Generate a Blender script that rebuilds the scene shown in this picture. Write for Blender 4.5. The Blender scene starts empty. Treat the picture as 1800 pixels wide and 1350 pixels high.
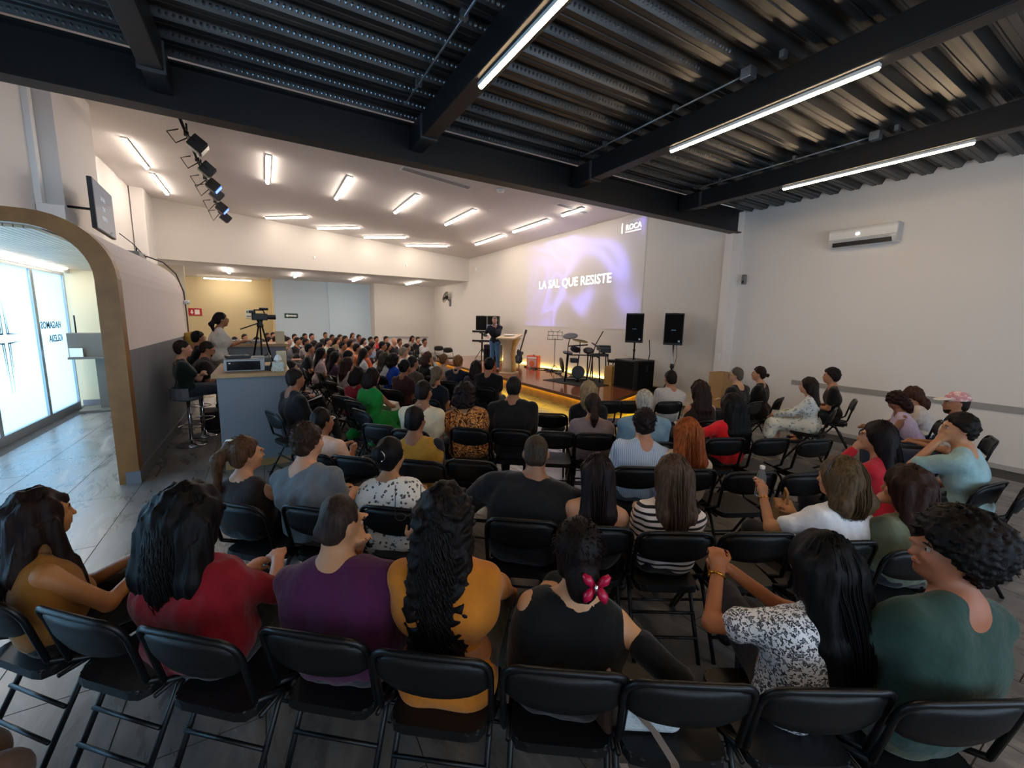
import bpy, bmesh, math, random
import numpy as np
from mathutils import Vector, Matrix, Euler
SC = bpy.context.scene
COL = SC.collection
random.seed(7); np.random.seed(7)
PI = math.pi

# ------------------------------------------------------------------ camera
F_PX = 731.0; CAM_H = 1.92
def _n(v): return v / np.linalg.norm(v)
_d1 = _n(np.array([463-900., -(555-675.), -F_PX]))
_d2 = np.array([2147-900., -(592-675.), -F_PX]); _d2 = _n(_d2 - _d1*(_d2@_d1))
CR = np.array([_d2, _d1, np.cross(_d2, _d1)])
cam = bpy.data.cameras.new('camera'); cam.sensor_width = 36; cam.lens = F_PX/1800*36
cam.clip_start = 0.05; cam.clip_end = 200
camo = bpy.data.objects.new('camera', cam); COL.objects.link(camo)
M = Matrix([list(r) for r in CR]).to_4x4(); M.translation = (0, 0, CAM_H); camo.matrix_world = M
SC.camera = camo
def ray(px, py): return CR @ np.array([px-900., -(py-675.), -F_PX])
def at_z(px, py, z):                                 # where the sight line through a pixel meets the height z
    r = ray(px, py); t = (z-CAM_H)/r[2]; return Vector((r[0]*t, r[1]*t, z))
def at_x(px, py, x):
    r = ray(px, py); t = x/r[0]; return Vector((x, r[1]*t, CAM_H+r[2]*t))

# ------------------------------------------------------------------ world, daylight, exposure
w = bpy.data.worlds.new('world'); SC.world = w; w.use_nodes = True
bg = w.node_tree.nodes['Background']; bg.inputs[0].default_value = (0.62, 0.80, 1.0, 1); bg.inputs[1].default_value = .6
SC.view_settings.view_transform = 'Standard'; SC.view_settings.look = 'None'
SC.view_settings.exposure = 1.75; SC.view_settings.gamma = 1; SC.view_settings.use_curve_mapping = False
SC.cycles.use_denoising = True
SC.cycles.max_bounces = 8; SC.cycles.diffuse_bounces = 6; SC.cycles.transparent_max_bounces = 8
def area(name, loc, rot, sx, sy, power, color):
    l = bpy.data.lights.new(name, 'AREA'); l.shape = 'RECTANGLE'; l.size = sx; l.size_y = sy; l.energy = power; l.color = color
    o = bpy.data.objects.new(name, l); COL.objects.link(o); o.location = loc; o.rotation_euler = rot; return o
# daylight outside the glazed shop front on the left
area('daylight', (-4.4, 5.0, 1.5), (0, -PI/2, 0), 2.8, 13.0, 105, (0.36, 0.64, 1.0))
# street front glazing behind the photographer
area('daylight_back', (2.5, -3.9, 1.9), (PI/2, 0, 0), 8.0, 2.6, 22, (0.55, 0.74, 1.0))
LAMP = 14.5                                          # strength of the LED tubes of the hall
LAMP_DECK = 21.0

# ------------------------------------------------------------------ materials
def lin(h):
    h = h.lstrip('#'); c = [int(h[i:i+2], 16)/255 for i in (0, 2, 4)]
    return tuple((x/12.92 if x <= .04045 else ((x+.055)/1.055)**2.4) for x in c) + (1,)
_mats = {}

def mat(name, col='#808080', rough=.6, metal=0, noise=0, nscale=8, bump=0, bscale=60, emit=None, es=0, spec=None, sheen=0):
    if name in _mats: return _mats[name]
    m = bpy.data.materials.new(name); m.use_nodes = True; nt = m.node_tree; N = nt.nodes; L = nt.links
    b = N['Principled BSDF']; c = lin(col) if isinstance(col, str) else col
    b.inputs['Base Color'].default_value = c; b.inputs['Roughness'].default_value = rough; b.inputs['Metallic'].default_value = metal
    if spec is not None: b.inputs['Specular IOR Level'].default_value = spec
    if sheen: b.inputs['Sheen Weight'].default_value = sheen
    tc = N.new('ShaderNodeTexCoord')
    if noise:
        n = N.new('ShaderNodeTexNoise'); n.inputs['Scale'].default_value = nscale; n.inputs['Detail'].default_value = 4
        L.new(tc.outputs['Object'], n.inputs['Vector'])
        r = N.new('ShaderNodeValToRGB'); e = r.color_ramp.elements
        e[0].position = .3; e[1].position = .7
        e[0].color = tuple(x*(1-noise) for x in c[:3]) + (1,); e[1].color = tuple(min(1, x*(1+noise)) for x in c[:3]) + (1,)
        L.new(n.outputs['Fac'], r.inputs['Fac']); L.new(r.outputs['Color'], b.inputs['Base Color'])
    if bump:
        n = N.new('ShaderNodeTexNoise'); n.inputs['Scale'].default_value = bscale; L.new(tc.outputs['Object'], n.inputs['Vector'])
        bp = N.new('ShaderNodeBump'); bp.inputs['Strength'].default_value = bump; bp.inputs['Distance'].default_value = .01
        L.new(n.outputs['Fac'], bp.inputs['Height']); L.new(bp.outputs['Normal'], b.inputs['Normal'])
    if emit:
        b.inputs['Emission Color'].default_value = lin(emit); b.inputs['Emission Strength'].default_value = es
    _mats[name] = m; return m

def nodes_of(m): return m.node_tree.nodes, m.node_tree.links, m.node_tree.nodes['Principled BSDF']
def ramp(N, stops, interp='LINEAR'):
    r = N.new('ShaderNodeValToRGB'); r.color_ramp.interpolation = interp; e = r.color_ramp.elements
    while len(e) > len(stops): e.remove(e[-1])
    while len(e) < len(stops): e.new(1)
    for k, (p, c) in enumerate(stops): e[k].position = p; e[k].color = lin(c) if isinstance(c, str) else c
    return r

# ------------------------------------------------------------------ mesh helpers
def link(name, me, m=None, parent=None, smooth=False, loc=None, rotz=None):
    o = bpy.data.objects.new(name, me); COL.objects.link(o)
    if m is not None:
        for mm in (m if isinstance(m, (list, tuple)) else [m]): me.materials.append(mm)
    if parent is not None: o.parent = parent
    if loc is not None: o.location = loc
    if rotz is not None: o.rotation_euler = (0, 0, rotz)
    if smooth:
        me.polygons.foreach_set('use_smooth', [True]*len(me.polygons))
    return o
def bm_obj(name, bm, m, parent=None, smooth=False, bevel=0, loc=None, rotz=None):
    me = bpy.data.meshes.new(name); bm.normal_update(); bm.to_mesh(me); bm.free()
    o = link(name, me, m, parent, smooth, loc, rotz)
    if bevel:
        md = o.modifiers.new('bevel', 'BEVEL'); md.width = bevel; md.segments = 2; md.limit_method = 'ANGLE'
    return o
def box(bm, x0, x1, y0, y1, z0, z1, M4=None):
    vs = [bm.verts.new((x, y, z)) for x in (x0, x1) for y in (y0, y1) for z in (z0, z1)]
    for f in ((0,1,3,2),(4,6,7,5),(0,4,5,1),(2,3,7,6),(0,2,6,4),(1,5,7,3)): bm.faces.new([vs[i] for i in f])
    if M4 is not None: bmesh.ops.transform(bm, matrix=M4, verts=vs)
    return vs
def prism(bm, pts, h0, h1, axis='z', M4=None):
    """closed 2-D outline extruded along an axis"""
    def P(a, b, h): return {'z': (a, b, h), 'x': (h, a, b), 'y': (a, h, b)}[axis]
    A = [bm.verts.new(P(a, b, h0)) for a, b in pts]; B = [bm.verts.new(P(a, b, h1)) for a, b in pts]
    n = len(pts); fs = [bm.faces.new(A), bm.faces.new(B[::-1])]
    for i in range(n): fs.append(bm.faces.new([A[i], B[i], B[(i+1) % n], A[(i+1) % n]]))
    bmesh.ops.recalc_face_normals(bm, faces=fs)
    if M4 is not None: bmesh.ops.transform(bm, matrix=M4, verts=A+B)
def tube(bm, pts, r, n=8, cap=True):
    pts = [Vector(p) for p in pts]; rings = []
    rr = r if isinstance(r, (list, tuple)) else [r]*len(pts)
    up = Vector((0, 0, 1)); prev = None
    for i, p in enumerate(pts):
        t = (pts[min(i+1, len(pts)-1)] - pts[max(i-1, 0)]).normalized()
        if prev is None: a = t.cross(up) if abs(t.dot(up)) < .95 else t.cross(Vector((1, 0, 0)))
        else: a = prev - t*prev.dot(t)
        a.normalize(); prev = a; b = t.cross(a)
        rings.append([bm.verts.new(p + (a*math.cos(2*PI*k/n) + b*math.sin(2*PI*k/n))*rr[i]) for k in range(n)])
    for i in range(len(rings)-1):
        for k in range(n): bm.faces.new([rings[i][k], rings[i][(k+1) % n], rings[i+1][(k+1) % n], rings[i+1][k]])
    if cap: bm.faces.new(rings[0][::-1]); bm.faces.new(rings[-1])
def lathe(bm, prof, c=(0, 0, 0), n=20, M4=None):
    rings = [[bm.verts.new((c[0]+r*math.cos(2*PI*k/n), c[1]+r*math.sin(2*PI*k/n), c[2]+z)) for k in range(n)] for r, z in prof]
    for i in range(len(rings)-1):
        for k in range(n): bm.faces.new([rings[i][k], rings[i][(k+1) % n], rings[i+1][(k+1) % n], rings[i+1][k]])
    bm.faces.new(rings[0][::-1]); bm.faces.new(rings[-1])
    if M4 is not None: bmesh.ops.transform(bm, matrix=M4, verts=[v for r in rings for v in r])
def arc(p0, pc, p1, n=5):                            # quadratic bend
    p0, pc, p1 = Vector(p0), Vector(pc), Vector(p1)
    return [p0*(1-t)**2 + pc*2*t*(1-t) + p1*t*t for t in [i/n for i in range(n+1)]]
def bx(name, x0, x1, y0, y1, z0, z1, m, parent=None, bevel=0, **k):
    bm = bmesh.new(); box(bm, min(x0,x1), max(x0,x1), min(y0,y1), max(y0,y1), min(z0,z1), max(z0,z1)); return bm_obj(name, bm, m, parent, bevel=bevel, **k)
def tb(name, pts, r, m, parent=None, n=8, **k):
    bm = bmesh.new(); tube(bm, pts, r, n); return bm_obj(name, bm, m, parent, smooth=True, **k)
def lt(name, prof, m, parent=None, n=20, c=(0, 0, 0), M4=None, **k):
    bm = bmesh.new(); lathe(bm, prof, c, n, M4); o = bm_obj(name, bm, m, parent, smooth=True, **k)
    return o
def thing(name, label, cat, loc=(0, 0, 0), rotz=0, group=None):
    o = bpy.data.objects.new(name, None); COL.objects.link(o); o.location = loc; o.rotation_euler = (0, 0, rotz)
    o['label'] = label; o['category'] = cat
    if group: o['group'] = group
    return o
def tag(o, label, cat, group=None):
    o['label'] = label; o['category'] = cat
    if group: o['group'] = group
    return o
def struct(o, label=None):
    o['kind'] = 'structure'
    if label: o['label'] = label
    return o
def copyobj(o, parent=None, **k):
    c = o.copy(); COL.objects.link(c)
    if parent is not None: c.parent = parent
    for a, v in k.items(): setattr(c, a, v)
    return c
def copy_tree(o, parent=None):
    c = o.copy(); COL.objects.link(c); c.parent = parent
    for ch in list(o.children): copy_tree(ch, c)
    return c
def text_mesh(name, body, size, m, parent=None, extrude=.0015, align='LEFT', bold=0.0):
    cu = bpy.data.curves.new(name, 'FONT'); cu.body = body; cu.size = size; cu.extrude = extrude; cu.offset = bold; cu.align_x = align; cu.resolution_u = 3
    o = bpy.data.objects.new(name, cu); COL.objects.link(o)
    dg = bpy.context.evaluated_depsgraph_get(); me = bpy.data.meshes.new_from_object(o.evaluated_get(dg))
    bpy.data.objects.remove(o); me.materials.clear()
    return link(name, me, m, parent)

# ------------------------------------------------------------------ room materials
M_WALL = mat('white_paint', '#e4dfda', .75, bump=.04, bscale=180)
M_WALL2 = mat('warm_white_paint', '#d2cbc2', .75, bump=.04, bscale=180)
M_CEIL = mat('ceiling_paint', '#e0dad7', .85)
M_CREAM = mat('cream_paint', '#d8c69a', .8)
M_BEIGE = mat('beige_paint', '#cfae88', .8)
M_PALEBLUE = mat('pale_blue_paint', '#c3d3de', .8)
M_GREYP = mat('grey_paint', '#6f7074', .6)
M_GREYB = mat('counter_grey_laminate', '#73777c', .5)
M_STEEL = mat('black_painted_steel', '#121316', .45, noise=.15, nscale=3)
M_DECKRIB = None
M_LED = mat('led_tube_warm', '#ffffff', .5, emit='#fff1e2', es=LAMP)
M_LED2 = mat('led_tube_deck', '#ffffff', .5, emit='#ffddb0', es=LAMP_DECK)
M_ALU = mat('brushed_aluminium', '#a8abae', .35, .9)
M_GALV = mat('galvanised_steel', '#8d9195', .38, .85, noise=.35, nscale=5)
M_BLACK = mat('black_plastic', '#0d0d0f', .45)
M_BLACKM = mat('black_satin_metal', '#101115', .35, .4)
M_WHITEP = mat('white_plastic', '#e6e6e4', .4)
mat('speaker_grille', '#0b0b0c', .8, bump=.3, bscale=220, spec=.15)
M_CHROME = mat('chrome', '#d5d5d8', .12, 1)
M_GOLD = mat('golden_oak_trim', '#8c5d2c', .42, noise=.18, nscale=6)

def tile_mat():
    m = mat('grey_marbled_tile', '#6a6663', .30)
    N, L, b = nodes_of(m); tc = N.new('ShaderNodeTexCoord'); oi = N.new('ShaderNodeObjectInfo')
    ad = N.new('ShaderNodeVectorMath'); ad.operation = 'ADD'; sc = N.new('ShaderNodeVectorMath'); sc.operation = 'SCALE'; sc.inputs['Scale'].default_value = 1
    L.new(oi.outputs['Location'], sc.inputs[0]); L.new(tc.outputs['Object'], ad.inputs[0]); L.new(sc.outputs[0], ad.inputs[1])
    mp = N.new('ShaderNodeMapping'); mp.inputs['Rotation'].default_value = (0, 0, .6); mp.inputs['Scale'].default_value = (2.6, .8, 1)
    L.new(ad.outputs[0], mp.inputs[0])
    n1 = N.new('ShaderNodeTexNoise'); n1.inputs['Scale'].default_value = 1.3; n1.inputs['Detail'].default_value = 9; n1.inputs['Roughness'].default_value = .62; n1.inputs['Distortion'].default_value = 1.4
    L.new(mp.outputs[0], n1.inputs['Vector'])
    r = ramp(N, [(.30, '#4c4a49'), (.50, '#66625f'), (.60, '#77726e'), (.66, '#8d8883'), (.72, '#706b68')])
    L.new(n1.outputs['Fac'], r.inputs[0]); L.new(r.outputs[0], b.inputs['Base Color'])
    r2 = ramp(N, [(.3, (.22,)*3+(1,)), (.8, (.42,)*3+(1,))]); L.new(n1.outputs['Fac'], r2.inputs[0]); L.new(r2.outputs[0], b.inputs['Roughness'])
    return m
M_TILE = tile_mat()
M_GROUT = mat('dark_grout', '#3b3938', .8)

# ------------------------------------------------------------------ floor: one tile one object
XW, XWS, YB = 8.85, 8.60, 5.50
floor = struct(bx('floor', -3.35, XW+.1, -4.2, 26.3, -.08, -.004, M_TILE))
tb_m = bpy.data.meshes.new('tile'); bm = bmesh.new()
vs = box(bm, -.297, .297, -.597, .597, -.012, 0)
bmesh.ops.bevel(bm, geom=[e for e in bm.edges if all(v.co.z > -.001 for v in e.verts)], offset=.002, segments=1)
bm.to_mesh(tb_m); bm.free(); tb_m.materials.append(M_TILE)
grout = struct(bx('floor_grout', -3.3, XW, -4.1, 13.2, -.0075, -.0035, M_GROUT))
nt_ = 0
for i in range(-4, 18):
    for j in range(0, 12):
        if nt_ >= 298: break
        x = -1.0 + .6*i; y = -.3 + 1.2*j + (.6 if i % 2 else 0)
        if x < -3.05 or x > XW-.3 or y > 12.4: continue
        o = bpy.data.objects.new('tile', tb_m); COL.objects.link(o); o.parent = floor; o.location = (x, y, 0); nt_ += 1
# ------------------------------------------------------------------ walls of the tall hall
def ceil_z(x): return 4.8 + .081*(XWS - x)
def wallx(name, x, y0, y1, z0, z1, m, t=.12): return struct(bx(name, x, x+t, y0, y1, z0, z1, m))
def wally(name, y, x0, x1, z0, z1, m, t=.12): return struct(bx(name, x0, x1, y, y+t, z0, z1, m))
wallx('wall_stage', XWS, 5.62, 24.4, 0, 5.0, M_WALL2, .25)
wallx('wall_right', XW, -4.2, 5.62, 0, 4.6, M_WALL, .2)
struct(bx('trim_1', 8.52, XW, 5.44, 5.62, 0, 4.6, M_WALL))                       # pilaster where the beam lands
wally('wall_back', -4.3, -3.4, XW, 3.3, 4.6, M_WALL)
wally('wall_back_low', -4.3, -3.4, XW, 0, .6, M_WALL)
for k in range(6): struct(bx('window_%d' % (k+20), -3.3+k*2.05, -3.25+k*2.05, -4.28, -4.2, .6, 3.3, M_ALU))
bm = bmesh.new(); prism(bm, [(-3.5, ceil_z(-3.5)), (XWS+.2, ceil_z(XWS+.2)), (XWS+.2, ceil_z(XWS+.2)+.1), (-3.5, ceil_z(-3.5)+.1)], 5.4, 18.9, 'y'); struct(bm_obj('ceiling', bm, M_CEIL))
bm = bmesh.new(); prism(bm, [(-3.3, 3.76), (XWS, 3.76), (XWS, ceil_z(XWS)), (-3.3, ceil_z(-3.3))], 18.75, 18.95, 'y'); struct(bm_obj('wall_upper_far', bm, M_WALL2))
struct(bx('ceiling_low', -3.3, XWS, 18.9, 26.3, 3.76, 3.86, M_CEIL))
wally('wall_far_middle', 24.6, .5, 5.3, 0, 3.8, M_PALEBLUE, .2)
struct(bx('wall_far_panel', 3.05, 5.25, 24.5, 24.6, 0, 3.8, mat('pale_sky_paint', '#c9dce8', .8)))
wally('wall_far_right', 23.5, 5.3, XWS, 0, 3.8, M_WALL2)
struct(bx('trim_2', 5.2, 5.3, 23.48, 24.5, 0, 3.8, M_WALL2))
wally('wall_far_left', 26.1, -3.3, .6, 0, 3.8, M_CREAM)
struct(bx('trim_3', .42, .499, 24.55, 26.1, 0, 3.8, M_CREAM))
wallx('wall_left', -3.35, 11.75, 26.2, 0, 6.0, M_WALL, -.15)
wallx('wall_left_high', -3.35, 5.5, 11.75, 2.95, 6.0, M_WALL, -.15)
wallx('wall_left_front', -3.35, -4.2, 5.6, 2.85, 4.7, M_WALL, -.15)
struct(bx('wall_pink', -3.3, -2.75, 5.9, 9.4, 2.95, 5.9, M_WALL))
struct(bx('trim_4', -3.3, -2.55, 9.4, 11.2, 2.96, 5.9, M_WALL))                     # deep pilaster
struct(bx('trim_5', -2.78, -2.68, 9.0, 9.12, 2.95, 5.9, M_WHITEP))               # vertical duct
struct(bx('trim_6', -3.32, -3.0, 17.6, 18.76, 0, 5.8, M_WALL))
wally('wall_entrance', 11.75, -3.35, -2.35, 0, 3.0, mat('entrance_cream', '#cfc3a0', .8), .1)
wally('wall_entrance_beige', 12.2, -2.45, -1.5, 0, 3.0, M_BEIGE, .1)
struct(bx('baseboard_entrance', -3.3, -2.36, 11.72, 11.75, 0, .12, M_GREYP))
struct(bx('baseboard_right', XW-.015, XW, -4.2, 5.44, 0, .07, mat('baseboard_grey', '#b5b1ac', .4)))
struct(bx('baseboard_stage', XWS-.012, XWS, 5.62, 6.9, 0, .10, M_WALL))
tag(bx('chair_rail', XW-.02, XW, -4.0, 4.15, .815, .905, mat('grey_rail_paint', '#9b9995', .5)), 'long grey chair rail board along the right wall below the air conditioner', 'rail')
tag(bx('chair_rail', 5.6, 8.2, 23.46, 23.5, .84, .93, mat('grey_rail_paint')), 'grey chair rail board on the far wall behind the last rows', 'rail')

# ------------------------------------------------------------------ steel beams and corrugated deck
DZ = 4.27
def ibeam_x(name, y, z0, z1, x0, x1, w, parent=None):
    bm = bmesh.new(); t = .02
    box(bm, x0, x1, y-w/2, y+w/2, z0, z0+t); box(bm, x0, x1, y-w/2, y+w/2, z1-t, z1); box(bm, x0, x1, y-.012, y+.012, z0+t, z1-t)
    return bm_obj(name, bm, M_STEEL, parent)
def ibeam_y(name, x, z0, z1, y0, y1, w, parent=None):
    bm = bmesh.new(); box(bm, x-w/2, x+w/2, y0, y1, z0, z1)
    return bm_obj(name, bm, M_STEEL, parent, bevel=.008)
o = struct(ibeam_x('main_beam', 5.44, 3.83, DZ, -3.4, 8.62, .2), 'deep black steel beam dividing low deck from tall hall')
for k, x in enumerate((-3.2, -.70, 1.76, 4.27, 6.77)):
    b = struct(ibeam_y('roof_beam', x, 3.98, DZ-.03, -4.2, 5.40, .17))
    c = bx('beam_clip', x-.10, x+.10, 4.93, 4.97, 3.965, DZ-.05, mat('clip_grey', '#3c3e42', .5), b)
def deck_mat():
    m = mat('galvanised_deck', '#5f6163', .36, .75)
    N, L, b = nodes_of(m); tc = N.new('ShaderNodeTexCoord')
    n = N.new('ShaderNodeTexNoise'); n.inputs['Scale'].default_value = 1.2; n.inputs['Detail'].default_value = 6
    mp = N.new('ShaderNodeMapping'); mp.inputs['Scale'].default_value = (.5, 6, 6); L.new(tc.outputs['Object'], mp.inputs[0]); L.new(mp.outputs[0], n.inputs['Vector'])
    r = ramp(N, [(.3, '#2c2d2f'), (.5, '#434343'), (.7, '#5d5c5a')]); L.new(n.outputs['Fac'], r.inputs[0]); L.new(r.outputs[0], b.inputs['Base Color'])
    return m
M_DECK = deck_mat()
M_EMB = mat('embossed_galvanised_web', '#8a949c', .32, .9, noise=.3, nscale=30)
P = .305
deckroot = struct(bx('ceiling_deck', -3.4, XW+.1, -4.2, 5.45, DZ+.10, DZ+.14, mat('deck_top', '#1c1d1f', .8)))
def deck_strip(y0, x0, x1):
    """one corrugation of the deck: wide low flute, sloping webs, narrow high flute with a stiffening groove"""
    prof = [(0, 0), (.05, 0), (.056, .008), (.070, .008), (.076, 0), (.125, 0), (.165, .075), (.215, .075), (.222, .068), (.236, .068), (.243, .075), (.265, .075), (P, 0)]
    bm = bmesh.new(); A = []; B = []
    for a, z in prof:
        A.append(bm.verts.new((x0, y0+a, DZ+z))); B.append(bm.verts.new((x1, y0+a, DZ+z)))
    for i in range(len(prof)-1): bm.faces.new([A[i], A[i+1], B[i+1], B[i]])
    return bm
edges = [-3.4, -.70, 1.76, 4.27, 6.77, XW]
for j in range(32):
    y0 = 5.30 - P*(j+1)
    for a, b_ in ((-3.4, 1.76), (1.76, XW)):
        bm = deck_strip(y0, a, b_); o = bm_obj('deck_panel', bm, M_DECK, deckroot)
        s = o.modifiers.new('sol', 'SOLIDIFY'); s.thickness = .0015; s.offset = 1
    if 2.0 < y0:                                     # row of pressed dimples on the near web, real little domes
        bm = bmesh.new()
        n = int((XW+2.6)/.045) if y0 > 3.2 else 140
        for q in range(n):
            x = -2.6 + q*.045
            if abs(((x+3.2) % 2.49) - 0) < .1: continue
            cx, cy, cz = x, y0+P-.0195, DZ+.036
            base = []
            for k in range(6):
                a = 2*PI*k/6; base.append(bm.verts.new((cx+.015*math.cos(a), cy-.008*math.sin(a)*1 - .001, cz+.016*math.sin(a))))
            top = bm.verts.new((cx, cy-.010, cz-.005))
            for k in range(6): bm.faces.new([base[k], base[(k+1) % 6], top])
        o = bm_obj('pressed_dimples', bm, M_EMB, deckroot); o['kind'] = 'stuff'
# conduits clipped beside the roof beams
for k, (x, ya, yb) in enumerate(((1.46, 4.9, 1.0), (3.98, 4.95, 2.6), (6.48, 4.95, 2.5))):
    lab = ['thin steel conduit beside the roof beam with the steepest light tube', 'thin steel conduit beside the middle roof beam', 'thin steel conduit beside the roof beam nearest the right wall'][k]
    t = thing('conduit', lab, 'pipe', (x, (ya+yb)/2, DZ-.045), group='conduits under the deck'); h = (ya-yb)/2
    tb('pipe', [(0, h, .03), (0, h-.05, 0), (0, -h, 0)], .011, M_GALV, t)
    for q in range(3): bx('pipe_clip', -.03, .03, h-.5-q*1.1-.02, h-.5-q*1.1+.02, -.016, .045, M_GALV, t)
    bx('junction_box', -.05, .05, -h-.10, -h, -.05, .045, M_GALV, t, bevel=.005)

# ------------------------------------------------------------------ LED tubes
def led(label, a, b, r=.022, m=None, z_up=None, group='linear LED lamps of the hall ceiling'):
    a, b = Vector(a), Vector(b); mid = (a+b)/2; d = b-a; L_ = d.length; ang = math.atan2(d.y, d.x)
    t = thing('linear_lamp', label, 'lamp', mid, ang, group); t.rotation_euler = Euler((0, -math.asin(d.z/L_), ang), 'XYZ')
    bx('lamp_housing', -L_/2, L_/2, -r*1.15, r*1.15, -.004, .035, M_WHITEP, t)
    bm = bmesh.new(); n = 8; pr = [(r*math.cos(PI+PI*k/n), r*.9*math.sin(PI+PI*k/n)-.004) for k in range(n+1)]
    prism(bm, pr, -L_/2+.01, L_/2-.01, 'x'); bm_obj('diffuser', bm, m or M_LED, t)
    return t
def oc(x, y): return (x, y, ceil_z(x)-.035)
led('long ceiling light over the left wall, nearer of the two in line', oc(-2.39, 12.68), oc(-2.39, 14.8), .045)
led('long ceiling light over the left wall, farther of the two in line', oc(-2.39, 15.35), oc(-2.39, 17.5), .045)
for k, x in enumerate((.3, 2.0, 3.69, 5.35)):
    q = ['nearly upright ceiling light just right of the spotlight bar', 'slanting ceiling light second from the spotlight bar', 'slanting ceiling light third from the spotlight bar', 'slanting ceiling light fourth from the spotlight bar'][k]
    led(q, oc(x, 11.3), oc(x, 13.5), .045)
for k, (y0, y1) in enumerate(((8.9, 9.78), (10.45, 12.44), (13.14, 15.32))):
    led(['short ceiling light beside the black beam over the projection', 'slanting ceiling light along the stage wall, middle of its row', 'slanting ceiling light along the stage wall, farthest of its row'][k], oc(7.33, y0), oc(7.33, y1), .045)
for k, x in enumerate((.3, 2.0, 3.71, 5.43)):
    led(['leftmost', 'second from left', 'third from left', 'rightmost'][k] + ' of the four level ceiling lights near the far wall', oc(x, 18.2), oc(x+1.22, 16.63), .045)
for k, x in enumerate((-1.18, 1.36, 3.94, 6.63)):
    led(['leftmost', 'second from left', 'third from left', 'rightmost'][k] + ' of the short lights under the low far ceiling', (x, 20.05, 3.74), (x, 22.3, 3.74), .05)
led('long level light before the cream far wall', (-2.37, 25.2, 3.66), (-.43, 25.2, 3.66), .04)
for k, x in enumerate((1.76, 4.27, 6.77)):
    led(['light tube under the roof beam nearest overhead', 'long light tube under the middle roof beam', 'light tube under the roof beam nearest the right wall'][k], (x, 3.62, 3.955), (x, 1.65, 3.955), .021, M_LED2, group='light tubes under the roof beams')
# repeats of the same tubes farther back, over the photographer
for x, q in ((-.70, 'leftmost'), (1.76, 'middle'), (4.27, 'rightmost')):
    led(q+' light tube under a roof beam behind the photographer', (x, -1.0, 3.955), (x, -3.0, 3.955), .022, M_LED2, group='light tubes behind the photographer')

# ------------------------------------------------------------------ glazed shop front on the left
def frosted():
    m = bpy.data.materials.new('frosted_glass_film'); m.use_nodes = True; N = m.node_tree.nodes; L = m.node_tree.links
    N.remove(N['Principled BSDF']); out = N['Material Output']
    t = N.new('ShaderNodeBsdfTranslucent'); t.inputs[0].default_value = (.72, .86, .90, 1)
    tr = N.new('ShaderNodeBsdfTransparent'); tr.inputs[0].default_value = (.85, .95, 1, 1)
    g = N.new('ShaderNodeBsdfGlossy'); g.inputs['Roughness'].default_value = .15
    mx = N.new('ShaderNodeMixShader'); mx.inputs[0].default_value = .18; L.new(t.outputs[0], mx.inputs[1]); L.new(tr.outputs[0], mx.inputs[2])
    m2 = N.new('ShaderNodeMixShader'); m2.inputs[0].default_value = .05; L.new(mx.outputs[0], m2.inputs[1]); L.new(g.outputs[0], m2.inputs[2])
    L.new(m2.outputs[0], out.inputs[0]); return m
M_FROST = frosted()
M_INK = mat('dark_vinyl', '#3f5560', .6)
GX = -3.3
ys = [1.6, 3.0, 4.4, 5.8, 7.2, 8.55, 10.15, 11.5]
for k in range(7):
    y0, y1 = ys[k], ys[k+1]
    g = bx('window_%d' % (k+1) if k != 4 else 'door_1', GX-.01, GX, y0+.05, y1-.05, .14, 2.62, M_FROST); struct(g)
    for nm, a in (('window_frame', (GX-.03, GX+.03, y0, y0+.05, 0, 2.66)), ('window_frame', (GX-.03, GX+.03, y1-.05, y1, 0, 2.66)),
                  ('window_frame', (GX-.03, GX+.03, y0+.05, y1-.05, 0, .14)), ('window_frame', (GX-.03, GX+.03, y0+.05, y1-.05, 2.60, 2.66))):
        bx(nm, *a, M_ALU, g)
    if k == 4:
        tb('door_handle', [(GX+.09, y1-.18, .55), (GX+.09, y1-.18, 1.75)], .016, M_CHROME, g)
        for z in (.75, 1.55): tb('handle_mount', [(GX, y1-.18, z), (GX+.09, y1-.18, z)], .010, M_CHROME, g)
struct(bx('trim_7', -3.36, -3.26, 1.5, 11.75, 2.66, 2.95, M_WHITEP))
struct(bx('wall_left_near', -3.5, -3.3, -4.2, 1.6, 0, 2.95, M_WALL))
led('light strip along the top of the glass entrance', (GX+.10, 5.9, 2.74), (GX+.10, 11.4, 2.74), .03, group='entrance light strips')
# cross emblem of thin strokes and reversed lettering on the panes, seen from inside
t = thing('cross_decal', 'tall cross outline of tapering dark strokes on the glass', 'decal', (GX+.006, 9.1, 1.5))
for sy in (-1, 1):
    for sz, ln in ((1, .48), (-1, .75)):
        for q, (off, l2) in enumerate(((.05, ln), (.10, ln*.62))):
            bm = bmesh.new(); prism(bm, [(sy*off, sz*.06), (sy*(off+.022), sz*.06), (sy*(off-.01), sz*(l2+.06))], 0, .003, 'x'); bm_obj('stroke', bm, M_INK, t)
        bm = bmesh.new(); prism(bm, [(sy*.05, sz*.06), (sy*.05, sz*.085), (sy*.42, sz*.055)], 0, .003, 'x'); bm_obj('stroke', bm, M_INK, t)
t = thing('glass_lettering', 'reversed dark lettering on the frosted glass pane', 'lettering', (GX+.036, 10.75, 1.62))
for k, s in enumerate(('HAGAMOS', 'IGLESIA')):
    o = text_mesh('letters', s, .17, M_INK, t, bold=.003); o.matrix_local = Matrix(((0, 0, 1, 0), (-1, 0, 0, .28), (0, 1, 0, -.24*k), (0, 0, 0, 1)))

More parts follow.
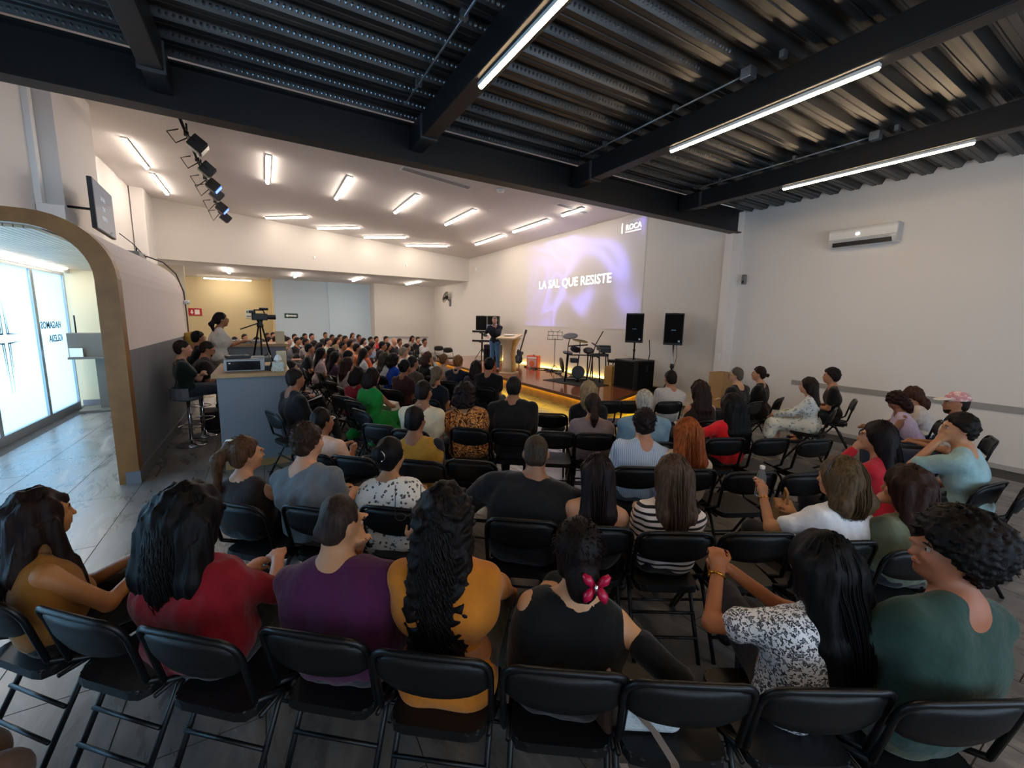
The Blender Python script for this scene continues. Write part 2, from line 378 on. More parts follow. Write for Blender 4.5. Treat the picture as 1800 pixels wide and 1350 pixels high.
# ------------------------------------------------------------------ rounded entrance tunnel with golden edge
def arch_pts(x_in, z_top, r, n=10):
    pts = [(x_in, 0)]
    for k in range(n+1):
        a = PI/2*k/n; pts.append((x_in - r + r*math.cos(a), z_top - r + r*math.sin(a)))
    pts.append((-3.28, z_top)); return pts
Y0, Y1 = 6.06, 10.45
outer = arch_pts(-1.32, 2.90, .62); inner = arch_pts(-1.50, 2.76, .50)
pod = thing('entrance_tunnel', 'rounded entrance tunnel with golden edge, white above and grey below', 'partition', (-1.38, 6.06, 0))
def rel(o): o.location = (1.38, -6.06, 0); return o
bm = bmesh.new(); prism(bm, outer + inner[::-1], Y0, Y0+.16, 'y'); rel(bm_obj('golden_edge', bm, M_GOLD, pod))
M_PODW = mat('pod_white_paint', '#e0d2ca', .7)
o1 = [(x-.01, z) for x, z in arch_pts(-1.32, 2.89, .61)]
bm = bmesh.new(); up = [(-1.33, 1.5)] + [p for p in o1 if p[1] > 1.5] ; ui = [(x, z) for x, z in arch_pts(-1.40, 2.82, .55) if z > 1.5]
prism(bm, up + ui[::-1] + [(-1.40, 1.5)], Y0+.16, Y1, 'y'); rel(bm_obj('upper_shell', bm, M_PODW, pod))
o = bx('lower_panel', -1.40, -1.33, Y0+.16, Y1, 0, 1.5, M_GREYP, pod); rel(o)
o = bx('baseboard', -1.33, -1.31, Y0, Y1, 0, .14, M_GREYP, pod); rel(o)
o = bx('edge_baseboard', -1.44, -1.31, Y0-.012, Y0, 0, .14, M_GREYP, pod); rel(o)
M_SLAT = mat('pale_wood_slat', '#b9a489', .5, noise=.12, nscale=5)
bm = bmesh.new()
for k in range(18):
    x = -1.98 - k*.07
    o = bx('ceiling_slat', x-.03, x+.03, Y0+.17, 11.7, 2.735, 2.765, M_SLAT, pod); rel(o)
bm.free()
o = bx('inner_wall', -1.50, -1.43, Y0+.16, 9.4, 0, 2.25, mat('tunnel_inner', '#cdbfae', .7), pod); rel(o)

# wall mounted clutter on top of the tunnel
tv = thing('television', 'wall television angled above the entrance tunnel', 'television', (-2.15, 9.5, 3.55), PI/2+.05)
bx('bezel', -.62, .62, -.03, .03, -.37, .37, M_BLACK, tv, bevel=.006)
bx('screen', -.60, .60, -.034, -.031, -.35, .35, mat('tv_glass', '#3b3f47', .15, emit='#6b7078', es=.25), tv)
for k, s in enumerate(('LA SAL', 'QUE', 'RESISTE')):
    o = text_mesh('screen_text', s, .09, mat('tv_text', '#8a8d92', .5, emit='#9a9da2', es=.3), tv, align='CENTER', extrude=.0005)
    o.matrix_local = Matrix(((1, 0, 0, -.1), (0, 0, -1, -.037), (0, 1, 0, .12-.15*k), (0, 0, 0, 1)))
tb('bracket', [(0, .03, 0), (0, .40, 0)], .02, M_BLACK, tv)
bxw = thing('breaker_box', 'white box with a cable mounted above the tunnel arch', 'box', (-2.6, 9.2, 3.25))
bx('case', -.14, .16, -.25, .25, -.22, .22, M_WHITEP, bxw, bevel=.01); tb('cable', [(.0, -.27, .0), (-.06, -.34, .03), (-.1, -.34, -.02)], .008, M_BLACK, bxw)
tag(tb('television_cable', [(-2.1, 10.1, 3.3), (-1.95, 10.2, 3.15), (-1.8, 10.3, 2.93)], .008, M_BLACK), 'black cable hanging from the television', 'cable')
rt = thing('router', 'small grey router box lying on the tunnel roof end', 'router', (-1.95, 10.2, 2.905))
bx('case', -.12, .12, -.25, .25, 0, .10, mat('router_grey', '#8f8d88', .5), rt, bevel=.01); bx('antenna', -.01, .01, .2, .22, .10, .2, M_BLACK, rt)
pts = [(-1.75, 10.0, 2.93), (-1.55, 10.2, 2.86), (-1.40, 10.35, 2.68), (-1.315, 10.42, 2.35), (-1.30, 10.42, 1.9), (-1.30, 10.43, 1.2), (-1.30, 10.43, .9)]
tag(tb('wall_cable', pts, .012, mat('cable_brown', '#4a3a30', .6)), 'dark cable running down the end edge of the tunnel wall', 'cable')
tag(lt('cable_clip', [(.02, -.04), (.05, -.035), (.05, .035), (.02, .04)], M_WHITEP, c=(-1.28, 10.4, 2.15)), 'small round white sensor on the tunnel wall end', 'sensor')
ex = thing('extinguisher', 'fire extinguisher under a yellow cover hanging at the tunnel wall end', 'extinguisher', (-1.22, 10.15, 1.32))
lt('cover', [(.03, -.36), (.12, -.32), (.14, -.1), (.135, .15), (.10, .24), (.03, .27)], mat('yellow_vinyl', '#b08a2a', .4), ex); bx('hanger', -.13, -.1, -.02, .02, .0, .24, M_BLACK, ex); bx('cover_window', .10, .143, -.05, .05, -.05, .08, mat('cover_print', '#7c5f1e', .4), ex)

# sanitiser stand in the entrance
st = thing('information_stand', 'grey steel pedestal stand with two white cards by the glass doors', 'stand', (-2.80, 11.15, 0), .12)
M_STAND = mat('brushed_grey_stand', '#6b6459', .45, .3)
bx('base', -.36, .36, -.28, .28, 0, .05, M_STAND, st, bevel=.008); bx('post', -.08, .08, -.06, .06, .05, 1.05, M_STAND, st)
bx('case', -.42, .40, -.12, .14, 1.05, 1.52, M_STAND, st, bevel=.01); bx('shelf', -.42, .40, -.24, -.12, 1.03, 1.07, M_STAND, st); tb('antenna', [(-.3, 0, 1.5), (-.3, 0, 1.85)], .012, M_BLACKM, st)
for x, n in ((-.28, 'nearer the glass'), (.20, 'nearer the tunnel wall')):
    tag(bx('card', -2.80+x-.08, -2.80+x+.10, 10.92+x*.12, 10.935+x*.12, 1.075, 1.24, M_WHITEP), 'white card on the pedestal stand, ' + n, 'card')
sg = thing('arrow_sign', 'small pale sign with a left arrow on the beige entrance wall', 'sign', (-2.2, 12.19, 1.95)); bx('plate', -.14, .14, -.01, 0, -.12, .12, mat('sign_grey', '#9fa39a', .5), sg)
bm = bmesh.new(); prism(bm, [(-.10, 0), (-.03, .05), (-.03, .02), (.09, .02), (.09, -.02), (-.03, -.02), (-.03, -.05)], -.014, -.01, 'y'); bm_obj('arrow', bm, M_WHITEP, sg)
cm = thing('security_camera', 'small white security camera high on the beige entrance wall', 'camera', (-2.3, 12.15, 2.52)); lt('dome', [(.02, 0), (.05, .01), (.05, .08), (.02, .1)], M_WHITEP, cm); tb('lens', [(0, -.03, .04), (.1, -.12, .02)], .03, M_BLACK, cm)
bn = thing('box_bench', 'low brown upholstered bench beyond the tunnel opening', 'bench', (-1.95, 11.6, 0)); bx('base', -.35, .35, -.3, .3, 0, .34, mat('brown_vinyl', '#5b4232', .5), bn, bevel=.01); bx('cushion', -.36, .36, -.31, .31, .34, .44, mat('grey_vinyl', '#7d7771', .6), bn, bevel=.02)
fm = thing('dried_branch', 'framed drawing of branches on the beige entrance wall', 'picture', (-2.15, 12.19, 1.5)); bx('sheet', -.10, .10, -.008, 0, -.3, .3, mat('picture_paper', '#c2ab8c', .7), fm)
for q in range(5): tb('branch', [(0.02*(q-2), -.010, -.28), (.03*(q-2), -.012, 0), (.03*(q-2)+.02*(-1)**q, -.010, .25-.04*q)], .004, mat('branch_ink', '#8a7a68', .7), fm)

# ------------------------------------------------------------------ fittings on the walls and ceiling
ac = thing('air_conditioner', 'white split air conditioner high on the right wall', 'air conditioner', (XW, 3.28, 3.46))
bm = bmesh.new(); prism(bm, [(0, -.15), (-.13, -.15), (-.20, -.06), (-.215, .10), (-.19, .15), (0, .15)], -.47, .47, 'y'); bm_obj('body', bm, M_WHITEP, ac, bevel=.015)
bx('air_outlet', -.196, -.10, -.40, .40, -.142, -.075, M_BLACK, ac); bx('louvre', -.20, -.12, -.39, .39, -.118, -.110, M_WHITEP, ac).rotation_euler = (0, .3, 0)
bx('end_cap', -.20, -.01, -.475, -.455, -.13, .145, mat('ac_grey', '#b9bbbd', .4), ac); bx('display', -.218, -.213, .02, .07, .02, .05, mat('ac_display', '#ffffff', .3, emit='#ffffff', es=1.5), ac); bx('seam', -.217, -.21, -.46, .46, -.035, -.030, mat('ac_seam', '#888888', .5), ac)
sw = thing('light_switch', 'small white switch plate near the pilaster on the stage wall', 'switch', (8.51, 5.53, 1.25)); bx('plate', -.004, .01, -.05, .05, -.06, .06, M_WHITEP, sw); bx('rocker', -.01, -.004, -.02, .02, -.03, .03, M_WHITEP, sw)
sn = thing('wall_sensor', 'small grey bracket high beside the pilaster on the right wall', 'sensor', (8.82, 5.3, 2.9)); bx('body', -.04, .03, -.04, .04, -.10, .10, mat('sensor_grey', '#77777a', .5), sn, bevel=.01); bx('eye', -.05, -.04, -.02, .02, -.07, -.03, M_BLACK, sn)
tag(bx('cardboard_box', 8.10, 8.50, 5.10, 5.42, 0, .95, mat('cardboard', '#a98558', .8), bevel=.004), 'tall cardboard box standing in the corner by the pilaster', 'box')
def vent(lab, x, y, l, wd, z):
    t = thing('ceiling_vent', lab, 'vent', (x, y, z)); t.rotation_euler = (0, .081, 0)
    bx('frame', -l/2, l/2, -wd/2, wd/2, -.012, .004, M_WHITEP, t)
    for q in range(4): bx('slat', -l/2+.03, l/2-.03, -wd/2+.03+q*(wd-.06)/4, -wd/2+.045+q*(wd-.06)/4, -.018, -.012, mat('vent_slot', '#88868a', .6), t)
vent('long slot vent in the hall ceiling beside the black beam', 3.7, 9.85, 1.7, .26, ceil_z(3.7)-.004); vent('short slot vent in the ceiling near the projection', 7.2, 9.2, 1.0, .22, ceil_z(7.2)-.004)
tag(lt('smoke_detector', [(.03, -.07), (.08, -.06), (.09, -.02), (.10, 0)], M_WHITEP, c=(5.14, 9.39, ceil_z(5.14))), 'round white smoke detector on the hall ceiling by the beam', 'detector')
for q, (x, y) in enumerate(((1.9, 18.74), (5.6, 18.74), (8.58, 17.9))):
    s = thing('wall_sensor', ['small white sensor on the upper far wall, left one', 'small white sensor on the upper far wall, right one', 'small white sensor high on the stage wall near its far corner'][q], 'sensor', (x, y, 4.25)); bx('body', -.05, .015, -.04, .0, -.06, .06, M_WHITEP, s, bevel=.008); bx('eye', -.055, -.05, -.03, -.01, -.03, .0, M_BLACK, s)
# spotlight bar
spot = thing('spotlight_bar', 'black ceiling bar that carries the stage spotlights', 'lighting bar', (-1.08, 14.0, ceil_z(-1.08)-.22))
tb('pipe', [(0, -4.2, 0), (0, 4.0, 0)], .028, M_BLACKM, spot)
for y in (-3.2, -1.0, 1.2, 3.4): tb('hanger', [(0, y, 0), (0, y, .23)], .018, M_BLACKM, spot)
M_BLUEL = mat('blue_lens', '#3c58d8', .3, emit='#4060ff', es=1.6)
for q, (y, blue) in enumerate(((-3.3, 0), (-1.75, 0), (-.3, 1), (.55, 0), (2.3, 1), (3.75, 0))):
    s = thing('stage_spotlight', ['black spotlight half hidden behind the black beam', 'black spotlight second on the bar with a looped cable', 'spotlight with a blue lit lens, nearer one', 'black spotlight between the two blue lit ones', 'spotlight with a blue lit lens, farther one', 'small black spotlight at the far end of the bar'][q], 'spotlight', (-1.08, 14.0+y, ceil_z(-1.08)-.26), group='stage spotlights on the ceiling bar')
    Mr = Matrix.Rotation(-.9, 4, 'Y') @ Matrix.Rotation(.25*(q % 2), 4, 'X')
    bm = bmesh.new(); box(bm, -.13, .13, -.13, .13, -.34, -.08, Mr); bm_obj('housing', bm, M_BLACK, s, bevel=.02)
    bm = bmesh.new(); box(bm, -.10, .10, -.10, .10, -.355, -.342, Mr); bm_obj('lens', bm, M_BLUEL if blue else mat('dark_lens', '#1b1d22', .15), s)
    bm = bmesh.new(); tube(bm, [Mr @ Vector((0, -.16, -.2)), (0, -.16, .0), (0, 0, .04), (0, .16, .0), Mr @ Vector((0, .16, -.2))], .012, 6); bm_obj('yoke', bm, M_BLACKM, s)
    tb('cable', [(0, .1, 0), (-.2, .2, -.1-.03*q), (-.3, .0, .02), (-.1, -.2, .03)], .012, M_BLACK, s, n=5)
    bm = bmesh.new(); box(bm, -.04, .04, -.03, .03, 0, .08); bm_obj('clamp', bm, M_BLACKM, s)
# wall fan
fan = thing('wall_fan', 'black wall fan on the far side wall', 'fan', (XWS-.02, 21.0, 3.05), -.5)
bx('bracket', -.06, .02, -.06, .06, -.42, -.05, mat('fan_grey', '#6f7274', .5), fan, bevel=.01); tb('arm', [(0, 0, -.2), (-.2, 0, .0)], .025, M_BLACK, fan)
Mf = Matrix.Translation((-.24, 0, .05)) @ Matrix.Rotation(-PI/2+.35, 4, 'Y')
bm = bmesh.new(); lathe(bm, [(.06, -.12), (.09, -.08), (.09, .02), (.05, .05)], M4=Mf); bm_obj('motor', bm, M_BLACK, fan, smooth=True)
bm = bmesh.new()
for k in range(3):
    Mk = Mf @ Matrix.Rotation(2*PI*k/3, 4, 'Z') @ Matrix.Rotation(.4, 4, 'X'); prism(bm, [(.05, -.04), (.24, -.11), (.27, .02), (.2, .09), (.05, .04)], .055, .062, 'z', Mk)
bm_obj('blades', bm, mat('fan_blade', '#3a3d40', .4), fan)
bm = bmesh.new()
for rr, zz in ((.30, .05), (.24, .10), (.15, .13), (.30, .0), (.2, -.05)):
    tube(bm, [Mf @ Vector((rr*math.cos(a), rr*math.sin(a), zz)) for a in [2*PI*k/20 for k in range(21)]], .006, 4)
for k in range(14):
    a = 2*PI*k/14; tube(bm, [Mf @ Vector((rr*math.cos(a), rr*math.sin(a), zz)) for rr, zz in ((.09, -.06), (.2, -.05), (.30, 0), (.30, .05), (.24, .10), (.05, .14))], .004, 4)
bm_obj('guard', bm, M_BLACKM, fan)
# far wall signs
def sign(lab, x, y, z, wd, ht, col, ink, glyph):
    s = thing('sign', lab, 'sign', (x, y, z)); bx('plate', -wd/2, wd/2, -.012, 0, -ht/2, ht/2, mat('sign_'+col, col, .5), s)
    for g in glyph:
        bm = bmesh.new(); prism(bm, g, -.016, -.012, 'y'); bm_obj('symbol', bm, mat('ink_'+ink, ink, .5), s)
arrowdn = [(-.12, .10), (-.06, .10), (-.06, 0), (-.02, 0), (-.09, -.11), (-.16, 0), (-.12, 0)]
sign('red extinguisher sign on the far cream wall', -2.95, 26.09, 2.03, .62, .36, '#b5202a', '#f2e9e6', [arrowdn, [(.02, -.12), (.22, -.12), (.22, .12), (.02, .12)]])
sign('dark green exit sign with a white arrow on the far wall', 1.24, 24.59, 1.95, .62, .24, '#1d3a30', '#e8efe9', [[(-.26, 0), (-.16, .08), (-.16, .035), (.24, .035), (.24, -.035), (-.16, -.035), (-.16, -.08)]])
sign('small pale notice frame on the cream wall behind the camera', -.66, 26.09, 2.0, .30, .44, '#c9d0c8', '#5f6a66', [[(-.10, .04), (-.02, .04), (-.02, .16), (-.10, .16)], [(.03, .04), (.11, .04), (.11, .16), (.03, .16)], [(-.10, -.16), (.11, -.16), (.11, -.10), (-.10, -.10)]])

# ------------------------------------------------------------------ stage
M_STW = mat('glossy_stage_wood', '#8b4a2b', .12)
N, L, b = nodes_of(M_STW); tc = N.new('ShaderNodeTexCoord'); wv = N.new('ShaderNodeTexNoise'); wv.inputs['Scale'].default_value = 3; mp = N.new('ShaderNodeMapping'); mp.inputs['Scale'].default_value = (8, .6, 1)
L.new(tc.outputs['Object'], mp.inputs[0]); L.new(mp.outputs[0], wv.inputs['Vector']); r = ramp(N, [(.3, '#6e3820'), (.7, '#9a5a38')]); L.new(wv.outputs['Fac'], r.inputs[0]); L.new(r.outputs[0], b.inputs['Base Color'])
M_FRONT = mat('light_oak_fascia', '#b78a52', .45, noise=.15, nscale=4)
ST = .33
out = [(5.78, 6.10), (8.56, 7.30), (8.56, 17.2), (5.78, 17.2)]
ins = [(5.96, 6.30), (8.56, 7.43), (8.56, 17.0), (5.96, 17.0)]
stage = thing('stage_platform', 'low wooden stage with yellow light under its edge', 'stage', (7.1, 11, 0))
def srel(o): o.location = (-7.1, -11, 0); return o
bm = bmesh.new(); prism(bm, ins, 0, ST-.06, 'z'); srel(bm_obj('fascia', bm, M_FRONT, stage))
for k in range(9):                                   # wide boards of the stage floor
    xa = 5.78 + k*.309; xb = xa + .307
    ya = 6.10 + (xa-5.78)*.432; yb = 6.10 + (xb-5.78)*.432
    bm = bmesh.new(); prism(bm, [(xa, ya), (xb, yb), (xb, 17.2), (xa, 17.2)], ST-.05, ST, 'z'); srel(bm_obj('stage_board', bm, M_STW, stage))
bm = bmesh.new(); prism(bm, [(5.775, 6.095), (5.775, 17.2), (5.80, 17.2), (5.80, 6.11)], ST-.07, ST+.002, 'z'); prism(bm, [(5.775, 6.095), (5.80, 6.12), (8.56, 7.31), (8.56, 7.285)], ST-.07, ST+.002, 'z'); srel(bm_obj('edge_nosing', bm, mat('dark_oak_nosing', '#6b4527', .4), stage))
M_YLED = mat('yellow_led_strip', '#ffcf3a', .5, emit='#ffd420', es=4)
bm = bmesh.new(); box(bm, 5.92, 5.955, 6.25, 17.0, ST-.085, ST-.062); srel(bm_obj('led_strip', bm, M_YLED, stage))
bm = bmesh.new(); prism(bm, [(5.93, 6.255), (5.95, 6.235), (8.5, 7.345), (8.48, 7.37)], ST-.085, ST-.062, 'z'); srel(bm_obj('led_strip', bm, M_YLED, stage))
# second strip hidden along the foot of the stage wall
tag(bx('wall_wash_strip', 8.52, 8.55, 7.6, 16.8, ST, ST+.03, mat('soft_yellow_led', '#ffe28a', .5, emit='#ffe070', es=2.5)), 'warm light strip lying at the foot of the stage wall', 'light strip')

# projection on the stage wall
m = mat('projected_picture', '#d2cbc4', .75); N, L, b = nodes_of(m)
tc = N.new('ShaderNodeTexCoord'); sp = N.new('ShaderNodeSeparateXYZ'); L.new(tc.outputs['Generated'], sp.inputs[0])
def math_(op, a, b_, c=None):
    n = N.new('ShaderNodeMath'); n.operation = op
    for i, v in enumerate((a, b_, c)):
        if v is None: continue
        if isinstance(v, (int, float)): n.inputs[i].default_value = v
        else: L.new(v, n.inputs[i])
    return n.outputs[0]
mp = N.new('ShaderNodeMapping'); mp.inputs['Scale'].default_value = (1, 1.15, .75); mp.inputs['Rotation'].default_value = (.5, 0, 0); L.new(tc.outputs['Generated'], mp.inputs[0])
n1 = N.new('ShaderNodeTexNoise'); n1.inputs['Scale'].default_value = 1.55; n1.inputs['Detail'].default_value = .5; n1.inputs['Distortion'].default_value = 1.5; L.new(mp.outputs[0], n1.inputs['Vector'])
r1 = ramp(N, [(.40, (0, 0, 0, 1)), (.50, (.25,)*3+(1,)), (.585, (1, 1, 1, 1)), (.60, (.45,)*3+(1,)), (.72, (.85,)*3+(1,)), (.85, (.1,)*3+(1,))]); L.new(n1.outputs['Fac'], r1.inputs[0])
def soft(o, lo, hi, wd):                             # 0..1 window with soft borders
    a = math_('MULTIPLY', math_('SUBTRACT', o, lo), 1/wd); c = math_('MULTIPLY', math_('SUBTRACT', hi, o), 1/wd)
    mn = math_('MINIMUM', a, c); n = N.new('ShaderNodeClamp'); L.new(mn, n.inputs[0]); return n.outputs[0]
win = math_('MULTIPLY', soft(sp.outputs[1], .0, 1.0, .02), soft(sp.outputs[2], .0, 1.0, .02))
left = soft(sp.outputs[1], -.3, 1.08, .45)
fac = math_('MULTIPLY', math_('MULTIPLY', r1.outputs[0], win), left)
cmb = N.new('ShaderNodeMix'); cmb.data_type = 'RGBA'; cmb.inputs[6].default_value = (.17, .13, .24, 1); cmb.inputs[7].default_value = (.22, .20, 1.0, 1)
L.new(r1.outputs[0], cmb.inputs[0]); L.new(cmb.outputs[2], b.inputs['Emission Color'])
L.new(math_('ADD', math_('MULTIPLY', fac, .27), math_('MULTIPLY', win, .02)), b.inputs['Emission Strength'])
pj = thing('projected_slide', 'violet and blue projected slide with white lettering on the stage wall', 'projection', (XWS-.004, 10.6, 3.2))
bx('picture', -.002, 0, -2.75, 3.0, -1.45, 1.48, m, pj)
M_PT = mat('projected_white', '#ffffff', .6, emit='#ffffff', es=1.0)
def wall_text(s, size, y, z, wid, parent, bold=0.0):
    o = text_mesh('letters', s, size, M_PT, parent, extrude=.0005, bold=bold)
    xs = [v.co.x for v in o.data.vertices]; k = wid/(max(xs)-min(xs))
    o.matrix_local = Matrix(((0, 0, -1, -.0045), (-k, 0, 0, y), (0, 1, 0, z), (0, 0, 0, 1))); return o
wall_text('LA SAL QUE RESISTE', .385, 12.72-10.6, 3.08-3.2, 3.64, pj, .0)
wall_text('ROCA', .20, 8.60-10.6, 4.42-3.2, .54, pj, .0)
bx('underline', -.0052, -.0042, 8.06-10.6, 8.60-10.6, 4.36-3.2, 4.375-3.2, M_PT, pj); bx('mark', -.0052, -.0042, 8.72-10.6, 8.75-10.6, 4.36-3.2, 4.62-3.2, M_PT, pj)

# lectern
M_LP = mat('pale_oak_panel', '#cdb391', .4, noise=.1, nscale=4); M_LD = mat('honey_oak_panel', '#b98a45', .4, noise=.15, nscale=4)
lc = thing('lectern', 'waisted light and honey oak lectern at the edge of the stage', 'lectern', (6.42, 11.0, ST), .62)
prof = [(.20, .04), (.185, .2), (.16, .45), (.15, .62), (.17, .8), (.24, .98), (.30, 1.08)]
for sgn, nm, mm in ((-1, 'front_left_panel', M_LP), (1, 'front_right_panel', M_LD)):
    pass
def lect_panel(nm, mm, side):
    bm = bmesh.new(); rows = []
    for hw, z in prof:
        hx, hy = hw, hw*.85
        c = {'s': ((-hx, -hy), (hx, -hy)), 'w': ((-hx, hy), (-hx, -hy)), 'e': ((hx, -hy), (hx, hy)), 'n': ((hx, hy), (-hx, hy))}[side]
        rows.append([bm.verts.new((*p, z)) for p in c])
    for i in range(len(rows)-1): bm.faces.new([rows[i][0], rows[i][1], rows[i+1][1], rows[i+1][0]])
    o = bm_obj(nm, bm, mm, lc, smooth=True); s = o.modifiers.new('s', 'SOLIDIFY'); s.thickness = .02; return o
lect_panel('side_panel', M_LD, 's'); lect_panel('front_panel', M_LP, 'w'); lect_panel('back_panel', M_LD, 'e'); lect_panel('side_panel', M_LP, 'n')
bx('foot', -.26, .26, -.22, .22, 0, .05, M_LP, lc, bevel=.008)
bm = bmesh.new(); box(bm, -.34, .34, -.30, .30, -.02, .025, Matrix.Translation((0, 0, 1.12)) @ Matrix.Rotation(-.16, 4, 'Y')); bm_obj('top', bm, M_LP, lc, bevel=.008)
tag(bx('open_book', 6.30, 6.55, 10.92, 11.2, ST+1.155, ST+1.18, M_WHITEP), 'open white booklet on the lectern top', 'book')
# monitor speaker small behind the lectern
def spk(name, lab, x, y, z, wd, dp, ht, rz, badge=True, tilt=0, group=None):
    t = thing(name, lab, 'loudspeaker', (x, y, z), rz, group)
    bm = bmesh.new(); prism(bm, [(-wd/2, -dp/2), (wd/2, -dp/2), (wd*.36, dp/2), (-wd*.36, dp/2)], 0, ht, 'z'); bm_obj('cabinet', bm, M_BLACK, t, bevel=.012)
    bx('grille', -wd/2+.02, wd/2-.02, -dp/2-.008, -dp/2, .05, ht-.03, mat('speaker_grille', '#0b0b0c', .8, bump=.3, bscale=220, spec=.15), t, bevel=.006)
    if badge: bx('badge', -.05, .05, -dp/2-.011, -dp/2-.008, ht*.46, ht*.48, mat('badge_silver', '#8d9095', .3, .8), t); bx('corner_badge', wd/2-.10, wd/2-.06, -dp/2-.011, -dp/2-.008, .07, .11, M_CHROME, t)
    bx('top_handle', -.06, .06, -.02, .02, ht, ht+.008, M_BLACKM, t); return t
sub = thing('subwoofer', 'large black subwoofer box at the right end of the stage', 'loudspeaker', (7.88, 7.32, ST), -.02)
bx('cabinet', -.34, .34, -.34, .34, 0, .72, M_BLACK, sub, bevel=.012); bx('grille', -.35, -.34, -.31, .31, .04, .68, mat('speaker_grille'), sub); bx('grille', -.20, .31, -.348, -.34, .04, .68, mat('speaker_grille'), sub)
bm = bmesh.new(); prism(bm, [(.02, .44), (.10, .44), (.12, .62), (.06, .62)], -.352, -.347, 'y'); bm_obj('handle', bm, mat('deep_black', '#020202', .6), sub); bx('foot', -.3, .3, -.3, .3, -.0, .02, M_BLACK, sub)
s1x, s1y = 7.80, 7.28
pl = thing('speaker_pole', 'black pole on the subwoofer carrying the left loudspeaker', 'stand', (s1x, s1y, ST+.72)); tb('pole', [(0, 0, 0), (0, 0, .42)], .02, M_BLACKM, pl); lt('collar', [(.03, 0), (.03, .05), (.02, .06)], M_BLACKM, pl, c=(0, 0, .2))
spk('loudspeaker', 'black loudspeaker on the pole above the subwoofer', s1x, s1y, ST+1.14, .42, .38, .70, -PI/2+.62)
s2 = Vector((8.15, 6.42)); ps = thing('speaker_stand', 'silver tripod stand carrying the loudspeaker nearer the pilaster', 'stand', (s2.x, s2.y, 0))
tb('pole', [(0, 0, .5), (0, 0, 1.48)], .022, M_ALU, ps); tb('lower_tube', [(0, 0, .25), (0, 0, .95)], .028, M_BLACKM, ps); lt('collar', [(.04, 0), (.045, .03), (.045, .08), (.03, .1)], M_BLACK, ps, c=(0, 0, .92))
for k in range(3):
    a = 2*PI*k/3+.4; tb('leg', [(0, 0, .75), (.36*math.cos(a), .36*math.sin(a), .015)], .014, M_BLACKM, ps)
spk('loudspeaker', 'black loudspeaker on the silver stand nearer the pilaster', s2.x, s2.y, 1.46, .42, .38, .72, -PI/2+.55)
for q, (x, y) in enumerate(((8.0, 7.0), (8.1, 7.1), (8.35, 6.5))):
    tag(tb('speaker_cable', [(x, y, 1.55-.02*q), (x+.05, y, 1.2), (x-.02, y+.02, .8), (x+.05, y+.02, .4 if q == 2 else ST+.73)], .006, M_BLACK, n=5), ['thin cable hanging left behind the pole loudspeaker', 'thin cable hanging right behind the pole loudspeaker', 'thin cable hanging behind the silver stand'][q], 'cable')
sm = thing('side_speaker', 'low black wedge monitor behind the subwoofer', 'loudspeaker', (8.3, 6.85, 0)); bm = bmesh.new(); prism(bm, [(-.25, 0), (.25, 0), (.25, .36), (-.1, .40)], -.2, .2, 'y'); bm_obj('cabinet', bm, M_BLACK, sm, bevel=.01); bx('port', -.26, -.25, -.1, .1, .05, .12, M_BLACKM, sm)
cj = thing('wooden_box', 'honey wood panel box standing left of the subwoofer', 'box', (7.62, 7.92, ST)); bx('panel', -.03, .03, -.14, .14, 0, .50, M_LD, cj, bevel=.004); bx('side', .03, .28, .10, .14, 0, .50, M_LP, cj)
# rug
rg = bmesh.new(); prism(rg, [(6.55, 9.35), (6.80, 7.75), (8.2, 7.95), (8.15, 9.6)], ST, ST+.012, 'z'); tag(bm_obj('rug', rg, mat('black_rug', '#1d1b1d', .95, bump=.4, bscale=300)), 'black rug under the electronic drum kit', 'rug')
# electronic drum kit
RZ = ST+.012
dk = thing('electronic_drum_kit', 'black electronic drum kit on its rack on the rug', 'drum kit', (7.45, 8.85, RZ), -.5)
def T(nm, p, r=.018, m=M_BLACKM, n=8): return tb(nm, p, r, m, dk, n)
for x, y in ((-.42, -.25), (.42, -.3), (-.30, .28), (.36, .25)): T('rack_leg', [(x*1.12, y*1.1, 0), (x, y, .78)], .02)
T('rack_bar', [(-.42, -.25, .72), (.42, -.3, .72)]); T('rack_bar', [(-.42, -.25, .66), (-.30, .28, .70)]); T('rack_bar', [(.42, -.3, .66), (.36, .25, .70)]); T('rack_bar', [(-.45, -.27, .35), (-.33, .3, .35)])
def pad(nm, x, y, z, r, tx, ty, th=.035, mm=None):
    Mp = Matrix.Translation((x, y, z)) @ Matrix.Rotation(tx, 4, 'X') @ Matrix.Rotation(ty, 4, 'Y'); bm = bmesh.new(); lathe(bm, [(r*.9, -th), (r, -th*.6), (r, 0), (r*.93, .008)], M4=Mp, n=24); return bm_obj(nm, bm, mm or M_BLACK, dk, smooth=False)
pad('tom_pad', -.22, -.30, .88, .14, .5, .1); pad('tom_pad', .12, -.34, .86, .14, .5, -.1); pad('snare_pad', .30, -.02, .72, .15, .15, .1); pad('floor_pad', -.35, .12, .76, .14, .2, .1)
pad('cymbal', -.34, -.12, 1.22, .20, .35, -.15, .010); pad('cymbal', -.10, -.28, 1.10, .21, -.15, .2, .010); pad('cymbal', .34, -.28, .98, .16, .2, .5, .010)
T('cymbal_arm', [(-.42, -.25, .7), (-.40, -.2, 1.0), (-.34, -.12, 1.2)], .012); T('cymbal_arm', [(.36, .2, .7), (.44, .2, 1.0), (.62, .18, 1.36)], .014); T('cymbal_arm', [(-.1, -.28, .75), (-.1, -.28, 1.08)], .012)
bx('rack_box', -.30, -.12, -.2, .05, .50, .62, M_BLACK, dk, bevel=.01); bx('foot_plate', -.4, .4, -.1, .02, .02, .05, M_BLACKM, dk); T('rack_bar', [(-.42, -.25, .95), (.1, -.32, 1.0)]); T('rack_leg', [(-.1, .1, 0), (-.05, .05, .7)]); T('rack_leg', [(.12, -.3, 0), (.12, -.3, .8)])
